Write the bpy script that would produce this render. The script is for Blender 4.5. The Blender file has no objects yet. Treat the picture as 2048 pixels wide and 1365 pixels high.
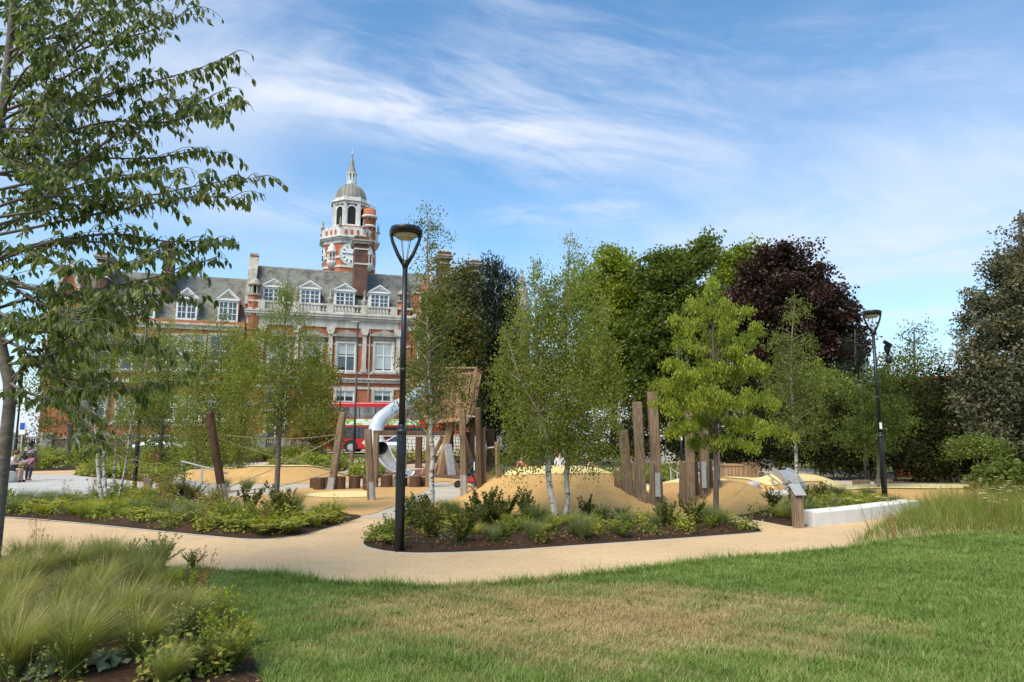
import bpy, bmesh, math, random
import numpy as np
from mathutils import Vector, Matrix
R = math.radians
sc = bpy.context.scene
col = sc.collection
rng = np.random.default_rng(7)
random.seed(7)

# ------------------------------------------------------------------ camera
F_PX, CX, CY, PITCH, EYE = 1422.0, 1024.0, 682.5, R(8.12), 1.6
cam_d = bpy.data.cameras.new('camera'); cam = bpy.data.objects.new('camera', cam_d); col.objects.link(cam)
cam.location = (0, 0, EYE); cam.rotation_euler = (R(90) + PITCH, 0, 0)
cam_d.sensor_width = 36; cam_d.lens = F_PX / 2048 * 36; cam_d.clip_end = 5000; cam_d.clip_start = .05
sc.camera = cam

# ------------------------------------------------------------------ light
SUN_EL, SUN_AZ = R(52), R(215)          # azimuth clockwise from +Y: behind the camera, to the left
sd = bpy.data.lights.new('sun', 'SUN'); sd.energy = 3.3; sd.angle = R(36); sd.color = (1, .90, .71)
so = bpy.data.objects.new('sun', sd); col.objects.link(so)
sun_dir = Vector((math.sin(SUN_AZ) * math.cos(SUN_EL), math.cos(SUN_AZ) * math.cos(SUN_EL), math.sin(SUN_EL)))
so.rotation_euler = sun_dir.to_track_quat('Z', 'Y').to_euler()
sc.view_settings.view_transform = 'Standard'; sc.view_settings.look = 'None'
sc.view_settings.gamma = 1; sc.view_settings.exposure = 0.55
sc.cycles.max_bounces = 6; sc.cycles.diffuse_bounces = 3; sc.cycles.glossy_bounces = 3
sc.cycles.transmission_bounces = 3; sc.cycles.transparent_max_bounces = 4
sc.cycles.use_adaptive_sampling = True
try:
    sc.cycles.use_denoising = True; sc.cycles.denoiser = 'OPENIMAGEDENOISE'
except Exception: pass

def ray(px, py):
    u = (px - CX) / F_PX; v = (CY - py) / F_PX
    return np.array([u, math.cos(PITCH) - math.sin(PITCH) * v, math.sin(PITCH) + math.cos(PITCH) * v])
def at(px, py, Y):
    d = ray(px, py); return np.array([0, 0, EYE]) + d * (Y / d[1])

# ------------------------------------------------------------------ world
w = bpy.data.worlds.new('World'); sc.world = w; w.use_nodes = True
nt = w.node_tree; N = nt.nodes; L = nt.links; N.clear()
def nd(t, **k):
    n = N.new(t)
    for a, b in k.items(): setattr(n, a, b)
    return n
sky = nd('ShaderNodeTexSky', sky_type='NISHITA'); sky.sun_disc = False
sky.sun_elevation = SUN_EL; sky.sun_rotation = SUN_AZ; sky.air_density = 1.15; sky.dust_density = .25; sky.ozone_density = 2.2
tc = nd('ShaderNodeTexCoord')
def wm(op, a, b=None, c=None, clamp=False):
    n = nd('ShaderNodeMath', operation=op); n.use_clamp = clamp
    for i, x in enumerate((a, b, c)):
        if x is None: continue
        if isinstance(x, (int, float)): n.inputs[i].default_value = x
        else: L.new(x, n.inputs[i])
    return n.outputs[0]
def wdot(vec):
    n = nd('ShaderNodeVectorMath', operation='DOT_PRODUCT'); L.new(tc.outputs['Generated'], n.inputs[0]); n.inputs[1].default_value = tuple(vec)
    return n.outputs['Value']
# cirrus: a streaky noise whose axes follow the wind direction of the streak
def pdir(px, py):
    d = ray(px, py); return d / np.linalg.norm(d)
def streak_noise(a, b, scale, stretch, detail=6, seed=0., rough=.62):
    A, B = pdir(*a), pdir(*b); nrm = np.cross(A, B); nrm /= np.linalg.norm(nrm)
    mid = A + B; mid /= np.linalg.norm(mid); al = np.cross(nrm, mid)
    cx = nd('ShaderNodeCombineXYZ')
    L.new(wm('MULTIPLY', wdot(al), scale), cx.inputs[0])
    L.new(wm('MULTIPLY', wdot(nrm), scale * stretch), cx.inputs[1])
    cx.inputs[2].default_value = seed
    n = nd('ShaderNodeTexNoise'); n.inputs['Scale'].default_value = 1; n.inputs['Detail'].default_value = detail
    n.inputs['Roughness'].default_value = rough; n.inputs['Distortion'].default_value = .9
    L.new(cx.outputs[0], n.inputs['Vector'])
    return n.outputs['Fac'], nrm, mid, al
def sstep(x, a, b):
    n = nd('ShaderNodeMapRange', interpolation_type='SMOOTHSTEP')
    L.new(x, n.inputs[0]); n.inputs[1].default_value = a; n.inputs[2].default_value = b
    return n.outputs[0]
total = None
def band(a, b, width, amp, lo=.3, hi=.75, stretch=5, scale=3, seed=0., ends=1.25):
    global total
    nz, nrm, mid, al = streak_noise(a, b, scale, stretch, seed=seed)
    half = math.acos(max(-1, min(1, float(np.dot(pdir(*a), pdir(*b)))))) / 2
    wob = wm('MULTIPLY', wm('SUBTRACT', nz, .5), width * 1.3)
    d = wm('ABSOLUTE', wm('ADD', wdot(nrm), wob))
    m = wm('SUBTRACT', 1., sstep(d, 0., width * 1.5))
    e = wm('SUBTRACT', 1., sstep(wm('ABSOLUTE', wdot(al)), half * .5, half * ends))
    v = wm('MULTIPLY', wm('MULTIPLY', m, e), wm('MULTIPLY', sstep(nz, lo, hi), amp))
    total = v if total is None else wm('ADD', total, v)
band((430, 165), (1480, 335), .040, .8, .2, .62, 4, 4, 1.3)
band((480, 130), (1250, 330), .085, .6, .3, .7, 4, 5, 8.1)
band((880, 60), (1520, 240), .07, .55, .35, .75, 4, 5, 2.1)
band((1400, 440), (2200, 300), .12, .62, .1, .65, 2.5, 2.5, 4.2, 1.5)
band((1300, 580), (2100, 470), .06, .5, .2, .7, 6, 4, 14.2, 1.4)
band((-350, 60), (620, 160), .2, .75, .1, .6, 2, 2, 6.3, 1.3)
band((1690, 645), (2000, 615), .012, .55, .2, .6, 8, 7, 9.3)
band((380, 380), (700, 470), .045, .4, .3, .7, 6, 6, 11.)
band((950, 440), (1300, 420), .02, .5, .3, .7, 6, 8, 12.)
nz, _, _, _ = streak_noise((500, 150), (1500, 350), 3.2, 2.6, 8, 21., .66)
thin = wm('MULTIPLY', sstep(nz, .44, .85), .42)
nz2, _, _, _ = streak_noise((500, 250), (1500, 300), 1.6, 2, 5, 33., .55)
thin = wm('ADD', thin, wm('MULTIPLY', sstep(nz2, .4, .7), .22))
hz = wm('SUBTRACT', 1., sstep(wdot((0, 0, 1)), 0., .42))
thin = wm('ADD', thin, wm('MULTIPLY', hz, .28))
low = wm('SUBTRACT', 1., sstep(wdot((0, 0, 1)), .0, .17))
tot = wm('ADD', wm('ADD', total, thin), wm('MULTIPLY', low, .75))
tot = wm('MULTIPLY', tot, .78, clamp=True)
mix = nd('ShaderNodeMix', data_type='RGBA')
tint = nd('ShaderNodeMix', data_type='RGBA', blend_type='MULTIPLY'); tint.inputs[0].default_value = 1
L.new(sky.outputs[0], tint.inputs[6]); tint.inputs[7].default_value = (.80, 1.10, 1.22, 1)
L.new(tot, mix.inputs[0]); L.new(tint.outputs[2], mix.inputs[6]); mix.inputs[7].default_value = (4.9, 5.3, 6.2, 1)
bg = nd('ShaderNodeBackground'); bg.inputs[1].default_value = .118
L.new(mix.outputs[2], bg.inputs[0]); ow = nd('ShaderNodeOutputWorld'); L.new(bg.outputs[0], ow.inputs[0])

# ------------------------------------------------------------------ materials
MAT = {}
class NB:
    """small node-tree writer"""
    def __init__(s, name):
        s.m = bpy.data.materials.new(name); s.m.use_nodes = True; s.t = s.m.node_tree; s.t.nodes.clear()
        s.out = s.t.nodes.new('ShaderNodeOutputMaterial'); s.tc = s.t.nodes.new('ShaderNodeTexCoord')
    def n(s, t, ins=None, **k):
        x = s.t.nodes.new(t)
        for a, b in k.items(): setattr(x, a, b)
        for a, b in (ins or {}).items():
            if hasattr(b, 'links') or isinstance(b, bpy.types.NodeSocket): s.t.links.new(b, x.inputs[a])
            else: x.inputs[a].default_value = b
        return x
    def noise(s, scale, detail=4, rough=.55, vec=None, dist=0.):
        return s.n('ShaderNodeTexNoise', {'Vector': vec if vec is not None else s.tc.outputs['Object'], 'Scale': scale, 'Detail': detail, 'Roughness': rough, 'Distortion': dist}).outputs['Fac']
    def ramp(s, fac, stops, interp='LINEAR'):
        r = s.n('ShaderNodeValToRGB', {0: fac}); cr = r.color_ramp; cr.interpolation = interp
        while len(cr.elements) < len(stops): cr.elements.new(.5)
        for e, (p, c) in zip(cr.elements, stops): e.position = p; e.color = (*c, 1) if len(c) == 3 else c
        return r.outputs[0]
    def map(s, scale, vec=None, rot=(0, 0, 0)):
        return s.n('ShaderNodeMapping', {'Vector': vec if vec is not None else s.tc.outputs['Object'], 'Scale': scale, 'Rotation': rot}).outputs[0]
    def mixc(s, fac, a, b, blend='MIX'):
        x = s.n('ShaderNodeMix', data_type='RGBA', blend_type=blend)
        for i, v in ((0, fac), (6, a), (7, b)):
            if isinstance(v, bpy.types.NodeSocket): s.t.links.new(v, x.inputs[i])
            else: x.inputs[i].default_value = (*v, 1) if isinstance(v, tuple) and len(v) == 3 else v
        return x.outputs[2]
    def math(s, op, a, b=None, clamp=False):
        x = s.n('ShaderNodeMath', operation=op); x.use_clamp = clamp
        for i, v in ((0, a), (1, b)):
            if v is None: continue
            if isinstance(v, bpy.types.NodeSocket): s.t.links.new(v, x.inputs[i])
            else: x.inputs[i].default_value = v
        return x.outputs[0]
    def bump(s, h, strength=.4, dist=.02):
        return s.n('ShaderNodeBump', {'Height': h, 'Strength': strength, 'Distance': dist}).outputs[0]
    def pbr(s, color, rough=.8, metal=0., bump=None, spec=None, **k):
        p = s.n('ShaderNodeBsdfPrincipled', {'Roughness': rough, 'Metallic': metal})
        if isinstance(color, bpy.types.NodeSocket): s.t.links.new(color, p.inputs['Base Color'])
        else: p.inputs['Base Color'].default_value = (*color, 1)
        if bump is not None: s.t.links.new(bump, p.inputs['Normal'])
        if spec is not None: p.inputs['Specular IOR Level'].default_value = spec
        return p.outputs[0]
    def done(s, sh):
        s.t.links.new(sh, s.out.inputs[0]); return s.m

def leaf_mat(name, cols, trans=.35, rough=.45, spec=.3, gain=1.55):
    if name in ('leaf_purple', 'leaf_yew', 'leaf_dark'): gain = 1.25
    if 'petal' in name: gain = 1.
    cols = [(min(.8, c[0] * gain * 1.2), min(.8, c[1] * gain * .97), min(.8, c[2] * gain * .8)) for c in cols]
    b = NB(name)
    at_ = b.n('ShaderNodeAttribute', attribute_name='rnd')
    oi = b.n('ShaderNodeObjectInfo')
    f = b.math('ADD', b.math('MULTIPLY', at_.outputs['Fac'], .86), b.math('MULTIPLY', oi.outputs['Random'], .14))
    k = len(cols); c = b.ramp(f, [(i / (k - 1), cc) for i, cc in enumerate(cols)])
    p = b.pbr(c, rough, spec=spec)
    tcol = b.mixc(1., c, (1.5, 1.7, .7), 'MULTIPLY')
    t = b.n('ShaderNodeBsdfTranslucent', {'Color': tcol}).outputs[0]
    mx = b.n('ShaderNodeMixShader', {0: trans, 1: p, 2: t}).outputs[0]
    return b.done(mx)

def simple(name, color, rough=.6, metal=0., var=.12, scale=6., bump=0., spec=None):
    b = NB(name); nz = b.noise(scale, 5)
    lo = tuple(c * (1 - var) for c in color); hi = tuple(min(1, c * (1 + var)) for c in color)
    c = b.ramp(nz, [(.3, lo), (.7, hi)])
    bp = b.bump(b.noise(scale * 8, 4), bump, .01) if bump else None
    return b.done(b.pbr(c, rough, metal, bp, spec))

def speckle(name, base, dark, light, scale=70, bump=.3, rough=.9, patch=.12):
    """resin-bound or rubber surfacing: fine grains, broad faint patches"""
    b = NB(name)
    fine = b.noise(scale, 3, .8); grain = b.n('ShaderNodeTexVoronoi', {'Vector': b.tc.outputs['Object'], 'Scale': scale * 1.4})
    c = b.ramp(fine, [(.25, dark), (.5, base), (.78, light)])
    c = b.mixc(.35, c, b.ramp(b.n('ShaderNodeSeparateColor', {0: grain.outputs['Color']}).outputs[0], [(0, dark), (.5, base), (1, light)]))
    big = b.noise(.55, 6, .65); med = b.noise(4., 5, .6)
    c = b.mixc(1., c, b.ramp(big, [(.3, (1 - patch,) * 3), (.7, (1 + patch * .6,) * 3)]), 'MULTIPLY')
    c = b.mixc(1., c, b.ramp(med, [(.3, (1 - patch * .5,) * 3), (.7, (1 + patch * .3,) * 3)]), 'MULTIPLY')
    c = b.mixc(1., c, b.ramp(b.noise(17., 4, .7), [(.3, (1 - patch * .9,) * 3), (.7, (1 + patch * .6,) * 3)]), 'MULTIPLY')
    sp = b.noise(2.3, 7, .75); c = b.mixc(1., c, b.ramp(sp, [(.30, (1 - patch * 1.6,) * 3), (.42, (1, 1, 1))]), 'MULTIPLY')
    return b.done(b.pbr(c, rough, bump=b.bump(fine, bump, .006), spec=.2))

def timber(name, c1, c2, c3, foot=None, split=.9):
    b = NB(name)
    v = b.map((9, 9, .55)); g = b.noise(3.2, 7, .68, v, .4)
    v2 = b.map((60, 60, 1.2)); crack = b.noise(1.5, 3, .6, v2)
    big = b.noise(1.1, 4)
    c = b.ramp(g, [(.25, c1), (.5, c2), (.78, c3)])
    c = b.mixc(1., c, b.ramp(big, [(.3, (.72, .70, .68)), (.7, (1.12, 1.1, 1.05))]), 'MULTIPLY')
    c = b.mixc(split, c, b.ramp(crack, [(.34, (.2, .17, .15)), (.46, (1, 1, 1))]), 'MULTIPLY')
    kn = b.n('ShaderNodeTexVoronoi', {'Vector': b.map((5, 5, 1.6)), 'Scale': 1.2})
    c = b.mixc(.6, c, b.ramp(kn.outputs['Distance'], [(.05, (.3, .22, .16)), (.13, (1, 1, 1))]), 'MULTIPLY')
    return b.done(b.pbr(c, .82, bump=b.bump(b.math('ADD', g, crack), .6, .01), spec=.2))

def build_materials():
    M = MAT
    # ground surfaces
    b = NB('lawn_ground'); big = b.noise(.35, 5, .6); fine = b.noise(40, 4, .7)
    c = b.ramp(fine, [(.3, (.10, .11, .03)), (.7, (.20, .20, .06))])
    M['ground'] = b.done(b.pbr(c, .95, bump=b.bump(fine, .5, .02), spec=.1))
    M['path'] = speckle('resin_path', (.63, .435, .24), (.40, .265, .13), (.81, .63, .41), 60, .5, patch=.12)
    M['pale'] = speckle('pale_path', (.50, .43, .34), (.40, .34, .26), (.60, .53, .44), 55, .25, patch=.12)
    M['orange'] = speckle('orange_rubber', (.57, .345, .130), (.43, .245, .08), (.69, .44, .19), 45, .5, patch=.16)
    M['yellow'] = speckle('yellow_rubber', (.76, .61, .27), (.64, .48, .18), (.83, .70, .36), 60, .3, patch=.08)
    M['bark_chip'] = speckle('bark_surface', (.17, .09, .055), (.10, .05, .03), (.25, .15, .09), 30, .5)
    M['road'] = speckle('asphalt', (.16, .15, .135), (.11, .105, .1), (.20, .19, .18), 50, .3)
    M['soil'] = speckle('soil', (.050, .026, .014), (.022, .012, .007), (.12, .065, .035), 26, .9, patch=.3)
    b = NB('grey_paving'); br = b.n('ShaderNodeTexBrick', {'Vector': b.map((1, 1, 1), rot=(0, 0, .35)), 'Scale': 1.6, 'Mortar Size': .012, 'Color1': (.46, .44, .40, 1), 'Color2': (.56, .535, .49, 1), 'Mortar': (.27, .25, .22, 1)})
    c = b.mixc(1., br.outputs[0], b.ramp(b.noise(1.5, 5), [(.3, (.88,) * 3), (.7, (1.08,) * 3)]), 'MULTIPLY')
    M['paving'] = b.done(b.pbr(c, .8))
    # lawn blades: dry patch position is a fact of the lawn
    b = NB('lawn_grass')
    rn = b.n('ShaderNodeAttribute', attribute_name='rnd').outputs['Fac']; dry = b.n('ShaderNodeAttribute', attribute_name='dry').outputs['Fac']
    g = b.ramp(rn, [(0, (.075, .132, .028)), (.35, (.142, .232, .045)), (.7, (.235, .315, .072)), (1, (.38, .43, .15))])
    d = b.ramp(rn, [(0, (.32, .22, .10)), (.5, (.52, .375, .19)), (1, (.70, .54, .32))])
    c = b.mixc(dry, g, d)
    p = b.pbr(c, .55, spec=.25); t = b.n('ShaderNodeBsdfTranslucent', {'Color': b.mixc(1., c, (1.3, 1.4, .7), 'MULTIPLY')}).outputs[0]
    M['lawn'] = b.done(b.n('ShaderNodeMixShader', {0: .3, 1: p, 2: t}).outputs[0])
    # leaves
    M['l_cherry'] = leaf_mat('leaf_cherry', [(.022, .042, .012), (.040, .070, .018), (.070, .105, .027), (.12, .155, .045)], .42, .38, .35)
    M['l_birch'] = leaf_mat('leaf_birch', [(.035, .055, .012), (.062, .092, .02), (.095, .125, .03), (.17, .19, .06)], .4)
    M['l_birch2'] = leaf_mat('leaf_birch_bright', [(.045, .07, .015), (.085, .125, .025), (.13, .17, .04), (.21, .24, .07)], .42)
    M['l_bright'] = leaf_mat('leaf_bright', [(.085, .13, .018), (.13, .185, .026), (.175, .23, .038), (.23, .27, .06)], .45)
    M['l_mid'] = leaf_mat('leaf_mid', [(.030, .055, .012), (.06, .10, .022), (.10, .14, .035), (.16, .19, .06)], .36)
    M['l_plane'] = leaf_mat('leaf_plane', [(.022, .042, .009), (.042, .072, .014), (.070, .105, .02), (.11, .145, .033)], .4)
    M['l_lime'] = leaf_mat('leaf_lime', [(.06, .095, .012), (.11, .16, .02), (.16, .21, .035)], .4)
    M['l_purple'] = leaf_mat('leaf_purple', [(.010, .008, .006), (.021, .012, .010), (.038, .020, .016), (.070, .038, .028)], .18)
    M['l_yew'] = leaf_mat('leaf_yew', [(.005, .010, .005), (.010, .019, .008), (.018, .031, .012)], .15)
    M['l_holly'] = leaf_mat('leaf_holly', [(.014, .022, .006), (.035, .05, .012), (.075, .085, .02), (.15, .095, .025)], .25)
    M['l_rust'] = leaf_mat('leaf_rust', [(.05, .06, .014), (.10, .10, .024), (.15, .11, .03), (.22, .11, .035)], .35)
    M['l_oak'] = leaf_mat('leaf_oak', [(.022, .029, .016), (.05, .062, .036), (.092, .105, .07), (.18, .19, .14)], .2, .5)
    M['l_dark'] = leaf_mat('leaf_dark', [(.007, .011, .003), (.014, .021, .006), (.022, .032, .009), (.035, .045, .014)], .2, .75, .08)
    M['l_fern'] = leaf_mat('leaf_fern', [(.065, .105, .015), (.13, .175, .026), (.21, .245, .048), (.34, .30, .085)], .35)
    M['l_peren'] = leaf_mat('leaf_perennial', [(.038, .072, .013), (.08, .13, .023), (.14, .185, .036), (.24, .25, .07)], .35)
    M['l_shrubdk'] = leaf_mat('leaf_shrub', [(.022, .04, .01), (.045, .075, .018), (.085, .11, .028), (.19, .12, .05)], .3)
    M['l_blue'] = leaf_mat('leaf_bluegrass', [(.05, .08, .035), (.09, .13, .06), (.15, .19, .10)], .3)
    M['l_stipa'] = leaf_mat('leaf_stipa', [(.035, .06, .016), (.075, .115, .035), (.16, .19, .075), (.38, .37, .23)], .35, .6)
    M['l_meadow'] = leaf_mat('leaf_meadow', [(.045, .09, .022), (.085, .14, .035), (.16, .185, .065), (.33, .30, .15)], .35)
    M['l_seed'] = leaf_mat('leaf_seedhead', [(.09, .05, .025), (.17, .10, .05), (.26, .17, .09)], .2)
    M['l_white'] = leaf_mat('petal_white', [(.55, .55, .5), (.8, .8, .76)], .3)
    M['l_mauve'] = leaf_mat('petal_mauve', [(.22, .16, .42), (.36, .28, .58)], .3)
    M['l_grey'] = leaf_mat('leaf_silver', [(.13, .18, .12), (.24, .30, .22), (.36, .42, .34)], .25)
    # bark
    b = NB('birch_bark')
    v = b.map((5, 5, 16)); ln = b.noise(1., 3, .7, v); v2 = b.map((6, 6, 7)); bl = b.noise(1., 5, .7, v2)
    c = b.ramp(b.noise(5, 5, .7), [(.3, (.34, .29, .24)), (.65, (.62, .58, .51))])
    c = b.mixc(1., c, b.ramp(ln, [(.40, (.13, .10, .08)), (.45, (1, 1, 1))]), 'MULTIPLY')
    c = b.mixc(1., c, b.ramp(bl, [(.38, (.06, .05, .045)), (.43, (1, 1, 1))]), 'MULTIPLY')
    lo_ = b.n('ShaderNodeSeparateXYZ', {0: b.tc.outputs['Object']}).outputs[2]
    c = b.mixc(1., c, b.ramp(b.math('ADD', lo_, b.math('MULTIPLY', bl, .5)), [(.25, (.16, .13, .11)), (.55, (1, 1, 1))]), 'MULTIPLY')
    M['birch'] = b.done(b.pbr(c, .7, bump=b.bump(bl, .4, .01)))
    b = NB('birch_upper_bark'); v = b.map((3, 3, 20)); c = b.ramp(b.noise(1., 3, .7, v), [(.3, (.10, .075, .055)), (.5, (.30, .22, .16)), (.7, (.42, .34, .27))])
    M['birch_up'] = b.done(b.pbr(c, .75))
    b = NB('brown_bark'); v = b.map((14, 14, 2.5)); g = b.noise(1., 6, .7, v)
    c = b.ramp(g, [(.3, (.045, .034, .026)), (.55, (.12, .092, .07)), (.8, (.21, .17, .135))])
    M['bark'] = b.done(b.pbr(c, .85, bump=b.bump(g, .7, .02)))
    b = NB('grey_bark'); v = b.map((9, 9, 22)); g = b.noise(1., 7, .75, v, .6)
    c = b.ramp(g, [(.3, (.055, .042, .032)), (.5, (.13, .105, .08)), (.75, (.24, .205, .165))])
    M['bark_grey'] = b.done(b.pbr(c, .8, bump=b.bump(g, .5, .015)))
    # timber
    M['post'] = timber('post_timber', (.15, .10, .066), (.27, .19, .13), (.42, .315, .22))
    M['post_dark'] = timber('dark_timber', (.07, .04, .028), (.14, .085, .055), (.23, .15, .10))
    M['stump'] = timber('stump_timber', (.055, .030, .018), (.12, .068, .04), (.20, .125, .075))
    M['larch'] = timber('orange_timber', (.28, .155, .08), (.44, .27, .15), (.56, .39, .24), split=.6)
    M['endgrain'] = simple('cut_timber_end', (.38, .28, .19), .85, var=.3, scale=18)
    M['foot'] = simple('grey_post_foot', (.36, .34, .32), .8, var=.25, scale=9, bump=.3)
    M['rope'] = simple('rope_fibre', (.42, .33, .2), .9, var=.2, scale=60, bump=.5)
    M['netrope'] = simple('net_rope', (.045, .042, .04), .8)
    M['orangenet'] = simple('orange_net', (.40, .19, .10), .8)
    # metal
    M['black'] = simple('black_paint', (.012, .012, .013), .38, var=.3, scale=4)
    M['darkmetal'] = simple('dark_metal', (.03, .03, .032), .45)
    b = NB('steel'); v = b.map((4, 4, 60)); c = b.ramp(b.noise(1., 4, .6, v), [(.3, (.74, .71, .67)), (.7, (.90, .88, .84))])
    M['steel'] = b.done(b.pbr(c, .40, .6, bump=b.bump(b.noise(3, 3), .1, .02)))
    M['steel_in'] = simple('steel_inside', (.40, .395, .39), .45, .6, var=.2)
    M['galv'] = simple('galvanised', (.46, .455, .44), .6, .5)
    b = NB('lamp_lens'); M['lens'] = b.done(b.pbr((.50, .42, .26), .25, spec=.6))
    # building
    b = NB('red_brick')
    o = b.n('ShaderNodeSeparateXYZ', {0: b.tc.outputs['Object']}); u = b.math('ADD', o.outputs[0], o.outputs[1])
    cv = b.n('ShaderNodeCombineXYZ', {0: u, 1: o.outputs[2]}).outputs[0]
    br = b.n('ShaderNodeTexBrick', {'Vector': cv, 'Scale': 2.2, 'Mortar Size': .022, 'Color1': (.42, .105, .042, 1), 'Color2': (.52, .16, .068, 1), 'Mortar': (.38, .22, .14, 1)})
    c = b.mixc(1., br.outputs[0], b.ramp(b.noise(.45, 6, .65), [(.3, (.72, .70, .70)), (.7, (1.14, 1.12, 1.1))]), 'MULTIPLY')
    c = b.mixc(1., c, b.ramp(b.noise(1., 5, .6, b.map((1.6, 1.6, .22))), [(.3, (.78, .76, .75)), (.6, (1.06, 1.05, 1.05))]), 'MULTIPLY')
    M['brick'] = b.done(b.pbr(c, .9))
    b = NB('dark_brick'); c = b.mixc(1., b.ramp(b.noise(1.2, 6), [(.3, (.07, .04, .03)), (.6, (.14, .065, .042)), (.8, (.22, .095, .06))]), (1., 1., 1.), 'MULTIPLY')
    M['brick_dk'] = b.done(b.pbr(c, .9))
    def stone(nm, lo, hi):
        b = NB(nm); c = b.ramp(b.noise(.8, 6, .65), [(.3, lo), (.65, hi)])
        c = b.mixc(1., c, b.ramp(b.noise(1., 5, .7, b.map((2.2, 2.2, .3))), [(.32, (.62, .58, .54)), (.55, (1, 1, 1))]), 'MULTIPLY')
        return b.done(b.pbr(c, .8))
    M['stone'] = stone('pale_stone', (.49, .45, .38), (.68, .63, .55)); M['stone_w'] = stone('white_stone', (.55, .54, .52), (.74, .72, .69))
    M['stone_dk'] = stone('weathered_stone', (.24, .22, .18), (.44, .40, .34))
    b = NB('slate')
    o = b.n('ShaderNodeSeparateXYZ', {0: b.tc.outputs['Object']})
    cv = b.n('ShaderNodeCombineXYZ', {0: o.outputs[0], 1: o.outputs[2]}).outputs[0]
    br = b.n('ShaderNodeTexBrick', {'Vector': cv, 'Scale': 1.9, 'Mortar Size': .03, 'Color1': (.165, .165, .135, 1), 'Color2': (.225, .225, .185, 1), 'Mortar': (.07, .07, .065, 1)})
    st = b.noise(1., 6, .7, b.map((1.1, 1.1, .28)))
    c = b.mixc(1., br.outputs[0], b.ramp(st, [(.36, (.42, .40, .38)), (.52, (1, 1, 1)), (.75, (1.3, 1.32, 1.28))]), 'MULTIPLY')
    M['slate'] = b.done(b.pbr(c, .7))
    b = NB('copper_dome'); c = b.ramp(b.noise(1., 5, .65, b.map((2.2, 2.2, .35))), [(.3, (.15, .13, .11)), (.55, (.25, .24, .215)), (.75, (.36, .37, .36))])
    M['dome'] = b.done(b.pbr(c, .65))
    M['white'] = simple('white_paint', (.76, .76, .75), .5, var=.05)
    M['concrete'] = simple('white_concrete', (.76, .73, .67), .75, var=.08, scale=3, bump=.15)
    M['greyconc'] = simple('grey_concrete', (.42, .41, .39), .85, var=.12, scale=3, bump=.2)
    M['rock'] = simple('pale_rock', (.45, .43, .41), .85, var=.35, scale=6, bump=.6)
    b = NB('window_glass'); c = b.ramp(b.noise(.5, 3), [(.35, (.02, .026, .03)), (.65, (.075, .09, .10))])
    M['glass'] = b.done(b.pbr(c, .06, spec=.9))
    M['blind'] = simple('window_blind', (.42, .47, .46), .7, var=.12, scale=1.5)
    M['potclay'] = simple('clay_pot', (.62, .50, .34), .8)
    M['dark'] = simple('dark_void', (.012, .011, .011), .9)
    # vehicles
    b = NB('bus_red'); M['busred'] = b.done(b.pbr(b.ramp(b.noise(.8, 3), [(.3, (.46, .010, .014)), (.7, (.55, .016, .02))]), .28, spec=.6, ))
    b = NB('car_silver'); M['silver'] = b.done(b.pbr((.56, .57, .58), .28, .55))
    b = NB('car_white'); M['carwhite'] = b.done(b.pbr((.74, .75, .76), .25, spec=.6))
    M['tyre'] = simple('tyre_rubber', (.018, .018, .018), .85)
    b = NB('tinted_glass'); M['tint'] = b.done(b.pbr((.025, .03, .034), .07, spec=.9))
    b = NB('bus_interior'); c = b.ramp(b.noise(1.6, 5, .7), [(.35, (.035, .038, .042)), (.5, (.13, .12, .12)), (.7, (.30, .28, .27))]); M['bus_glass'] = b.done(b.pbr(c, .1, spec=.9))
    b = NB('advert')
    o = b.n('ShaderNodeTexVoronoi', {'Vector': b.tc.outputs['Object'], 'Scale': 1.7})
    c = b.ramp(b.noise(.9, 2), [(.44, (.30, .52, .10)), (.46, (.66, .74, .66)), (.56, (.7, .75, .7)), (.58, (.34, .56, .12))], 'CONSTANT')
    c = b.mixc(b.ramp(b.noise(2.6, 3), [(.60, (0, 0, 0)), (.62, (1, 1, 1))]), c, (.06, .10, .09))
    M['advert'] = b.done(b.pbr(c, .35))
    # people
    M['skin_d'] = simple('skin_dark', (.10, .052, .032), .6, var=.05); M['skin_l'] = simple('skin_light', (.52, .31, .22), .6, var=.05)
    M['hair'] = simple('dark_hair', (.012, .009, .008), .6); M['hair_b'] = simple('brown_hair', (.10, .04, .02), .6)
    b = NB('striped_cloth'); o = b.n('ShaderNodeSeparateXYZ', {0: b.tc.outputs['Object']})
    M['stripe'] = b.done(b.pbr(b.ramp(b.math('FRACT', b.math('MULTIPLY', o.outputs[2], 17.)), [(0, (.55, .52, .5)), (.5, (.10, .08, .09))], 'CONSTANT'), .85))
    b = NB('patterned_cloth'); M['pattern'] = b.done(b.pbr(b.ramp(b.noise(26, 3, .7), [(.38, (.42, .30, .30)), (.5, (.30, .10, .14)), (.62, (.12, .05, .10))]), .85))
    b = NB('floral_cloth'); M['floral'] = b.done(b.pbr(b.ramp(b.noise(18, 2, .6), [(.42, (.6, .55, .5)), (.5, (.5, .13, .08))]), .85))
    M['cloth_w'] = simple('white_cloth', (.68, .66, .64), .85); M['cloth_k'] = simple('black_cloth', (.014, .013, .015), .85)
    M['cloth_r'] = simple('red_cloth', (.48, .04, .03), .8); M['cloth_o'] = simple('orange_cloth', (.55, .16, .09), .8)
    M['cloth_b'] = simple('blue_cloth', (.05, .25, .5), .6); M['signblue'] = simple('sign_blue', (.02, .08, .42), .4)
    M['legging'] = simple('dark_legging', (.02, .03, .05), .8)
build_materials()

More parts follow.
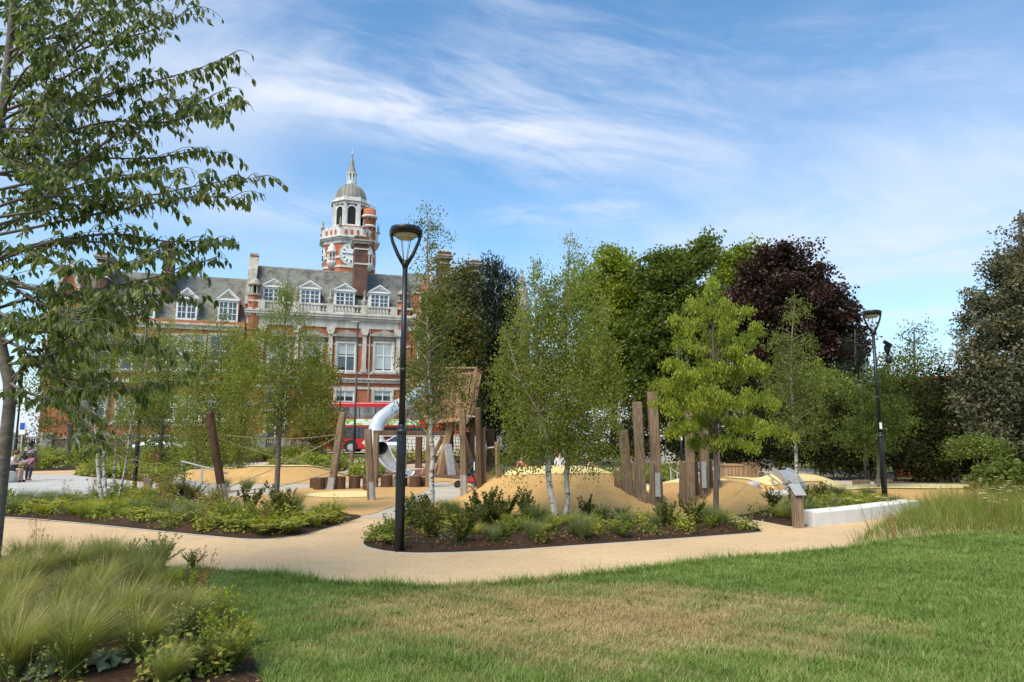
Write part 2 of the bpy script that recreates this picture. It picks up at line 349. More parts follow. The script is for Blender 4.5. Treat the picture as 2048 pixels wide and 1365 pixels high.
# ------------------------------------------------------------------ scene helpers
def tag(o, label=None, cat=None, group=None, kind=None):
    if label: o['label'] = label
    if cat: o['category'] = cat
    if group: o['group'] = group
    if kind: o['kind'] = kind
    return o
def empty(name, loc, label, cat, group=None, rz=0.):
    o = bpy.data.objects.new(name, None); o.empty_display_size = .2; o.location = tuple(float(v) for v in loc); o.rotation_euler = (0, 0, rz)
    col.objects.link(o); return tag(o, label, cat, group)
def np_mesh(name, V, F, mats, smooth=False, attrs=None, mi=None):
    """V (n,3); F (m,k) constant-size faces, or list of such arrays"""
    me = bpy.data.meshes.new(name)
    Fs = F if isinstance(F, list) else [F]
    Fs = [np.asarray(f, dtype=np.int32) for f in Fs if len(f)]
    nl = sum(f.size for f in Fs); npol = sum(len(f) for f in Fs)
    me.vertices.add(len(V)); me.vertices.foreach_set('co', np.asarray(V, dtype=np.float32).ravel())
    me.loops.add(nl); me.loops.foreach_set('vertex_index', np.concatenate([f.ravel() for f in Fs]))
    tot = np.concatenate([np.full(len(f), f.shape[1], dtype=np.int32) for f in Fs])
    st = np.concatenate([[0], np.cumsum(tot)[:-1]]).astype(np.int32)
    me.polygons.add(npol); me.polygons.foreach_set('loop_start', st)
    try: me.polygons.foreach_set('loop_total', tot)
    except Exception: pass
    if mi is not None: me.polygons.foreach_set('material_index', np.asarray(mi, dtype=np.int32))
    me.polygons.foreach_set('use_smooth', np.full(npol, smooth, dtype=bool))
    for k, v in (attrs or {}).items():
        a = me.attributes.new(k, 'FLOAT', 'FACE'); a.data.foreach_set('value', np.asarray(v, dtype=np.float32))
    for m in (mats if isinstance(mats, (list, tuple)) else [mats]): me.materials.append(MAT[m] if isinstance(m, str) else m)
    me.update(calc_edges=True)
    return me
def link(name, me, parent=None, loc=(0, 0, 0)):
    o = bpy.data.objects.new(name, me); col.objects.link(o); o.parent = parent; o.location = loc; return o

class MB:
    def __init__(s): s.V = []; s.F = []; s.M = []; s.S = []
    def add(s, V, F, m=0, smooth=False):
        k = len(s.V); s.V.extend([tuple(map(float, v)) for v in V])
        for f in F: s.F.append([k + i for i in f]); s.M.append(m); s.S.append(smooth)
        return s
    def box(s, x0, x1, y0, y1, z0, z1, m=0):
        V = [(x, y, z) for z in (z0, z1) for y in (y0, y1) for x in (x0, x1)]
        return s.add(V, [(0, 2, 3, 1), (4, 5, 7, 6), (0, 1, 5, 4), (2, 6, 7, 3), (0, 4, 6, 2), (1, 3, 7, 5)], m)
    def beam(s, a, b, wx, wy=None, m=0, taper=1., chamf=0., twist=0.):
        """squared timber between two points"""
        wy = wy or wx; a = Vector(a); b = Vector(b); d = (b - a).normalized()
        r = Vector((1, 0, 0)) if abs(d.x) < .9 else Vector((0, 1, 0))
        x = (r - d * r.dot(d)).normalized(); y = d.cross(x)
        if twist: q = Matrix.Rotation(twist, 3, d); x = q @ x; y = q @ y
        c = chamf
        def ring(p, k):
            hx, hy = wx / 2 * k, wy / 2 * k
            if not c: pts = [(-hx, -hy), (hx, -hy), (hx, hy), (-hx, hy)]
            else: pts = [(-hx + c, -hy), (hx - c, -hy), (hx, -hy + c), (hx, hy - c), (hx - c, hy), (-hx + c, hy), (-hx, hy - c), (-hx, -hy + c)]
            return [tuple(p + x * u + y * v) for u, v in pts]
        A = ring(a, 1.); B = ring(b, taper); n = len(A)
        F = [(i, (i + 1) % n, n + (i + 1) % n, n + i) for i in range(n)] + [tuple(range(n))[::-1], tuple(range(n, 2 * n))]
        return s.add(A + B, F, m)
    def tube(s, P, r, n=8, m=0, cap=True, smooth=True):
        P = [Vector(tuple(p)) for p in P]; rs = r if hasattr(r, '__len__') else [r] * len(P)
        V = []; ref = None
        for i, p in enumerate(P):
            d = (P[min(i + 1, len(P) - 1)] - P[max(i - 1, 0)]).normalized()
            if ref is None:
                q = Vector((0, 0, 1)) if abs(d.z) < .9 else Vector((1, 0, 0)); ref = (q - d * q.dot(d)).normalized()
            else:
                ref = ref - d * ref.dot(d); ref = ref.normalized() if ref.length > 1e-6 else d.orthogonal().normalized()
            y = d.cross(ref)
            for k in range(n):
                a = 2 * math.pi * k / n; V.append(tuple(p + (ref * math.cos(a) + y * math.sin(a)) * rs[i]))
        F = [(i * n + k, i * n + (k + 1) % n, (i + 1) * n + (k + 1) % n, (i + 1) * n + k) for i in range(len(P) - 1) for k in range(n)]
        s.add(V, F, m, smooth)
        if cap:
            k0 = len(s.V) - len(V)
            s.F.append([k0 + k for k in range(n)][::-1]); s.F.append([k0 + (len(P) - 1) * n + k for k in range(n)]); s.M += [m, m]; s.S += [False, False]
        return s
    def lathe(s, prof, c=(0, 0, 0), n=16, m=0, smooth=True, rot=0., sx=1., sy=1.):
        V = [(c[0] + r * math.cos(rot + 2 * math.pi * k / n) * sx, c[1] + r * math.sin(rot + 2 * math.pi * k / n) * sy, c[2] + z) for r, z in prof for k in range(n)]
        F = [(i * n + k, i * n + (k + 1) % n, (i + 1) * n + (k + 1) % n, (i + 1) * n + k) for i in range(len(prof) - 1) for k in range(n)]
        F += [tuple(range(n))[::-1], tuple((len(prof) - 1) * n + k for k in range(n))]
        return s.add(V, F, m, smooth)
    def ext(s, poly, y0, y1, m=0, axis='y'):
        """polygon in x-z pushed along y (axis='y') or polygon in y-z along x"""
        n = len(poly)
        if axis == 'y': V = [(x, y0, z) for x, z in poly] + [(x, y1, z) for x, z in poly]
        elif axis == 'x': V = [(y0, y, z) for y, z in poly] + [(y1, y, z) for y, z in poly]
        else: V = [(x, y, y0) for x, y in poly] + [(x, y, y1) for x, y in poly]
        F = [tuple(range(n)), tuple(range(n, 2 * n))[::-1]] + [(i, n + i, n + (i + 1) % n, (i + 1) % n) for i in range(n)]
        return s.add(V, F, m)
    def build(s, name, mats, parent=None, off=(0, 0, 0), bevel=0., rec=True):
        me = bpy.data.meshes.new(name); o3 = np.array(off)
        me.from_pydata([tuple(np.array(v) - o3) for v in s.V], [], s.F)
        for m in (mats if isinstance(mats, (list, tuple)) else [mats]): me.materials.append(MAT[m] if isinstance(m, str) else m)
        me.polygons.foreach_set('material_index', s.M); me.polygons.foreach_set('use_smooth', s.S); me.update()
        if rec:
            bm = bmesh.new(); bm.from_mesh(me); bmesh.ops.recalc_face_normals(bm, faces=bm.faces); bm.to_mesh(me); bm.free()
        o = link(name, me, parent)
        if bevel:
            bv = o.modifiers.new('bevel', 'BEVEL'); bv.width = bevel; bv.segments = 2; bv.limit_method = 'ANGLE'
        return o

# ------------------------------------------------------------------ terrain
def ss(t): t = np.clip(t, 0, 1); return t * t * (3 - 2 * t)
def _pt(px, Y): return ((px - CX) / F_PX * Y * 1.005)
# (px, Y, height, rx, ry, flat top share)
MOUNDS = [(1112, 18.4, .97, 3.35, 3.3, .22), (1440, 18.6, .60, 1.62, 2.5, .2), (1352, 19.4, .50, 1.5, 2.4, .2),
          (1430, 23.5, .42, 3.2, 2.6, .3), (1575, 23.2, .54, 2.2, 3.0, .2), (1830, 21.5, .26, 3.6, 2.8, .5),
          (575, 31.5, .55, 3.4, 3.2, .35), (440, 31, .45, 2.2, 3.0, .3)]
def H2(x, y):
    return .70 * ss((np.asarray(y, float) - 36) / 16) + 0 * np.asarray(x, float)
def H(x, y):
    x = np.asarray(x, float); y = np.asarray(y, float); h = H2(x, y)
    m = np.zeros_like(h)
    for px, Y, hh, rx, ry, fl in MOUNDS:
        r = np.sqrt(((x - _pt(px, Y)) / rx) ** 2 + ((y - Y) / ry) ** 2)
        m = np.maximum(m, hh * ss((1 - r) / (1 - fl)))
    return h + m
def G(px, py):
    d = ray(px, py); o = np.array([0, 0, EYE]); t = 2.0; last = 2.0
    if d[2] > -.004: return at(px, py, 90.)
    while t < 300:
        p = o + d * t
        if p[2] <= float(H(p[0], p[1])):
            lo, hi = last, t
            for _ in range(24):
                mt = (lo + hi) / 2; q = o + d * mt
                if q[2] <= float(H(q[0], q[1])): hi = mt
                else: lo = mt
            q = o + d * hi; return q
        last = t; t += .05 + t * .004
    return o + d * t
def smooth_poly(pts, k=4, closed=True):
    P = [np.array(p[:2], float) for p in pts]; n = len(P); out = []
    for i in range(n if closed else n - 1):
        p0, p1, p2, p3 = (P[(i - 1) % n], P[i], P[(i + 1) % n], P[(i + 2) % n]) if closed else (P[max(i - 1, 0)], P[i], P[i + 1], P[min(i + 2, n - 1)])
        for j in range(k):
            t = j / k; out.append(.5 * ((2 * p1) + (-p0 + p2) * t + (2 * p0 - 5 * p1 + 4 * p2 - p3) * t * t + (-p0 + 3 * p1 - 3 * p2 + p3) * t ** 3))
    if not closed: out.append(P[-1])
    return out
def drape(name, poly, mat, dz, step=.35, label=None, kind='structure', hf=H, thick=0.):
    bm = bmesh.new(); vs = [bm.verts.new((float(p[0]), float(p[1]), 0)) for p in poly]
    bm.faces.new(vs); bmesh.ops.triangulate(bm, faces=bm.faces[:])
    xs = [p[0] for p in poly]; ys = [p[1] for p in poly]
    for ax, lo, hi in ((0, min(xs), max(xs)), (1, min(ys), max(ys))):
        v = math.ceil(lo / step) * step
        while v < hi:
            no = (1, 0, 0) if ax == 0 else (0, 1, 0); co = (v, 0, 0) if ax == 0 else (0, v, 0)
            bmesh.ops.bisect_plane(bm, geom=bm.verts[:] + bm.edges[:] + bm.faces[:], dist=1e-5, plane_co=co, plane_no=no); v += step
    bmesh.ops.triangulate(bm, faces=bm.faces[:])
    for v in bm.verts: v.co.z = float(hf(v.co.x, v.co.y)) + dz
    bmesh.ops.recalc_face_normals(bm, faces=bm.faces)
    for f in bm.faces:
        f.smooth = True
        if f.normal.z < 0: f.normal_flip()
    me = bpy.data.meshes.new(name); bm.to_mesh(me); bm.free(); me.materials.append(MAT[mat])
    o = link(name, me); o['kind'] = kind
    if label: o['label'] = label
    return o
def pxpoly(pts, k=4): return smooth_poly([G(*p) for p in pts], k)
def inpoly(P, poly):
    x, y = P[:, 0], P[:, 1]; q = np.array([p[:2] for p in poly]); r = np.zeros(len(P), bool); j = len(q) - 1
    for i in range(len(q)):
        c = ((q[i, 1] > y) != (q[j, 1] > y)) & (x < (q[j, 0] - q[i, 0]) * (y - q[i, 1]) / (q[j, 1] - q[i, 1] + 1e-12) + q[i, 0])
        r ^= c; j = i
    return r
def scatter(poly, n, r=rng):
    q = np.array([p[:2] for p in poly]); lo, hi = q.min(0), q.max(0); out = np.zeros((0, 2))
    while len(out) < n:
        c = r.uniform(lo, hi, (max(n * 2, 64), 2)); out = np.vstack([out, c[inpoly(c, poly)]])
    return out[:n]
# ================================================================== SETTING
def make_ground():
    xs = np.unique(np.concatenate([np.linspace(-900, -60, 12), np.linspace(-60, 60, 61), np.linspace(60, 900, 12)]))
    ys = np.unique(np.concatenate([np.linspace(-60, 30, 20), np.linspace(30, 60, 31), np.linspace(60, 1400, 14)]))
    X, Y = np.meshgrid(xs, ys); Z = H2(X, Y) - .03
    V = np.stack([X.ravel(), Y.ravel(), Z.ravel()], 1); a = np.arange(len(xs) * len(ys)).reshape(len(ys), len(xs))
    F = np.stack([a[:-1, :-1].ravel(), a[:-1, 1:].ravel(), a[1:, 1:].ravel(), a[1:, :-1].ravel()], 1)
    o = link('ground', np_mesh('ground', V, F, 'ground', True)); o['kind'] = 'structure'
make_ground()
# path running across in front of the beds (drawn as ground points)
lawn_edge = [(300, 1128), (380, 1139), (480, 1146), (560, 1152), (650, 1166), (740, 1174), (860, 1176), (1000, 1168), (1150, 1156), (1300, 1137), (1450, 1120), (1600, 1108), (1700, 1097), (1780, 1084), (1900, 1074), (2200, 1060)]
far_edge_l = [(-400, 1010), (0, 1035), (130, 1045), (260, 1058), (400, 1072), (500, 1080), (560, 1078), (620, 1068), (680, 1050), (725, 1034)]
P_lawn = [G(*p) for p in lawn_edge]
path_poly = [G(*p) for p in far_edge_l] + [G(*p) for p in [(760, 1028), (1000, 1018), (1380, 1030), (1450, 1036), (1490, 1040), (1560, 1046), (1800, 1030), (2000, 1010), (2300, 995)]] + P_lawn[::-1] + [G(*p) for p in [(150, 1120), (-500, 1100)]]
drape('path', [p[:2] for p in path_poly], 'path', 0.0, .6, hf=H2)
play_base = pxpoly([(355, 985), (330, 962), (380, 940), (520, 925), (700, 921), (860, 912), (1000, 910), (1200, 915), (1450, 925), (1700, 945), (1980, 960), (1985, 1000), (1800, 1015), (1700, 1024), (1490, 1039), (1340, 1058), (1150, 1060), (900, 1050), (800, 1042), (725, 1036), (600, 1032), (440, 1015)], 3)
drape('playground_path', play_base, 'pale', .004, .35, hf=H2)
# orange and yellow rubber surfacing
near_orange = pxpoly([(405, 1000), (440, 996), (520, 991), (565, 985), (620, 976), (700, 972), (800, 972), (868, 973), (845, 985), (805, 1005), (770, 1020), (728, 1032), (640, 1034), (540, 1034), (440, 1018), (395, 1008)])
drape('playground_surface', near_orange, 'orange', .012, .3)
drape('playground_surface', pxpoly([(605, 992), (635, 987), (680, 984), (730, 984), (742, 989), (735, 995), (690, 997), (640, 996)]), 'yellow', .024, .3)
mound1 = pxpoly([(868, 1032), (885, 1010), (905, 990), (935, 976), (975, 965), (1010, 956), (1040, 950), (1120, 950), (1190, 951), (1240, 960), (1290, 990), (1330, 1008), (1375, 1022), (1400, 1032), (1380, 1046), (1300, 1055), (1150, 1056), (1000, 1056), (900, 1050)], 4)
def circ(px, Y, rx, ry, n=40, a0=0): x = _pt(px, Y); return [(x + rx * math.cos(2 * math.pi * k / n), Y + ry * math.sin(2 * math.pi * k / n)) for k in range(n)]
drape('playground_mound', circ(1112, 18.3, 3.5, 3.15, 56), 'orange', .012, .22)
drape('playground_surface', circ(1108, 18.35, 1.45, 1.25, 36), 'yellow', .024, .22)
drape('playground_mound', circ(1440, 18.6, 1.72, 2.6, 44), 'orange', .014, .22)
drape('playground_mound', circ(1352, 19.4, 1.62, 2.5, 44), 'orange', .018, .22)
drape('playground_surface', circ(1430, 23.5, 3.3, 2.7, 48), 'yellow', .02, .25)
drape('playground_mound', circ(1575, 23.2, 2.3, 3.0, 44), 'orange', .026, .22)
drape('playground_surface', circ(1550, 24.0, 1.9, 2.2, 40), 'yellow', .05, .22)
drape('playground_surface', circ(1830, 21.5, 4.0, 2.9, 48), 'orange', .03, .3)
drape('playground_surface', circ(1825, 22.0, 3.2, 1.5, 40), 'yellow', .055, .3)
drape('playground_mound', circ(575, 31.5, 3.7, 3.4, 44), 'orange', .014, .4)
drape('playground_surface', circ(580, 32.6, 2.9, 1.8, 40), 'yellow', .05, .4)
drape('playground_mound', circ(430, 31, 2.4, 3.2, 44), 'orange', .02, .4)
drape('playground_surface', pxpoly([(745, 962), (800, 953), (840, 954), (920, 962), (1000, 966), (960, 972), (900, 966), (850, 968), (790, 968)]), 'orange', .02, .35)
drape('bark_surface', [G(*p)[:2] for p in [(752, 948), (780, 944), (830, 941), (1000, 925), (1010, 958), (930, 960), (850, 953), (800, 951)]], 'bark_chip', .03, .4)
drape('paving', pxpoly([(-200, 1020), (60, 1012), (200, 1003), (345, 990), (352, 975), (330, 966), (240, 957), (150, 949), (40, 948), (-200, 952)], 2), 'paving', .008, 1.)
drape('path', pxpoly([(20, 949), (60, 941), (130, 939), (160, 944), (150, 950), (90, 951)], 3), 'path', .012, 1., hf=H2)
# road with its kerb and the pavement in front of it
def strip(name, mat, y0, y1, dz, x0=-70, x1=70, slope=.0):
    drape(name, [(x0, y0), (x1, y0), (x1, y1), (x0, y1)], mat, dz, 3., hf=H2)
strip('pavement', 'pale', 56.5, 60.5, .10); strip('road', 'road', 60.5, 68.5, .0); strip('pavement', 'pale', 68.5, 72, .12)
mb = MB(); mb.box(-70, 70, 60.3, 60.5, .5, .815); o = mb.build('kerb', 'greyconc'); o['kind'] = 'structure'

# planting beds: soil, slightly domed
left_bed = pxpoly([(-260, 1022), (0, 1034), (130, 1044), (260, 1057), (400, 1071), (500, 1079), (560, 1077), (620, 1067), (680, 1049), (722, 1035), (700, 1030), (620, 1032), (540, 1032), (440, 1014), (400, 1000), (350, 985), (200, 1003), (60, 1011), (-200, 1014)], 3)
island = pxpoly([(727, 1088), (742, 1097), (790, 1105), (860, 1107), (1000, 1102), (1150, 1092), (1300, 1082), (1450, 1071), (1512, 1066), (1522, 1062), (1505, 1054), (1450, 1049), (1350, 1043), (1250, 1038), (1150, 1036), (1000, 1030), (900, 1030), (850, 1038), (800, 1050), (755, 1066), (733, 1078)], 3)
right_bed = pxpoly([(1478, 1036), (1530, 1045), (1590, 1056), (1607, 1054), (1700, 1042), (1812, 1022), (1800, 1008), (1740, 998), (1680, 990), (1600, 990), (1540, 1000), (1510, 1015), (1490, 1025)], 3)
def dome_bed(name, poly, h=.10, base=.012, edge=True, H=H):
    q = np.array([p[:2] for p in poly])
    def hf(x, y):
        a = q; b = np.roll(q, -1, 0); ab = b - a; t = np.clip(((x - a[:, 0]) * ab[:, 0] + (y - a[:, 1]) * ab[:, 1]) / ((ab ** 2).sum(1) + 1e-9), 0, 1)
        d = np.sqrt(((a[:, 0] + ab[:, 0] * t - x) ** 2 + (a[:, 1] + ab[:, 1] * t - y) ** 2)).min()
        return H(x, y) + base + h * float(ss(d / .5)) + .012 * math.sin(x * 9.1 + math.sin(y * 7)) * min(1, d * 5)
    o = drape(name, poly, 'soil', 0., .16, hf=hf)
    # thin pale edging strip
    if not edge: return o
    P = [Vector((p[0], p[1], float(H(p[0], p[1])) + .000)) for p in poly] ; P.append(P[0]); 
    m = MB(); m.tube(P, .010, 4, cap=False); e = m.build('edging', 'greyconc'); e['kind'] = 'structure'
    return o
dome_bed('planting_bed', left_bed); dome_bed('planting_bed', island); dome_bed('planting_bed', right_bed, H=H2)
near_bed = [(-9, 9.6), *[tuple(G(*p)[:2]) for p in [(-30, 1110), (150, 1122), (300, 1132), (375, 1142), (400, 1158), (440, 1200), (480, 1255), (505, 1310), (525, 1365), (560, 1480)]], (-1.2, 2.5), (-9, 2.5)]
dome_bed('planting_bed', near_bed, .06, .01, False)

# ================================================================== VEGETATION
def unit(v): return v / (np.linalg.norm(v, axis=-1, keepdims=True) + 1e-9)
def rnd_dir(n, r=rng): return unit(r.normal(size=(n, 3)))
def leaves(P, A, Nn, ln, wd, shape='quad', fold=.15, r=rng):
    """P base points, A axes, Nn normals; ln, wd arrays"""
    n = len(P); A = unit(A); W = unit(np.cross(A, Nn)); Z = unit(np.cross(W, A)); ln = np.broadcast_to(ln, n)[:, None]; wd = np.broadcast_to(wd, n)[:, None]
    if shape == 'quad':
        V = np.stack([P, P + A * ln * .45 + W * wd / 2, P + A * ln, P + A * ln * .45 - W * wd / 2], 1)
        b = np.arange(n)[:, None] * 4; F = b + np.array([[0, 1, 2, 3]]); return V.reshape(-1, 3), F, 1
    if shape == 'tri':
        V = np.stack([P - W * wd / 2, P + W * wd / 2, P + A * ln], 1)
        b = np.arange(n)[:, None] * 3; F = b + np.array([[0, 1, 2]]); return V.reshape(-1, 3), F, 1
    # folded 8-point leaf, drooping tip
    up = Z * wd * fold
    V = np.stack([P, P + A * ln * .28 + W * wd * .46 + up, P + A * ln * .62 + W * wd * .40 + up * .7 - Z * ln * .03, P + A * ln - Z * ln * .12,
                  P + A * ln * .62 - W * wd * .40 + up * .7 - Z * ln * .03, P + A * ln * .28 - W * wd * .46 + up, P + A * ln * .5], 1)
    b = np.arange(n)[:, None] * 7
    F = np.concatenate([b + np.array([[0, 1, 2, 6]]), b + np.array([[6, 2, 3, 3]])[:, :4], b + np.array([[0, 6, 4, 5]]), b + np.array([[6, 3, 4, 4]])[:, :4]])
    # use triangles for tips
    T = np.concatenate([b + np.array([[6, 2, 3]]), b + np.array([[6, 3, 4]])]); Q = np.concatenate([b + np.array([[0, 1, 2, 6]]), b + np.array([[0, 6, 4, 5]])])
    return V.reshape(-1, 3), [Q, T], 4
def leaf_mesh(name, P, A, Nn, ln, wd, mat, shape='quad', rn=None, r=rng):
    V, F, k = leaves(P, A, Nn, ln, wd, shape, r=r); rn = r.random(len(P)) if rn is None else rn
    att = np.tile(rn, k) if k > 1 else rn
    return np_mesh(name, V, F, mat, False, {'rnd': att})

def tubes_np(paths, n=5):
    """paths: list of (pts (k,3), radii (k,)) -> V,F"""
    Vs, Fs, base = [], [], 0
    ang = np.linspace(0, 2 * np.pi, n, endpoint=False)
    for P, rr in paths:
        P = np.asarray(P, float); k = len(P); D = np.empty_like(P); D[1:-1] = P[2:] - P[:-2]; D[0] = P[1] - P[0]; D[-1] = P[-1] - P[-2]; D = unit(D)
        q = np.array([0, 0, 1.]) if abs(D[0, 2]) < .9 else np.array([1., 0, 0])
        X = unit(q - D * (D @ q)[:, None]); Y = np.cross(D, X)
        V = P[:, None] + (X[:, None] * np.cos(ang)[None, :, None] + Y[:, None] * np.sin(ang)[None, :, None]) * np.asarray(rr)[:, None, None]
        a = base + np.arange(k * n).reshape(k, n); b = np.roll(a, -1, 1)
        Fs.append(np.stack([a[:-1], b[:-1], b[1:], a[1:]], -1).reshape(-1, 4)); Vs.append(V.reshape(-1, 3)); base += k * n
    return np.concatenate(Vs), np.concatenate(Fs)
def resample(P, step):
    P = np.asarray(P, float); d = np.r_[0, np.cumsum(np.linalg.norm(np.diff(P, axis=0), axis=1))]; n = max(2, int(d[-1] / step) + 1); t = np.linspace(0, d[-1], n)
    return np.stack([np.interp(t, d, P[:, i]) for i in range(3)], 1)

def grow(trunks, centers, first, rt, r=rng, step=.35, up=.35, sag=.0):
    """attach every cluster centre to the growing skeleton; returns branch paths"""
    pos = []; rad = []
    for (P, r0, r1) in trunks:
        Q = resample(P, step * .7); rr = np.linspace(r0, r1, len(Q)); k = Q[:, 2] - Q[0, 2] >= first; pos += list(Q[k]); rad += list(rr[k])
    pos = np.array(pos); rad = np.array(rad)
    T = pos.copy(); dist = np.array([np.min(np.linalg.norm(T - c, axis=1)) for c in centers]); order = np.argsort(dist); paths = []
    for i in order:
        c = centers[i]; d = c - pos; L_ = np.linalg.norm(d, axis=1); hd = np.linalg.norm(d[:, :2], axis=1)
        cost = L_ + 1.6 * np.maximum(0, up * hd - d[:, 2]) + .25 * step / (rad + .01) * .1
        j = int(np.argmin(cost)); a = pos[j]; n = max(2, int(L_[j] / step) + 1); t = np.linspace(0, 1, n + 1)[:, None]
        bow = np.array([0, 0, 1.]) * hd[j] * .12 + r.normal(size=3) * L_[j] * .05
        Q = a + (c - a) * t + bow * (t * (1 - t)) * 2 * (1 if sag <= 0 else -sag)
        ra = min(rad[j] * .62, .006 + .018 * L_[j] ** .8 + rt * .5); rr = np.linspace(ra, rt, n + 1)
        paths.append((Q, rr)); pos = np.vstack([pos, Q[1:]]); rad = np.r_[rad, rr[1:]]
    return paths

def lobe_px(px, py, rx, ry, Y, dy=0., rd=None):
    c = at(px, py, Y + dy); s = (Y + dy) / F_PX; return (c, np.array([rx * s, (rd if rd is not None else min(rx, ry) * s * 1.05), ry * s]))
def sample_lobes(lobes, n, r=rng, shell=2.6, low=0.):
    vol = np.array([np.prod(l[1]) ** .8 for l in lobes]); k = r.choice(len(lobes), n, p=vol / vol.sum())
    C = np.array([l[0] for l in lobes])[k]; S = np.array([l[1] for l in lobes])[k]
    d = rnd_dir(n, r); rad = r.random(n) ** (1 / shell); return C + d * S * rad[:, None]
def make_tree(name, label, cat, base, trunks, lobes, ncl, nleaf, ll, lw, leaf='l_mid', bark='bark', spread=.3, droop=.3, upn=.8, first=1., rt=.004,
              shape='quad', shell=2.6, group=None, seed=1, nt=8, nb=4, step=.35, up=.35, extra=None, flat=.75, kind2=None, hang=0., tsplit=None):
    r = np.random.default_rng(seed); base = np.array(base, float); e = empty(name, base, label, cat, group); trunks = [(P_, a_, min(b_, .0035)) if a_ < .09 else (P_, a_, b_) for P_, a_, b_ in trunks]
    centers = sample_lobes(lobes, ncl, r, shell)
    paths = grow(trunks, centers, first, rt, r, step, up)
    V, F = tubes_np([(resample(P, .25), np.linspace(1, 0, len(resample(P, .25))) ** .8 * (r0 - r1) + r1) for P, r0, r1 in trunks], nt)
    # flare at the foot
    V2, F2 = tubes_np([p for p in paths], nb)
    mi = np.r_[np.zeros(len(F), int), np.ones(len(F2), int)]
    b2 = {'birch': 'birch_up'}.get(bark, bark)
    if bark == 'birch': # white lower stem, brown twigs
        zc = V[F].mean(1)[:, 2]; zt = base[2] + (tsplit or 99); mi[:len(F)] = np.where(zc > zt, 1, 0)
    me = np_mesh('trunk', np.vstack([V, V2]) - base, [np.vstack([F, F2 + len(V)])], [bark, b2], True, mi=mi)
    link('trunk', me, e)
    per = max(1, nleaf // ncl); n = per * ncl; k = np.repeat(np.arange(ncl), per)
    sg = (spread * r.uniform(.55, 1.35, ncl))[k][:, None]
    g = rnd_dir(n, r) * (r.random(n) ** .55 * 1.75)[:, None]; g[:, 2] *= flat
    P = centers[k] + g * sg; P[:, 2] -= hang * np.abs(r.normal(size=n)) * sg[:, 0]
    Nn = unit(rnd_dir(n, r) + np.array([0, 0, upn])); A = np.cross(Nn, rnd_dir(n, r)) + np.array([0, 0, -droop])
    rn = np.clip(.5 * r.random(n) + .5 * (r.random(ncl)[k]), 0, 1)
    sz = r.uniform(.65, 1.25, n)
    me = leaf_mesh('crown', P - base, A, Nn, ll * sz, lw * sz, leaf, shape, rn, r); link('crown', me, e)
    return e, centers, paths

def stem(pts, r0, r1): return (np.array(pts, float), r0, r1)
def px_stem(pts, Y, r0, r1, dys=None):
    """trunk through picture points standing at depth Y (first point = foot on the ground)"""
    P = [at(p[0], p[1], Y + (dys[min(i, len(dys) - 1)] if dys else 0)) for i, p in enumerate(pts)]; P[0][2] = float(H(P[0][0], P[0][1])) - .02; return (np.array(P), r0, r1)

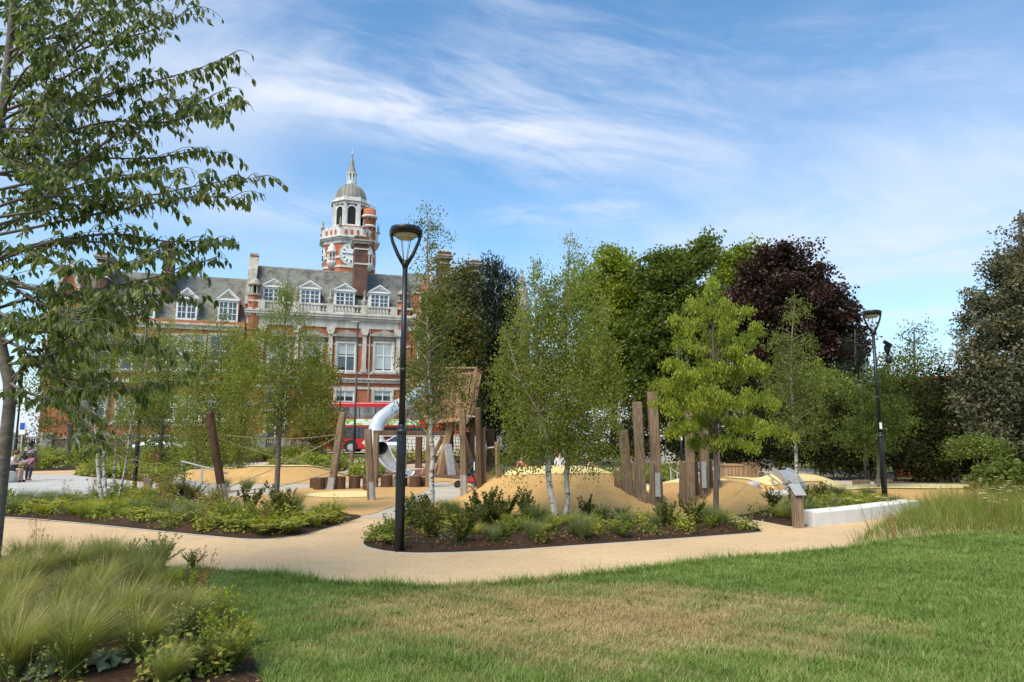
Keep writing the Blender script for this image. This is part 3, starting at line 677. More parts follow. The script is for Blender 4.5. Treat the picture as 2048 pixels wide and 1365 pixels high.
# ---- the cherry hanging in from the left ---------------------------------------
def cherry():
    r = np.random.default_rng(3); YT = 7.4
    T = [at(-24, 1215, YT), at(-6, 1040, YT), at(14, 860, YT), at(22, 780, YT), at(-10, 640, YT), at(-22, 480, YT), at(-12, 330, YT), at(8, 200, YT), at(22, 60, YT), at(40, -140, YT), at(50, -330, YT)]
    T[0][2] = 0; base = T[0].copy(); trunk = np.array(T); e = empty('cherry_tree', base, 'large-leaved green cherry tree filling the upper left corner beside the path', 'tree')
    limbs = [  # start px on trunk, then px points, depth change at the end
        ([(14, 215), (60, 165), (130, 110), (200, 60), (290, 0), (380, -60)], -.8), ([(16, 190), (110, 130), (190, 95), (300, 60), (400, 5)], -.3),
        ([(10, 240), (90, 205), (190, 185), (290, 165), (400, 130), (470, 105)], -1.), ([(8, 260), (110, 262), (220, 245), (330, 245), (420, 220), (498, 200)], -.8),
        ([(6, 300), (60, 275), (110, 235), (200, 160), (270, 100), (330, 60)], .5), ([(5, 330), (90, 255), (160, 262), (260, 258), (360, 225), (450, 180)], .5),
        ([(2, 360), (80, 340), (190, 320), (300, 320), (400, 300), (452, 318)], -.2), ([(4, 380), (110, 345), (210, 290), (290, 220), (340, 200), (440, 240)], -1.2),
        ([(0, 420), (60, 400), (170, 395), (280, 395), (410, 370), (525, 352)], -1.), ([(-2, 470), (80, 455), (180, 430), (300, 410), (400, 395), (498, 405)], -.6),
        ([(-4, 500), (100, 480), (220, 470), (330, 480), (420, 485), (478, 488)], -.4), ([(-4, 540), (60, 575), (140, 590), (240, 585), (330, 550), (400, 515)], -.9),
        ([(0, 560), (90, 590), (190, 600), (280, 605), (340, 590), (400, 600)], .4), ([(5, 620), (80, 595), (190, 585), (290, 560), (350, 545), (440, 505)], .9),
        ([(10, 680), (60, 700), (110, 690), (170, 655), (230, 645), (300, 625)], -.6), ([(14, 735), (70, 725), (130, 700), (200, 690), (290, 690), (350, 700)], -.9),
        ([(18, 760), (60, 735), (130, 755), (200, 770), (280, 775), (370, 760)], -.4), ([(18, 770), (50, 790), (110, 800), (150, 830), (180, 870), (200, 900)], -1.),
        ([(20, 60), (60, 20), (110, -40), (160, -90), (240, -140)], -.6), ([(30, -60), (90, -100), (180, -160), (240, -240)], 0.), ([(16, 120), (70, 60), (90, 0), (110, -60), (150, -120)], .8),
        ([(14, 170), (80, 130), (150, 40), (180, -20), (230, -60)], .9), ([(-4, 450), (60, 430), (100, 380), (160, 330), (230, 290), (290, 300)], 1.), ([(0, 400), (-60, 350), (-140, 330), (-260, 320)], -.5),
        ([(8, 640), (-60, 600), (-180, 570)], .3), ([(10, 240), (-70, 150), (-180, 60)], .6), ([(4, 330), (50, 310), (60, 260), (90, 200), (100, 120), (80, 40)], -1.5), ([(0, 520), (40, 500), (90, 520), (150, 540), (230, 530), (300, 510)], -1.6),
        ([(5, 640), (50, 650), (110, 640), (170, 620), (230, 600), (290, 585)], -1.7), ([(10, 700), (40, 760), (60, 800), (110, 780), (190, 790)], .8), ([(4, 300), (40, 330), (110, 380), (190, 360), (270, 350), (360, 340)], -1.6),
        ([(4, 300), (40, 230), (110, 170), (190, 110), (250, 60), (330, 20)], -1.7), ([(16, 100), (70, 80), (150, 70), (210, 30), (270, -30)], -1.4)]
    paths = []; LP, LA, LN = [], [], []
    def spray(Q, dens, lo=.0, droop=1.3):
        Q = resample(Q, .035); n = len(Q)
        for i in range(int(n * lo), n):
            if r.random() > dens: continue
            for _ in range(1 + (r.random() < .55)):
                d = unit(Q[min(i + 1, n - 1)] - Q[max(i - 1, 0)]); side = unit(np.cross(d, [0, 0, 1])) * r.choice([-1, 1])
                a = d * r.uniform(.1, .8) + side * r.uniform(.15, .9) + np.array([0, 0, -droop * r.uniform(.45, 1.3)]) + r.normal(size=3) * .18
                LP.append(Q[i] + r.normal(size=3) * .008 + unit(a) * .012); LA.append(a); LN.append(unit(side * .3 + d * .9 * r.choice([-.3, 1]) + np.array([0, 0, .8]) + r.normal(size=3) * .55))
    limbs = limbs + [([(a + r.normal() * 6, b + r.uniform(-34, 34)) for a, b in pts[:max(3, int(len(pts) * r.uniform(.6, .9)))]], dd + r.uniform(-.7, .9)) for pts, dd in limbs[::2]]
    for pts, dd in limbs:
        k = len(pts); Y0 = YT; P = np.array([at(p[0] + r.normal() * 3, p[1] + r.normal() * 3, YT + dd * (i / (k - 1)) ** 1.0) for i, p in enumerate(pts)])
        j = int(np.argmin(np.linalg.norm(resample(trunk, .1) - P[0], axis=1))); P[0] = resample(trunk, .1)[j]
        Q = np.array([*map(lambda v: v, resample(np.array(smooth3(P)), .1))]); L_ = len(Q)
        paths.append((Q, np.linspace(.019, .003, L_)))
        spray(Q, .9, .55)
        for i in range(int(L_ * .18), L_ - 1, 1):
            if r.random() > .97: continue
            d = unit(Q[min(i + 1, L_ - 1)] - Q[i - 1]); side = unit(np.cross(d, [0, 0, 1])) * r.choice([-1, 1]); tl = r.uniform(.22, .62) * (1 - .45 * i / L_)
            a = unit(d * r.uniform(.5, 1.1) + side * r.uniform(.2, 1.) + np.array([0, 0, r.uniform(-.35, .45)])); t = np.linspace(0, 1, 6)[:, None]
            T2 = Q[i] + a * tl * t + np.array([0, 0, -.12]) * tl * t ** 2 + np.array([0, 0, .05]) * np.sin(t * 3); paths.append((T2, np.linspace(.0045, .0018, 6))); spray(T2, .70, .12)
    tk = resample(trunk, .1)
    for i in range(28, len(tk)):   # short leafy twigs all along the trunk
        for _ in range(2):
            az = r.uniform(0, 6.28); a = np.array([math.cos(az), math.sin(az), r.uniform(.1, .7)]); tl = r.uniform(.25, .75); t = np.linspace(0, 1, 6)[:, None]; T2 = tk[i] + a * tl * t + np.array([0, 0, -.2]) * tl * t ** 2; paths.append((T2, np.linspace(.005, .002, 6))); spray(T2, .7, .2)
    V, F = tubes_np([(resample(trunk, .2), np.linspace(.068, .024, len(resample(trunk, .2))))], 12); V2, F2 = tubes_np(paths, 5)
    link('trunk', np_mesh('trunk', np.vstack([V, V2]) - base, np.vstack([F, F2 + len(V)]), 'bark_grey', True), e)
    LP = np.array(LP); n = len(LP); sz = r.uniform(.6, 1.2, n)
    link('crown', leaf_mesh('crown', LP - base, np.array(LA), np.array(LN), .100 * sz, .042 * sz, 'l_cherry', 'leaf', r=r), e); print('cherry leaves', n)
def smooth3(P, k=4):
    P = np.asarray(P); out = []; n = len(P)
    for i in range(n - 1):
        p0, p1, p2, p3 = P[max(i - 1, 0)], P[i], P[i + 1], P[min(i + 2, n - 1)]
        for j in range(k):
            t = j / k; out.append(.5 * ((2 * p1) + (-p0 + p2) * t + (2 * p0 - 5 * p1 + 4 * p2 - p3) * t * t + (-p0 + 3 * p1 - 3 * p2 + p3) * t ** 3))
    out.append(P[-1]); return out
cherry()

def gz(p): return np.array([p[0], p[1], float(H(p[0], p[1]))])
# ---- garden trees of the middle distance -------------------------------------------
def mid_trees():
    Y = G(862, 1060)[1]
    make_tree('birch_tree', 'slender single white-stemmed birch with a thin open top behind the tallest lamp post', 'tree', gz(at(862, 1060, Y)),
        [px_stem([(861, 1060), (864, 1000), (863, 950), (867, 905), (860, 870), (864, 820), (857, 740), (859, 690), (853, 620), (857, 560), (854, 500), (857, 450), (851, 405)], Y, .052, .008)],
        [lobe_px(855, 700, 55, 130, Y), lobe_px(845, 800, 50, 60, Y), lobe_px(860, 540, 38, 100, Y), lobe_px(860, 450, 30, 45, Y), lobe_px(900, 470, 8, 30, Y), lobe_px(905, 640, 30, 70, Y), lobe_px(895, 785, 48, 55, Y), lobe_px(875, 730, 52, 42, Y), lobe_px(915, 760, 34, 40, Y), lobe_px(852, 412, 8, 16, Y)], 260, 9800, .044, .032, 'l_birch', 'birch', .12, .6, .5, 1.7, .0022, seed=11, step=.25, up=.5, hang=.8, tsplit=3.0)
    Y = G(1117, 1052)[1]
    make_tree('birch_tree', 'broad multi-stemmed birch with three white stems in front of the orange mound', 'tree', gz(at(1117, 1055, Y)),
        [px_stem([(1110, 1062), (1106, 1010), (1096, 965), (1094, 920), (1082, 860), (1074, 760), (1072, 640), (1066, 520)], Y, .05, .01), px_stem([(1118, 1064), (1100, 965), (1098, 900), (1085, 840), (1040, 760), (1010, 660)], Y, .038, .008, [0, 0, -.1, -.3, -.5, -.6]),
         px_stem([(1128, 1048), (1136, 1000), (1132, 950), (1137, 905), (1131, 860), (1130, 720), (1135, 560), (1142, 455)], Y, .052, .008, [.25, .2, .2, .2, .2, .2]), px_stem([(1129, 1048), (1140, 900), (1165, 800), (1195, 700), (1210, 640)], Y, .025, .006, [.25, .3, .4, .4, .3])],
        [lobe_px(1060, 780, 90, 130, Y), lobe_px(1160, 780, 95, 130, Y), lobe_px(1075, 640, 65, 110, Y), lobe_px(1150, 630, 80, 120, Y), lobe_px(1140, 520, 30, 60, Y), lobe_px(1068, 540, 22, 40, Y), lobe_px(1142, 460, 9, 18, Y), lobe_px(1108, 640, 50, 90, Y), lobe_px(1110, 780, 60, 90, Y), lobe_px(1008, 730, 22, 80, Y), lobe_px(1228, 760, 26, 90, Y), lobe_px(1100, 880, 100, 40, Y), lobe_px(1040, 905, 60, 25, Y), lobe_px(1200, 900, 60, 35, Y)],
        800, 47000, .046, .033, 'l_birch2', 'birch', .12, .9, .5, 1.1, .0022, seed=12, step=.25, up=.6, hang=1.3, flat=1.5, tsplit=1.9)
    Y = G(1432, 1045)[1]
    tips = [(1425, 568, 10, 18), (1412, 592, 12, 16), (1392, 602, 12, 14), (1446, 600, 11, 20), (1462, 615, 10, 16), (1425, 625, 22, 22), (1392, 640, 16, 14), (1372, 645, 12, 16), (1352, 636, 10, 9), (1455, 648, 16, 18), (1483, 632, 12, 20), (1498, 618, 9, 10), (1425, 680, 30, 24), (1385, 690, 22, 20), (1360, 672, 13, 18), (1468, 690, 20, 22), (1495, 670, 11, 20), (1512, 655, 10, 12), (1345, 720, 16, 12), (1320, 724, 14, 8), (1425, 735, 40, 24), (1375, 745, 26, 18), (1480, 740, 28, 18), (1505, 720, 16, 14), (1530, 735, 16, 12), (1345, 765, 24, 12), (1315, 762, 14, 10), (1425, 790, 45, 24), (1370, 800, 32, 18), (1335, 810, 24, 12), (1310, 800, 12, 9), (1490, 790, 30, 18), (1530, 790, 22, 12), (1555, 800, 16, 9), (1425, 835, 42, 18), (1375, 845, 30, 14), (1480, 840, 34, 16), (1525, 850, 24, 12), (1560, 858, 20, 8), (1590, 865, 12, 7), (1440, 875, 40, 12), (1500, 885, 26, 9), (1385, 880, 20, 10), (1345, 855, 16, 9)]
    make_tree('cherry_tree', 'young bright green conical tree with drooping leaves in the end of the island bed', 'tree', gz(at(1432, 1045, Y)),
        [px_stem([(1432, 1045), (1432, 950), (1432, 860), (1430, 780), (1427, 700), (1425, 620), (1425, 565)], Y, .062, .012)],
        [lobe_px(a_, b_, c_, d_, Y, (-1) ** i_ * (.12 + .5 * ((i_ * 7) % 5) / 5) * (0.4 if b_ < 650 else 1), max(c_, 20) * Y / F_PX) for i_, (a_, b_, c_, d_) in enumerate(tips)],
        380, 26000, .078, .030, 'l_bright', 'bark', .085, 1.3, .35, 1.25, .0025, seed=13, step=.25, up=.9, hang=.8, flat=.8)
    Y = G(550, 1028)[1]
    make_tree('alder_tree', 'grey-trunked green tree with narrow leaves in the left bed before the rope posts', 'tree', gz(at(550, 1028, Y)),
        [px_stem([(550, 1030), (555, 950), (558, 870), (562, 800), (566, 720), (570, 640), (576, 560)], Y, .072, .012)],
        [lobe_px(570, 590, 26, 40, Y), lobe_px(565, 660, 70, 50, Y), lobe_px(500, 700, 40, 60, Y), lobe_px(570, 740, 100, 70, Y), lobe_px(630, 730, 42, 70, Y), lobe_px(560, 820, 95, 45, Y), lobe_px(470, 780, 24, 50, Y), lobe_px(650, 820, 30, 50, Y)],
        420, 24000, .066, .023, 'l_birch2', 'bark_grey', .14, .9, .5, 1.7, .0025, seed=14, step=.25, up=.8, hang=1., flat=1.3)
    Y = G(210, 1020)[1]
    make_tree('birch_tree', 'multi-stemmed birch with thin white stems fanning out in the left bed', 'tree', gz(at(215, 1020, Y)),
        [px_stem([(206, 1020), (196, 940), (190, 840), (192, 740), (188, 640), (200, 560)], Y, .05, .008), px_stem([(214, 1018), (207, 930), (212, 830), (224, 700), (232, 600)], Y, .05, .008, [0, .1, .2, .2, .2]),
         px_stem([(222, 1016), (230, 930), (232, 850), (250, 760)], Y, .034, .007, [.2, .3, .4, .5]), px_stem([(233, 1015), (252, 930), (262, 850), (290, 740), (310, 650)], Y, .034, .007, [.1, -.1, -.3, -.3, -.3])],
        [lobe_px(200, 640, 85, 90, Y), lobe_px(270, 740, 90, 100, Y), lobe_px(160, 760, 50, 90, Y), lobe_px(310, 830, 62, 70, Y), lobe_px(330, 930, 45, 40, Y), lobe_px(220, 870, 70, 50, Y), lobe_px(340, 690, 40, 60, Y)],
        400, 19500, .050, .036, 'l_birch2', 'birch', .15, .7, .5, 1.1, .0022, seed=15, step=.25, up=.6, hang=.8, tsplit=3.4)
    Y = 33.
    for i, (px, top, w_) in enumerate([(392, 660, 45), (440, 610, 52), (478, 640, 46)]):
        make_tree('birch_tree', ['small dense birch left of the leaning dark rope post', 'tallest of the birches behind the leaning dark rope post', 'narrow birch just right of the leaning dark rope post'][i], 'tree', gz(at(px, 955, Y + i * .8)),
            [px_stem([(px, 955), (px - 3, 860), (px + 3, 760), (px, top)], Y + i * .8, .08, .015), px_stem([(px + 4, 955), (px + 12, 860), (px + 18, 760), (px + 22, top + 60)], Y + i * .8, .06, .012)],
            [lobe_px(px, 720, w_ * .8, 80, Y), lobe_px(px + 6, 810, w_, 90, Y), lobe_px(px, 890, w_ * .9, 50, Y), lobe_px(px, top + 30, w_ * .4, 40, Y)], 240, 11500, .085, .062, 'l_birch2', 'birch', .26, .5, .5, 1.5, .004, seed=20 + i, step=.5, up=.6, hang=1.2, flat=1.5, tsplit=4)
    Y = G(1594, 1010)[1]
    make_tree('birch_tree', 'thin birch with a pale stem rising beside the steel embankment slide', 'tree', gz(at(1594, 1005, Y)),
        [px_stem([(1594, 1005), (1593, 930), (1590, 860), (1583, 780), (1582, 700), (1590, 590)], Y, .055, .01)],
        [lobe_px(1592, 620, 24, 36, Y), lobe_px(1590, 595, 9, 12, Y), lobe_px(1585, 690, 52, 40, Y), lobe_px(1555, 680, 22, 30, Y), lobe_px(1585, 770, 60, 60, Y), lobe_px(1600, 850, 60, 50, Y), lobe_px(1635, 780, 25, 60, Y)], 200, 9500, .062, .036, 'l_birch', 'birch', .15, .9, .5, 1.5, .0025, seed=16, step=.25, up=.5, hang=.9, tsplit=3.2)
    Y = G(1760, 998)[1] + 1.2
    make_tree('hornbeam_tree', 'small round green tree standing close to the tall lamp post with a camera', 'tree', gz(at(1757, 985, Y)),
        [px_stem([(1757, 985), (1756, 930), (1753, 870), (1748, 790)], Y, .05, .012)],
        [lobe_px(1745, 800, 60, 50, Y), lobe_px(1750, 870, 68, 45, Y), lobe_px(1700, 870, 34, 30, Y), lobe_px(1760, 745, 34, 30, Y), lobe_px(1805, 830, 34, 40, Y)], 180, 8500, .09, .04, 'l_plane', 'bark_grey', .18, .7, .6, 1.2, .0025, seed=17, step=.25, up=.5)
mid_trees()

# ---- big trees behind ----------------------------------------------------------------
def back_trees():
    def T(name, label, px, Y, top, lobes, ncl, nl, ll, lw, leaf, bark='bark', r0=.3, sp=.7, seed=1, **k):
        b = at(px, 900, Y); b = gz(b); tp = at(px, top, Y)
        return make_tree(name, label, 'tree', b, [(np.array([b, b + (tp - b) * .35 + [.2, 0, 0], b + (tp - b) * .7, tp]), r0, .03)], [lobe_px(*l[:4], Y, l[4] if len(l) > 4 else 0., l[5] if len(l) > 5 else None) for l in lobes], ncl, nl, ll, lw, leaf, bark, sp, .3, .8, k.pop('first', 2.), .01, seed=seed, step=k.pop('step', 1.), nb=3, **k)
    T('plane_tree', 'tall lime-green tree just right of the broad birch', 1225, 56., 520, [(1225, 560, 55, 60), (1170, 580, 40, 60), (1225, 660, 75, 80), (1270, 620, 45, 80), (1200, 740, 70, 70), (1285, 740, 55, 60), (1225, 505, 26, 20)], 520, 44000, .26, .2, 'l_lime', seed=31, sp=.6)
    T('plane_tree', 'tall dense mid-green tree left of the dark purple tree', 1360, 53., 500, [(1330, 560, 60, 60), (1400, 530, 40, 45), (1404, 490, 24, 22), (1370, 640, 95, 70), (1310, 650, 60, 70), (1350, 730, 100, 70), (1430, 640, 50, 80), (1300, 790, 60, 50), (1400, 790, 80, 60), (1345, 520, 30, 25)], 700, 62000, .26, .21, 'l_plane', seed=32, sp=.6)
    T('plane_tree', 'bright green tree top showing over the dark purple tree', 1495, 66., 490, [(1500, 510, 50, 34), (1460, 540, 40, 40), (1500, 600, 70, 70)], 200, 17000, .28, .22, 'l_lime', seed=33, sp=.6)
    T('copper_beech', 'large dark purple-leaved tree', 1580, 46., 510, [(1545, 535, 60, 50), (1600, 530, 55, 45), (1560, 620, 105, 80), (1640, 610, 60, 75), (1490, 620, 45, 70), (1600, 710, 115, 70), (1680, 680, 50, 60), (1500, 710, 60, 70), (1560, 790, 100, 50), (1550, 500, 26, 20), (1690, 620, 24, 30)], 800, 70000, .22, .17, 'l_purple', seed=34, sp=.52)
    make_tree('yew_tree', 'nearly black upright conifer behind the broad birch', 'tree', gz(at(985, 900, 46.)), [px_stem([(985, 910), (985, 760), (985, 620), (986, 530)], 46., .3, .03)],
        [lobe_px(*l, 46.) for l in [(985, 560, 24, 48), (955, 600, 24, 60), (1015, 600, 22, 50), (985, 660, 52, 70), (960, 740, 50, 70), (1015, 740, 50, 70), (938, 580, 14, 36), (1000, 830, 70, 60), (1040, 640, 14, 36)]], 420, 36000, .34, .07, 'l_yew', 'bark', .42, -1.0, .1, 1.5, .01, seed=35, step=1., nb=3, flat=1.3)
    T('holly_tree', 'dark green bushy tree tinged with brown behind the slender birch', 895, 41., 580, [(890, 600, 40, 50), (920, 660, 50, 60), (870, 660, 40, 60), (900, 740, 65, 60), (850, 740, 36, 50), (935, 740, 40, 60), (905, 820, 60, 45), (860, 800, 40, 40), (925, 560, 28, 30)], 420, 34000, .17, .12, 'l_holly', seed=36, sp=.45)
    T('maple_tree', 'green tree with rusty leaves in front of the red bus', 640, 48., 720, [(640, 760, 34, 45), (620, 820, 40, 50), (655, 850, 36, 45), (600, 860, 30, 40)], 190, 12000, .15, .11, 'l_rust', seed=37, sp=.4, r0=.16)
    T('ash_tree', 'wispy green tree rising in front of the far left end of the brick building', 140, 44., 560, [(140, 640, 60, 80), (110, 760, 60, 90), (180, 740, 60, 90), (90, 860, 45, 50)], 220, 8000, .16, .1, 'l_birch', seed=38, sp=.5, r0=.16)
    T('ash_tree', 'bushy green tree behind the multi-stemmed birch of the left bed', 320, 42., 640, [(310, 700, 50, 60), (340, 790, 60, 70), (280, 820, 50, 60), (340, 880, 50, 40)], 210, 9000, .15, .1, 'l_mid', seed=39, sp=.45, r0=.16)
    T('oak_tree', 'huge grey-green evergreen oak at the right edge of the photo', 2040, 27., 420, [(2058, 485, 36, 60), (2010, 555, 46, 52), (2035, 530, 46, 56), (1962, 610, 34, 48), (2070, 620, 90, 90), (1985, 660, 60, 80), (2060, 760, 120, 90), (1975, 780, 56, 80), (2060, 880, 100, 60), (2180, 700, 120, 180), (2150, 500, 90, 110), (1945, 700, 30, 50), (1995, 860, 60, 50), (2130, 460, 60, 60)], 900, 105000, .15, .075, 'l_oak', seed=40, sp=.34, r0=.3, step=.6, first=1.)
    T('conifer_tree', 'dark green conifer at the right foot of the purple tree', 1710, 42., 660, [(1712, 700, 20, 45), (1705, 770, 45, 60), (1730, 790, 40, 60), (1690, 850, 50, 50)], 240, 15000, .26, .05, 'l_yew', seed=41, sp=.4, r0=.18)
    T('ash_tree', 'tall sparse young tree with sky behind it right of the camera lamp post', 1828, 36., 660, [(1828, 700, 30, 45), (1800, 760, 50, 50), (1860, 770, 50, 50), (1830, 830, 70, 50), (1840, 665, 12, 22), (1785, 730, 25, 30), (1870, 720, 25, 30)], 230, 9000, .14, .075, 'l_mid', seed=42, sp=.42, r0=.1)
    T('maple_tree', 'low yellow-green tree beneath the evergreen oak', 1950, 23., 885, [(1945, 890, 42, 18), (1985, 895, 30, 16), (1915, 902, 22, 12)], 80, 3600, .09, .05, 'l_mid', seed=43, sp=.2, r0=.04, step=.3, first=.6)
    # undergrowth between: each a shrub of its own
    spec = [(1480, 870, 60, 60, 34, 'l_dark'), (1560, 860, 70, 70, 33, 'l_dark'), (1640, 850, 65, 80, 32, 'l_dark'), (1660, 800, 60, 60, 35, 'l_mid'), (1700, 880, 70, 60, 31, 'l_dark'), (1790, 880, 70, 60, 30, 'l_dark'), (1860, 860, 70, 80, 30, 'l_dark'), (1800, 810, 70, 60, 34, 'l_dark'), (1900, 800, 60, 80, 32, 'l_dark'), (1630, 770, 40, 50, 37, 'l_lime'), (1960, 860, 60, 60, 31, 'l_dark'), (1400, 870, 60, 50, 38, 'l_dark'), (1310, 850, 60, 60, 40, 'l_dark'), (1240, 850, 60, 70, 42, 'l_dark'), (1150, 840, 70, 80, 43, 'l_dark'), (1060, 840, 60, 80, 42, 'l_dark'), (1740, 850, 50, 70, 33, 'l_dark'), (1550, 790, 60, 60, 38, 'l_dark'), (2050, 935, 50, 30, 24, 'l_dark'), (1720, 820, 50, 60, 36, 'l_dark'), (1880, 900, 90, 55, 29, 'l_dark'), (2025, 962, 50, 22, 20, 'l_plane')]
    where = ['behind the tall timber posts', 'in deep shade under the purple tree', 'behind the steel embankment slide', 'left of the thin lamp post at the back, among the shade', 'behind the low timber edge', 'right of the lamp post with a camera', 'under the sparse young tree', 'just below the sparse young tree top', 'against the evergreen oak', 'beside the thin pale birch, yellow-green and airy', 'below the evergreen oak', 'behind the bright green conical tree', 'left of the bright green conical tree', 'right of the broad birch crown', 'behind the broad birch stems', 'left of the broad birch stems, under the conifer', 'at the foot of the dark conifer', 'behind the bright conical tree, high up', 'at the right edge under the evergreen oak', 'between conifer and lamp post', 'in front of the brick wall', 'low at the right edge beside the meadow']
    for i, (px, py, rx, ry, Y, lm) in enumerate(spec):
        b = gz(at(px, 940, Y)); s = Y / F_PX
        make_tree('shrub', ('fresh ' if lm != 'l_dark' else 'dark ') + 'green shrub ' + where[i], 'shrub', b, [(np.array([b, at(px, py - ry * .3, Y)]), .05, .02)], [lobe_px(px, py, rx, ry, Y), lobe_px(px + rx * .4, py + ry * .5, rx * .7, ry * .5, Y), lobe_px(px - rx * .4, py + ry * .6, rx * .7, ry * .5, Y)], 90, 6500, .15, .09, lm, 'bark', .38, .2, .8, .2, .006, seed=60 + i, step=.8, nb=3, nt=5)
back_trees()
# ---- low plants -------------------------------------------------------------------------
def blades(B, az, h, lean, bend, wd, S=3, sag=.35, twist=None):
    """ribbons from base points B; az direction of lean; returns V,F,k"""
    n = len(B); D = np.stack([np.cos(az), np.sin(az), 0 * az], 1); tw = az + (np.pi / 2 if twist is None else twist); Wd = np.stack([np.cos(tw), np.sin(tw), 0 * az], 1)
    lv = []
    for k in range(S + 1):
        t = k / S; p = B + D * ((lean * t + bend * t * t) * h)[:, None] + np.array([0, 0, 1.]) * (h * (t - sag * bend * t * t))[:, None]
        ww = wd * (1 - t) ** .6
        if k < S: lv += [p - Wd * ww[:, None] / 2, p + Wd * ww[:, None] / 2]
        else: lv += [p]
    V = np.stack(lv, 1); m = V.shape[1]; b = np.arange(n)[:, None] * m
    Q = [b + np.array([[2 * k, 2 * k + 1, 2 * k + 3, 2 * k + 2]]) for k in range(S - 1)]; T = b + np.array([[2 * S - 2, 2 * S - 1, 2 * S]])
    F = ([np.concatenate(Q)] if Q else []) + [T]
    return V.reshape(-1, 3), F, S
def blade_mesh(name, B, az, h, lean, bend, wd, mat, S=3, sag=.35, rn=None, r=rng, twist=None, extra=None, grad=0.):
    V, F, k = blades(B, az, h, lean, bend, wd, S, sag, twist); rn = r.random(len(B)) if rn is None else rn
    at_ = {'rnd': np.clip(np.tile(rn, k) * (1 - grad) + grad * np.repeat(np.linspace(0, 1, k), len(B)), 0, 1)}
    for a, v in (extra or {}).items(): at_[a] = np.tile(v, k)
    return np_mesh(name, V, F, mat, True, at_)
def clump(n, h, hv, spread, bend, wd, mat, seed, S=5, r0=.04, wind=0., sag=.35, grad=0.):
    r = np.random.default_rng(seed); az = r.uniform(0, 2 * np.pi, n); rad = r0 * np.sqrt(r.random(n)); B = np.stack([np.cos(az) * rad, np.sin(az) * rad, 0 * az], 1)
    az2 = az + r.normal(size=n) * .5
    if wind:   # blow the tips towards +x
        d = np.stack([np.cos(az2) + wind, np.sin(az2)], 1); az2 = np.arctan2(d[:, 1], d[:, 0])
    return blade_mesh('blades', B, az2, h * r.uniform(1 - hv, 1, n), spread * r.random(n), bend * r.uniform(.3, 1.2, n), wd * r.uniform(.7, 1.3, n), mat, S, sag, r=r, twist=r.uniform(.9, 2.2, n), grad=grad)
def fern_mesh(seed, L_=.5, nf=14):
    r = np.random.default_rng(seed); P, A, Nn, ln = [], [], [], []
    for f in range(nf):
        az = 2 * math.pi * f / nf + r.normal() * .25; l = L_ * r.uniform(.7, 1.1); d = np.array([math.cos(az), math.sin(az), 0]); sd_ = np.array([-d[1], d[0], 0]); el = r.uniform(.75, 1.3)
        for j in range(2, 18):
            t = j / 18; p = d * l * (math.cos(el) * t + .35 * t * t) + np.array([0, 0, 1]) * l * (math.sin(el) * t * 1.1 - .52 * t * t); lf = l * .26 * math.sin(math.pi * min(1, t * .9 + .12)) ** .8
            for s_ in (-1, 1):
                P.append(p); A.append(sd_ * s_ + d * .35 + np.array([0, 0, -.15])); Nn.append(np.array([0, 0, 1.]) + d * .3 + r.normal(size=3) * .15); ln.append(lf)
    ln = np.array(ln); return leaf_mesh('fronds', np.array(P), np.array(A), np.array(Nn), ln, ln * .30 + .004, 'l_fern', r=r)
def mound_mesh(seed, R_=.24, hh=.22, n=420, ll=.055, lw=.04, mat='l_peren', spikes=0):
    r = np.random.default_rng(seed); d = rnd_dir(n, r); d[:, 2] = np.abs(d[:, 2]); rr = r.random(n) ** .4; P = d * rr[:, None] * np.array([R_, R_, hh]) * (1 + .25 * np.sin(d[:, :1] * 7 + seed) + .15 * r.normal(size=(n, 1)))
    P[:, 2] = np.abs(P[:, 2]); Nn = d + np.array([0, 0, 1.]) + r.normal(size=(n, 3)) * .4; A = np.cross(Nn, rnd_dir(n, r)) + d * .5
    return leaf_mesh('foliage', P, A, Nn, ll * r.uniform(.6, 1.3, n), lw * r.uniform(.6, 1.3, n), mat, r=r)
def upright_mesh(seed, hh=.6, ns=16, per=26, ll=.05, lw=.022, spread=.22, mat='l_shrubdk', rise=.9):
    r = np.random.default_rng(seed); P, A, Nn = [], [], []; st = []
    for s_ in range(ns):
        az = r.uniform(0, 6.28); d = np.array([math.cos(az), math.sin(az), 0]); h = hh * r.uniform(.5, 1.); sp = spread * r.uniform(.2, 1.1); pts = np.array([d * (.02 + sp * t ** 1.3) + np.array([0, 0, h * t]) for t in np.linspace(0, 1, 6)]); st.append((pts, np.linspace(.004, .0015, 6)))
        for j in range(per):
            t = r.uniform(.2, 1); p = d * (.02 + sp * t ** 1.3) + np.array([0, 0, h * t]); a = rnd_dir(1, r)[0]; a[2] = abs(a[2]) * .8 + .1; P.append(p); A.append(a); Nn.append(np.array([0, 0, rise]) + r.normal(size=3) * .5)
    P = np.array(P); n = len(P); V, F, k = leaves(P, np.array(A), np.array(Nn), ll * r.uniform(.6, 1.3, n), lw * r.uniform(.7, 1.2, n)); V2, F2 = tubes_np(st, 3)
    return np_mesh('foliage', np.vstack([V, V2]), np.vstack([F, F2 + len(V)]), mat, False, {'rnd': np.r_[r.random(n), np.zeros(len(F2))]})
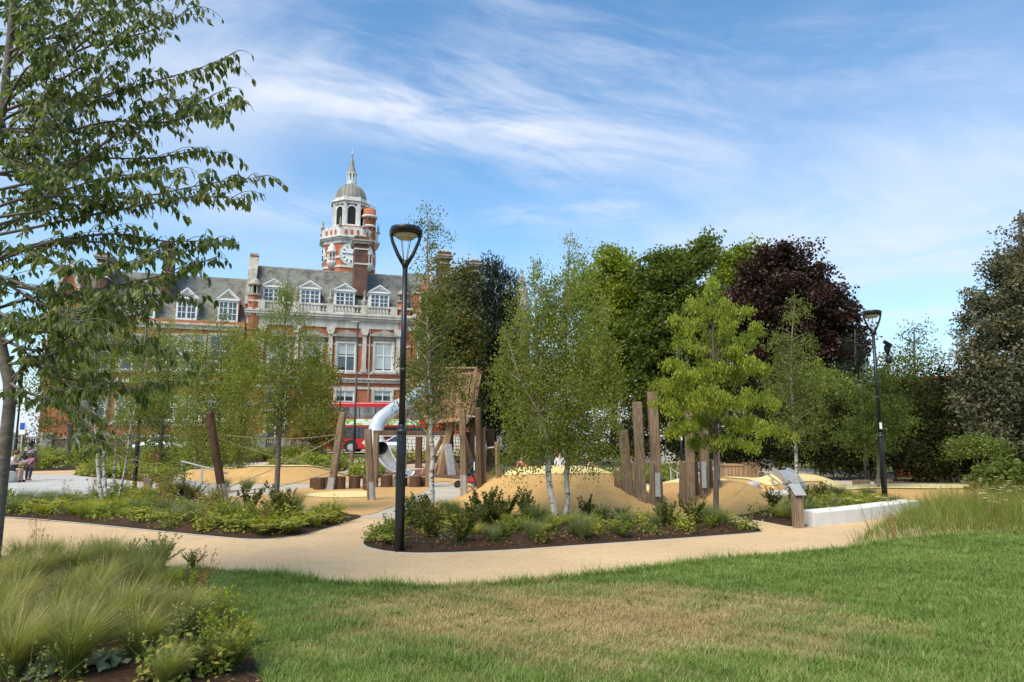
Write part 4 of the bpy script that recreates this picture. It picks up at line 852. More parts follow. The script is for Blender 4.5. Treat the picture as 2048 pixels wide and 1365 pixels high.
def stalks_mesh(seed, hh=.7, ns=14, spread=.16, mat='l_seed', head=.05, nh=9, leafy=0, curve=.2):
    r = np.random.default_rng(seed); st = []; P = []; A = []
    for s_ in range(ns):
        az = r.uniform(0, 6.28); d = np.array([math.cos(az), math.sin(az), 0]); h = hh * r.uniform(.6, 1.05); sp = spread * r.uniform(.2, 1.1); pts = np.array([d * (.02 + sp * t ** 1.4) + np.array([0, 0, h * t]) for t in np.linspace(0, 1, 5)]); st.append((pts, np.linspace(.0028, .0015, 5)))
        for j in range(nh): P.append(pts[-1] + np.array([0, 0, -r.random() * head * 2.2]) + r.normal(size=3) * head * .22); A.append(rnd_dir(1, r)[0] + [0, 0, .6])
    P = np.array(P); n = len(P); V, F, k = leaves(P, np.array(A), rnd_dir(n, r), head * .55 * r.uniform(.6, 1.2, n), head * .4 * r.uniform(.6, 1.2, n)); V2, F2 = tubes_np(st, 3)
    return np_mesh('stems', np.vstack([V, V2]), np.vstack([F, F2 + len(V)]), mat, False, {'rnd': np.r_[r.random(n), np.full(len(F2), .4)]})
def umbel_mesh(seed, hh=.6, ns=5, mat='l_white', stemmat='l_meadow', rad=.03, per=44, spread=.15):
    """stems with flat flower heads: stems object mesh + heads mesh"""
    r = np.random.default_rng(seed); st = []; P = []
    for s_ in range(ns):
        az = r.uniform(0, 6.28); d = np.array([math.cos(az), math.sin(az), 0]); h = hh * r.uniform(.65, 1.05); pts = np.array([d * (.01 + spread * r.uniform(.8, 1.1) * t) + np.array([0, 0, h * t]) for t in np.linspace(0, 1, 5)]); st.append((pts, np.linspace(.003, .0018, 5)))
        for j in range(per): a = r.uniform(0, 6.28); q = rad * math.sqrt(r.random()); P.append(pts[-1] + np.array([math.cos(a) * q, math.sin(a) * q, r.normal() * .003]))
    P = np.array(P); n = len(P); heads = leaf_mesh('flower', P, np.cross(rnd_dir(n, r), [0, 0, 1.]), np.array([0, 0, 1.]) + r.normal(size=(n, 3)) * .25, np.full(n, .018), np.full(n, .018), mat, r=r)
    V2, F2 = tubes_np(st, 3); return np_mesh('stem', V2, F2, stemmat, False, {'rnd': np.full(len(F2), .25)}), heads
PROTO = {}
def protos():
    for i in range(3):
        PROTO['fern', i] = ('fern', [('fronds', fern_mesh(100 + i))])
        PROTO['mound', i] = ('leafy_plant', [('foliage', mound_mesh(110 + i, .24 + .04 * i, .28, 460, .06, .04))])
        PROTO['lime', i] = ('leafy_plant', [('foliage', mound_mesh(115 + i, .22, .32, 420, .06, .026, 'l_fern'))])
        PROTO['upright', i] = ('shrub', [('foliage', upright_mesh(120 + i, .62, 24, 52, .058, .03, .26))])
        PROTO['blue', i] = ('grass_clump', [('blades', clump(420, .48, .4, .45, .5, .0055, 'l_blue', 130 + i))])
        PROTO['sedge', i] = ('grass_clump', [('blades', clump(300, .36, .4, .6, .8, .007, 'l_fern', 135 + i))])
        PROTO['stipa', i] = ('feather_grass', [('blades', clump(1500, .66, .55, .16, .62, .0034, 'l_stipa', 140 + i, 7, .055, .55, .6, .4))])
        PROTO['stalk', i] = ('seed_stems', [('stems', stalks_mesh(150 + i))])
        PROTO['smallbush', i] = ('shrub', [('foliage', upright_mesh(160 + i, .36, 30, 42, .034, .018, .24, 'l_peren'))])
        PROTO['greenbush', i] = ('shrub', [('foliage', upright_mesh(165 + i, .42, 34, 44, .038, .019, .26, 'l_bright', .6))])
        PROTO['flowery', i] = ('leafy_plant', [('foliage', mound_mesh(170 + i, .2, .26, 420, .04, .014, 'l_peren')), ('blossoms', umbel_mesh(175 + i, .34, 9, 'l_mauve', rad=.018, per=20)[1])])
        s_, h_ = umbel_mesh(180 + i, .72, 7, rad=.048, spread=.22); PROTO['yarrow', i] = ('yarrow', [('stem', s_), ('blossoms', h_)])
        PROTO['silver', i] = ('leafy_plant', [('foliage', mound_mesh(190 + i, .22, .12, 110, .11, .06, 'l_grey'))])
        PROTO['oats', i] = ('seed_stems', [('stems', stalks_mesh(195 + i, .5, 26, .34, 'l_stipa', .035, 12))])
protos()
def put(kind, x, y, s, label, group, r=rng, z=None, sz=None, cat='plant'):
    nm, parts = PROTO[kind, int(r.integers(3))]
    z = (float(H(x, y)) + .05) if z is None else z
    o = empty(nm, (x, y, z), label, cat, group, r.uniform(-.5, .5) if kind == 'stipa' else r.uniform(0, 6.28)); o.scale = (s, s, sz or s)
    for pn, me in parts: link(pn, me, o)
    return o
NICE = {'fern': 'yellow-green fern', 'mound': 'rounded green plant', 'lime': 'lime-yellow leafy plant', 'upright': 'upright dark shrub', 'blue': 'blue-green grass clump', 'sedge': 'yellow-green sedge',
        'stalk': 'dry brown seed stems', 'smallbush': 'twiggy green shrub', 'greenbush': 'fresh bright green small shrub', 'flowery': 'mauve-flowered plant', 'stipa': 'soft feathery clump of pale grass leaning to one side', 'silver': 'flat silvery-leaved plant', 'oats': 'tuft of straw-coloured seed heads'}
CATS = {'fern': 'fern', 'blue': 'grass clump', 'sedge': 'grass clump', 'stipa': 'grass clump', 'upright': 'shrub', 'smallbush': 'shrub', 'greenbush': 'shrub', 'oats': 'grass clump'}
ZONES = {
    'L': [(90, 'near the cherry trunk'), (175, 'in front of the grey paving'), (255, 'around the white multi-stemmed birch'), (330, 'right of the multi-stemmed birch'), (400, 'before the concrete ramp wall'), (470, 'below the leaning dark post'), (530, 'left of the grey alder trunk'), (590, 'around the grey alder trunk'), (650, 'right of the grey alder trunk'), (9999, 'in the pointed tip beside the playground')],
    'I': [(790, 'left of the tallest lamp post'), (850, 'between lamp post and slender birch'), (910, 'right beside the slender birch'), (980, 'between slender birch and dark shrubs'), (1060, 'left of the broad birch stems'), (1150, 'around the broad birch stems'), (1230, 'right of the broad birch stems'), (1310, 'midway along the mound foot'), (1390, 'left of the bright conical tree'), (1450, 'at the foot of the bright conical tree'), (9999, 'in the narrow right tip of the island bed')],
    'F': [(130, 'beyond the paving, behind the walking woman'), (230, 'in the far bed beyond the white birch stems'), (340, 'in the far bed beyond the birch lamp post'), (450, 'in the far bed beyond the leaning dark post'), (540, 'in the far bed left of the alder trunk'), (9999, 'in the far bed beyond the alder trunk')],
    'N': [(40, 'at the left edge of the feather grass bed'), (160, 'among the leftmost feather grasses'), (280, 'beside the largest feather grasses'), (380, 'between feather grasses and lawn'), (9999, 'at the lawn edge of the feather grass bed')],
    'R': [(1540, 'at the left tip of the bench bed'), (1600, 'left of the information post'), (1660, 'behind the left end of the white bench'), (1720, 'behind the middle of the white bench'), (9999, 'at the foot of the camera lamp post')]}
LAMP = G(798, 1104)
def plant_bed(poly, n, weights, where, mind=.26, seed=5, smin=.7, smax=1.25, avoid=(), zones=None, edge=.05):
    r = np.random.default_rng(seed); kinds = list(weights); p = np.array([weights[k] for k in kinds], float); p /= p.sum(); C = scatter(poly, n * 30, r); out = []; q = np.array([a[:2] for a in poly])
    for c in C:
        if len(out) >= n: break
        if out and np.min(np.linalg.norm(np.array(out) - c, axis=1)) < mind: continue
        a = q; b = np.roll(q, -1, 0); ab = b - a; t = np.clip(((c - a) * ab).sum(1) / ((ab ** 2).sum(1) + 1e-9), 0, 1)
        if np.min(np.linalg.norm(a + ab * t[:, None] - c, axis=1)) < edge + .1: continue
        if float(H(c[0], c[1]) - H2(c[0], c[1])) > .04 and zones: continue
        if math.hypot(c[0] - LAMP[0], c[1] - LAMP[1] + .3) < .62: continue
        out.append(c); nz = math.sin(c[0] * 1.3 + 1) * math.sin(c[1] * 1.1 + c[0] * .4)     # drifts of one kind
        k = kinds[int(np.clip(np.searchsorted(np.cumsum(p), np.clip(.5 + nz * .36 + r.normal() * .36, 0, .999)), 0, len(kinds) - 1))]
        s_ = r.uniform(smin, smax); lab = NICE[k] + ' ' + where
        if zones:
            px = CX + c[0] / c[1] * F_PX * .99; near = q[np.abs(q[:, 0] - c[0]) < .8]; f = (c[1] - near[:, 1].min()) / (np.ptp(near[:, 1]) + 1e-6) if len(near) > 1 else .5
            lab = ('large ' if s_ > smin + (smax - smin) * .6 else 'small ' if s_ < smin + (smax - smin) * .3 else '') + NICE[k] + ([' near the camera ', ' ', ' toward the path '] if zones == 'N' else [' toward the front ', ' ', ' toward the road '] if zones == 'F' else [' at the path edge ', ' ', ' toward the back '])[0 if f < .33 else 1 if f < .66 else 2] + next(z for lim, z in ZONES[zones] if px < lim)
        put(k, c[0], c[1], s_, ' '.join(lab.split()[:16]), NICE[k] + ', planted ' + where, r, cat=CATS.get(k, 'plant'))
    return out
# a thick low carpet between the plants
def carpet(name, poly, n, mat, label, hh=.16, ll=.05, lw=.035, seed=1, inset=.13):
    r = np.random.default_rng(seed); C = scatter(poly, int(n), r); q = np.array([a[:2] for a in poly]); a = q; b = np.roll(q, -1, 0); ab = b - a
    t = np.clip(((C[:, None] - a) * ab).sum(2) / ((ab ** 2).sum(1) + 1e-9), 0, 1); d = np.min(np.linalg.norm(a + ab * t[..., None] - C[:, None], axis=2), axis=1)
    nz = np.sin(C[:, 0] * 2.1) * np.sin(C[:, 1] * 2.7 + C[:, 0]) + .5 * np.sin(C[:, 0] * 6.3 + C[:, 1] * 4.1); keep = (d > inset * r.uniform(.7, 1.3, len(C))) & (nz > -.45 + .3 * r.random(len(C))); C = C[keep]; nz = nz[keep]; n = len(C)
    z = H(C[:, 0], C[:, 1]) + .06 + hh * r.random(n) * np.clip(nz + .8, .3, 1.2); P = np.column_stack([C, z]); Nn = rnd_dir(n, r) + np.array([0, 0, 1.3]); A = np.cross(Nn, rnd_dir(n, r))
    o = link(name, leaf_mesh(name, P, A, Nn, ll * r.uniform(.6, 1.3, n), lw * r.uniform(.6, 1.2, n), mat, r=r)); o['kind'] = 'stuff'; o['label'] = label; return o
carpet('ground_cover', left_bed, 17000, 'l_peren', 'low mixed green leaves carpeting the left planting bed', .2, .062, .045, seed=2)
carpet('ground_cover', island, 7500, 'l_shrubdk', 'low dark green leaves scattered over the island bed soil', .12, seed=3)
carpet('ground_cover', right_bed, 7000, 'l_peren', 'low green leaves carpeting the bed behind the white bench', seed=4)
carpet('ground_cover', near_bed, 9000, 'l_peren', 'small green leaves between the feather grasses at the lower left', .1, .038, .02, seed=5)
carpet('leaf_litter', near_bed, 9000, 'l_seed', 'brown dead leaves and twigs on the soil at the lower left', .01, .035, .012, seed=6, inset=.02)
carpet('leaf_litter', island, 5000, 'l_seed', 'brown dead leaves and twigs on the soil of the island bed', .01, .04, .016, seed=7, inset=.02)
carpet('leaf_litter', left_bed, 5000, 'l_seed', 'brown dead leaves and twigs on the soil of the left bed', .01, .04, .016, seed=8, inset=.02)
plant_bed(left_bed, 150, {'blue': 1.2, 'mound': 3.2, 'stalk': 1.6, 'lime': 2.6, 'fern': 2.6, 'smallbush': 2.6, 'upright': 1.2, 'flowery': 1.4, 'sedge': 2.4}, 'in the left bed beyond the path', .34, 5, .8, 1.45, zones='L')
plant_bed(island, 80, {'upright': .9, 'mound': 2.8, 'lime': 2., 'fern': 2., 'blue': 1.8, 'sedge': 2., 'stalk': 1.2, 'smallbush': 2.2}, 'in the island bed around the tallest lamp post', .32, 6, .65, 1.05, zones='I')
plant_bed(right_bed, 46, {'fern': 1.5, 'flowery': 3, 'mound': 2, 'blue': 1.2, 'lime': 2, 'upright': 1, 'sedge': 1}, 'in the bed behind the long white bench', .3, 7, .8, 1.2, zones='R')
def fallen():
    r = np.random.default_rng(90); C = scatter([p[:2] for p in path_poly], 420, r); n = len(C); P = np.column_stack([C, np.full(n, .008)]); Nn = np.array([0, 0, 1.]) + r.normal(size=(n, 3)) * .2
    o = link('fallen_leaves', leaf_mesh('fallen_leaves', P, np.cross(Nn, rnd_dir(n, r)), Nn, .03 * r.uniform(.4, 1.2, n), .016 * r.uniform(.5, 1.2, n), 'l_seed', r=r)); o['kind'] = 'stuff'; o['label'] = 'a few fallen leaves and crumbs of soil on the buff path'
fallen()
# hand-placed large plants
def pp(kind, px, py, s, label, group=None, **k):
    g = G(px, py); return put(kind, g[0], g[1], s, label, group, cat=CATS.get(kind, 'plant'), **k)
rr_ = np.random.default_rng(77)
for i, (px, py, s) in enumerate([(985, 1062, 1.15), (1010, 1050, 1.1), (965, 1048, 1.1), (935, 1062, .95)]): pp('upright', px, py, s, 'tall dark bushy shrub near the middle of the island bed, ' + ['front one', 'right one', 'back one', 'leftmost one'][i], 'tall dark shrubs left of the broad birch', r=rr_)
for i, (px, py, s) in enumerate([(1075, 1060, 1.25), (905, 1045, 1.1)]): pp('blue', px, py, s, ['arching blue-green grass beside the broad birch stems', 'tall blue-green grass clump between slender birch and dark shrubs'][i], r=rr_)
for i, (px, py, s, lb) in enumerate([(1068, 1092, 1.0, 'upright blue-green grass at the front edge of the island bed, left one'), (1165, 1086, 1.15, 'broad blue-green grass at the front edge of the island bed'), (1440, 1062, 1.0, 'grass clump at the foot of the bright green conical tree'), (1425, 1046, .9, 'grass clump just behind the trunk of the bright conical tree')]): pp('blue', px, py, s, lb, r=rr_)
for i, (px, py, s, lb) in enumerate([(1335, 1062, .95, 'bushy green plant between broad birch and bright conical tree'), (1385, 1060, .95, 'leafy bush just left of the bright conical tree trunk'), (820, 1062, .9, 'leafy bush directly behind the tallest lamp post'), (840, 1052, 1., 'tall leafy bush left of the slender birch stem')]): pp('upright', px, py, s, lb, r=rr_)
for i, (px, py, s) in enumerate([(770, 1088, .9), (748, 1086, .7), (760, 1078, .8), (775, 1070, .8)]): pp('mound', px, py, s, 'low green leafy plant in the rounded left tip of the island bed, ' + ['front', 'nearest the lamp', 'leftmost', 'rear'][i], 'leafy plants at the tip of the island bed', r=rr_)
for i, (px, py, s) in enumerate([(480, 1068, 1.1), (545, 1066, 1.1), (525, 1074, .9), (600, 1060, 1.), (455, 1060, 1.), (640, 1052, 1.), (335, 1048, 1.1), (370, 1052, .9), (300, 1045, 1.), (185, 1036, .9), (430, 1052, .9)]): pp('fern', px, py, s, 'broad arching yellow-green fern %s, %s' % (next(z for l, z in ZONES['L'] if px < l), ['lower one', 'upper one', 'nearest the path'][i % 3]), 'large ferns along the front edge of the left bed', r=rr_)
for i, (px, py, s, lb) in enumerate([(590, 1030, 1.3, 'tall spiky blue-green grass near the playground end of the left bed'), (450, 985, 1.2, 'blue-green grass tuft at the foot of the leaning dark post'), (495, 988, 1.3, 'bluish grass tuft just right of the leaning dark post')]): pp('blue', px, py, s, lb, r=rr_)
# near bed of feather grass
st_ = [(20, 1205, 1.), (75, 1190, .95), (140, 1178, 1.), (215, 1165, 1.), (255, 1172, .85), (175, 1150, .85), (25, 1262, 1.), (100, 1140, .8), (-40, 1230, 1.1), (170, 1262, .95), (110, 1268, .85), (235, 1300, 1.05), (300, 1292, .9), (140, 1372, 1.05), (60, 1345, .8), (-20, 1330, 1.), (210, 1290, .8), (320, 1262, .6), (-60, 1165, 1.), (40, 1150, .9), (330, 1210, .75), (360, 1290, .8), (400, 1250, .6), (270, 1340, .85), (20, 1380, 1.), (200, 1210, .9), (290, 1190, .8), (100, 1320, .9), (-30, 1290, 1.)]
for i, (px, py, s) in enumerate(st_):
    lb = 'soft feathery clump of pale grass among the others at the lower left'
    if i == 13: lb = 'feathery grass clump at the very bottom, rising straight from bare soil'
    if i == 11: lb = 'largest feathery grass clump, blown to the right beside the lawn'
    pp('stipa', px, py, s, lb, 'feather grasses in the bed at the lower left', r=rr_)
for px, py, s, k, lb in [(250, 1142, .95, 'smallbush', 'small green shrub at the back of the feather grass bed, left of the mauve one'), (292, 1138, .9, 'flowery', 'mauve-flowered plant at the path edge of the feather grass bed'), (325, 1140, 1.1, 'smallbush', 'rounded green shrub at the path edge of the feather grass bed'), (385, 1144, .62, 'smallbush', 'lone little shrub in the corner between path and lawn'),
                         (165, 1186, .7, 'greenbush', 'bright green shrub among feather grasses'), (345, 1205, .75, 'greenbush', 'upright yellow-green shrub at the lawn edge, farthest of three'), (378, 1212, .7, 'greenbush', 'yellow-green shrub at the lawn edge, middle of three'), (435, 1262, .8, 'greenbush', 'yellow-green leafy shrub at the lawn edge, nearest of three'), (455, 1335, .85, 'greenbush', 'bright yellow-green shrub at the bottom corner of the bed by the lawn'),
                         (330, 1325, .9, 'oats', 'straw-coloured seed heads leaning beside the largest feather grass'), (300, 1362, .8, 'oats', 'straw-coloured seed heads at the bottom of the photo'), (390, 1300, .7, 'oats', 'sparse seed heads between two yellow-green shrubs'), (340, 1250, .7, 'flowery', 'mauve-flowered plant amid the seed heads'), (380, 1360, .8, 'smallbush', 'dark green shrub at the bottom of the photo beside seed heads'),
                         (60, 1300, .6, 'stalk', 'rusty brown dried plant between feather grasses'), (100, 1210, .8, 'silver', 'silvery broad-leaved plant between feather grasses'), (220, 1345, .8, 'silver', 'grey-green broad-leaved plant on bare soil at the bottom'), (80, 1368, .8, 'silver', 'grey-green broad-leaved plant in the bottom left corner'), (410, 1240, .6, 'smallbush', 'small shrub behind the nearest yellow-green shrub'), (200, 1130, .8, 'smallbush', 'small green shrub behind the feather grasses'), (470, 1350, .8, 'smallbush', 'low green shrub at the bottom tip of the bed against the lawn'), (425, 1352, .8, 'mound', 'round leafy plant at the bottom of the photo, right of the seed heads'), (350, 1372, .9, 'mound', 'leafy green plant at the very bottom between seed heads'), (490, 1300, .6, 'sedge', 'small sedge tuft right at the lawn edge near the bottom'), (455, 1295, .7, 'oats', 'seed heads between the two nearest yellow-green shrubs'), (270, 1225, .6, 'smallbush', 'low green shrub hidden among the feather grasses')]:
    pp(k, px, py, s, lb, r=rr_)
plant_bed(near_bed, 62, {'smallbush': 3, 'oats': 2.5, 'stalk': 1.5, 'sedge': 2, 'flowery': 1.5, 'mound': 1.5, 'stipa': 2}, 'in the feather grass bed at the lower left', .30, 9, .5, .9, zones='N')
# beds farther back
def far_bed(pts, n, mats, where, seed, sm=(1., 1.6), w=None, cn=3000, zones=None):
    poly = smooth_poly([at(px, 900, Y) for px, Y in pts], 3); dome_bed('planting_bed', poly, .06, .03, False)
    carpet('ground_cover', poly, cn, mats, 'mixed low foliage ' + where, .45, .17, .11, seed=seed, inset=.05)
    plant_bed(poly, n, w or {'mound': 2, 'lime': 2, 'blue': 1, 'smallbush': 2, 'stalk': 1, 'fern': 1}, where, .6, seed, *sm, zones=zones)
far_bed([(20, 40), (200, 40), (330, 41), (400, 43.5), (560, 45), (640, 47), (640, 55), (400, 55), (100, 55), (0, 54)], 95, 'l_peren', 'in the far bed between the grey paving and the road', 31, (1.6, 2.6), cn=15000, zones='F')
far_bed([(150, 36), (240, 31.5), (335, 28.3), (350, 30), (345, 34), (300, 38), (200, 39.6)], 26, 'l_peren', 'in the bed at the back edge of the grey paving', 32, (1.2, 1.9), cn=7000)
far_bed([(545, 38), (600, 37.5), (690, 39), (690, 46), (600, 46), (550, 43)], 16, 'l_peren', 'in the bed just in front of the red bus', 33, (1.4, 2.2))
far_bed([(697, 33), (740, 32), (765, 34), (765, 41), (715, 41)], 10, 'l_peren', 'in the small bed behind the upright short post', 34, (1.2, 1.8))
far_bed([(770, 43), (860, 44), (1000, 44), (1010, 49), (860, 49.5), (780, 49.5)], 18, 'l_fern', 'in the bed behind the climbing net', 35, (1.2, 2.))
far_bed([(985, 25.5), (1080, 24.8), (1180, 24.8), (1250, 26), (1260, 31), (1100, 32), (990, 30)], 26, 'l_peren', 'in the bed behind the big orange mound', 36, (1., 1.7))
far_bed([(1275, 29), (1345, 29), (1350, 37), (1270, 37)], 10, 'l_peren', 'in the bed behind the tall timber posts', 37, (1., 1.7))

# ---- lawn ----------------------------------------------------------------------------
def dryness(x, y):
    g = np.array([G(1180, 1235)[:2]]); d = np.sqrt(((x - g[0, 0]) / 2.6) ** 2 + ((y - g[0, 1]) / 1.55) ** 2)
    n = .5 * np.sin(x * 3.1 + np.sin(y * 2.3)) * np.sin(y * 3.7 + np.sin(x * 1.9)) + .3 * np.sin(x * 8.3 + y * 2) * np.sin(y * 9.1 - x) + .2 * np.sin(x * 19 + 3) * np.sin(y * 17)
    v = np.clip(1.25 - d + .45 * n, 0, 1)
    g2 = G(1750, 1330); d2 = 1.1 + np.sqrt(((x - g2[0]) / 1.6) ** 2 + ((y - g2[1]) / .5) ** 2); g3 = G(800, 1300); d3 = .5 + np.sqrt(((x - g3[0]) / 1.3) ** 2 + ((y - g3[1]) / .5) ** 2)
    return np.clip(np.maximum(v, np.maximum(.8 - .7 * d2, .75 - .6 * d3) + .35 * n) * .9, 0, 1)
def lawn():
    edge = P_lawn; near = [G(560, 1480), G(525, 1365), G(505, 1310), G(480, 1255), G(440, 1200), G(400, 1158), G(375, 1142)]
    poly = [tuple(p[:2]) for p in edge[1:]] + [(12.5, 12.), (9., 3.5), (4.5, 3.4), (-1.3, 3.4)] + [tuple(p[:2]) for p in near]
    r = np.random.default_rng(50); C = scatter(poly, 900000, r); d = np.hypot(C[:, 0], C[:, 1]); keep = r.random(len(C)) < np.clip(7.0 / d, .3, 1) ** 1.4; C = C[keep]
    d = np.hypot(C[:, 0], C[:, 1]); vis = np.abs(C[:, 0]) < d * .78 + .6; C = C[vis]; d = np.hypot(C[:, 0], C[:, 1]); n = len(C); dr = dryness(C[:, 0], C[:, 1]); isdry = np.clip(dr * 1.5 - .4 * r.random(n) + .7 * (r.random(n) < .07), 0, 1)
    patch = .5 + .5 * np.sin(C[:, 0] * 2.2 + np.sin(C[:, 1] * 1.7) * 1.5) * np.sin(C[:, 1] * 2.9 + .7); p2 = .5 + .5 * np.sin(C[:, 0] * 7.1 + 2 * np.sin(C[:, 1] * 3.3)) * np.sin(C[:, 1] * 8.3 + np.sin(C[:, 0] * 5)); h = (.026 + .030 * patch + .028 * p2 + .04 * r.random(n) ** 3) * (1 - .4 * dr)
    q = np.array([p[:2] for p in edge]); a, b = q[:-1], q[1:]; ab = b - a; de = np.full(n, 9.)
    for i in range(len(ab)):
        t = np.clip(((C - a[i]) * ab[i]).sum(1) / (ab[i] ** 2).sum(), 0, 1); de = np.minimum(de, np.linalg.norm(a[i] + ab[i] * t[:, None] - C, axis=1))
    h *= 1 + 1.3 * np.clip(1 - de / .25, 0, 1) * r.random(n)
    az = r.uniform(0, 6.28, n); B = np.column_stack([C, np.full(n, -.012)]); p3 = .5 + .5 * np.sin(C[:, 0] * 1.1 + 4 + np.sin(C[:, 1] * .9) * 2) * np.sin(C[:, 1] * 1.9 + C[:, 0] * .7); rn = np.clip(r.random(n) * .62 + .24 * p3 + .14 * p2, 0, 1)
    wd = (.0042 + .0005 * d) * r.uniform(.7, 1.3, n)
    o = link('lawn_grass', blade_mesh('lawn_grass', B, az, h, r.uniform(.1, .9, n), r.uniform(0, .8, n), wd, 'lawn', 2, .3, rn, r, extra={'dry': isdry})); o['kind'] = 'stuff'; o['label'] = 'short green lawn with a dry straw-coloured patch in the foreground'; print('lawn', n)
    W = scatter(poly, 420, r); W = W[np.hypot(W[:, 0], W[:, 1]) < 12]; per = 9; nn = len(W) * per; a_ = r.uniform(0, 6.28, nn); c_ = np.repeat(W, per, 0); P_ = np.column_stack([c_, np.full(nn, .012)]); A_ = np.column_stack([np.cos(a_), np.sin(a_), r.uniform(.1, .7, nn)])
    ow_ = link('lawn_weeds', leaf_mesh('lawn_weeds', P_, A_, np.array([0, 0, 1.]) + r.normal(size=(nn, 3)) * .2, .05 * r.uniform(.5, 1.3, nn), .018 * r.uniform(.6, 1.3, nn), 'l_peren', r=r)); ow_['kind'] = 'stuff'; ow_['label'] = 'flat weed rosettes scattered through the lawn'
    base = drape('lawn', [tuple(p) for p in poly], 'ground', .006, .6, hf=H2)
lawn()
def meadow():
    poly = [tuple(G(*p)[:2]) for p in [(1690, 1096), (1730, 1072), (1760, 1052), (1800, 1030), (1850, 1010), (1950, 992), (2100, 985), (2500, 985), (2600, 1060), (2200, 1064), (1900, 1076), (1780, 1086)]]
    r = np.random.default_rng(51); C = scatter(poly, 52000, r); n = len(C); nz = .5 + .5 * np.sin(C[:, 0] * 1.6) * np.sin(C[:, 1] * 1.3 + C[:, 0] * .5)
    k = r.random(n) < .45 + .55 * nz; C = C[k]; nz = nz[k]; n = len(C); q = np.array([p for p in poly]); a = q; b = np.roll(q, -1, 0); ab = b - a; de = np.full(n, 9.)
    for i in range(len(ab)):
        t = np.clip(((C - a[i]) * ab[i]).sum(1) / ((ab[i] ** 2).sum() + 1e-9), 0, 1); de = np.minimum(de, np.linalg.norm(a[i] + ab[i] * t[:, None] - C, axis=1))
    h = (.26 + .62 * r.random(n) ** 2.4) * np.clip(.35 + de / .9, .3, 1); B = np.column_stack([C, np.zeros(n)]); az = np.where(r.random(n) < .5, r.uniform(0, 6.28, n), r.normal(size=n) * .8 + 3.3)
    o = link('meadow_grass', blade_mesh('meadow_grass', B, az, h, r.uniform(.05, .5, n), r.uniform(0, .7, n), .0075 * r.uniform(.6, 1.3, n), 'l_meadow', 4, .35, np.clip(.55 * r.random(n) + .45 * nz * r.random(n) * 1.2, 0, 1), r, grad=.45)); o['kind'] = 'stuff'; o['label'] = 'tall unmown meadow grass at the right of the path'
    D = scatter(poly, 60, r)
    for i in range(46): put('yarrow', D[i, 0], D[i, 1], r.uniform(.75, 1.05), 'white flat-headed wildflower standing in the tall meadow grass', 'white wildflowers in the meadow grass', r, z=0., cat='flower')
    for i in range(46, 60): put('stalk', D[i, 0], D[i, 1], r.uniform(.8, 1.1), 'brown seed stems standing in the tall meadow grass', 'brown seed stems in the meadow grass', r, z=0., cat='plant')
    # short tufts where meadow, lawn and path meet
meadow()
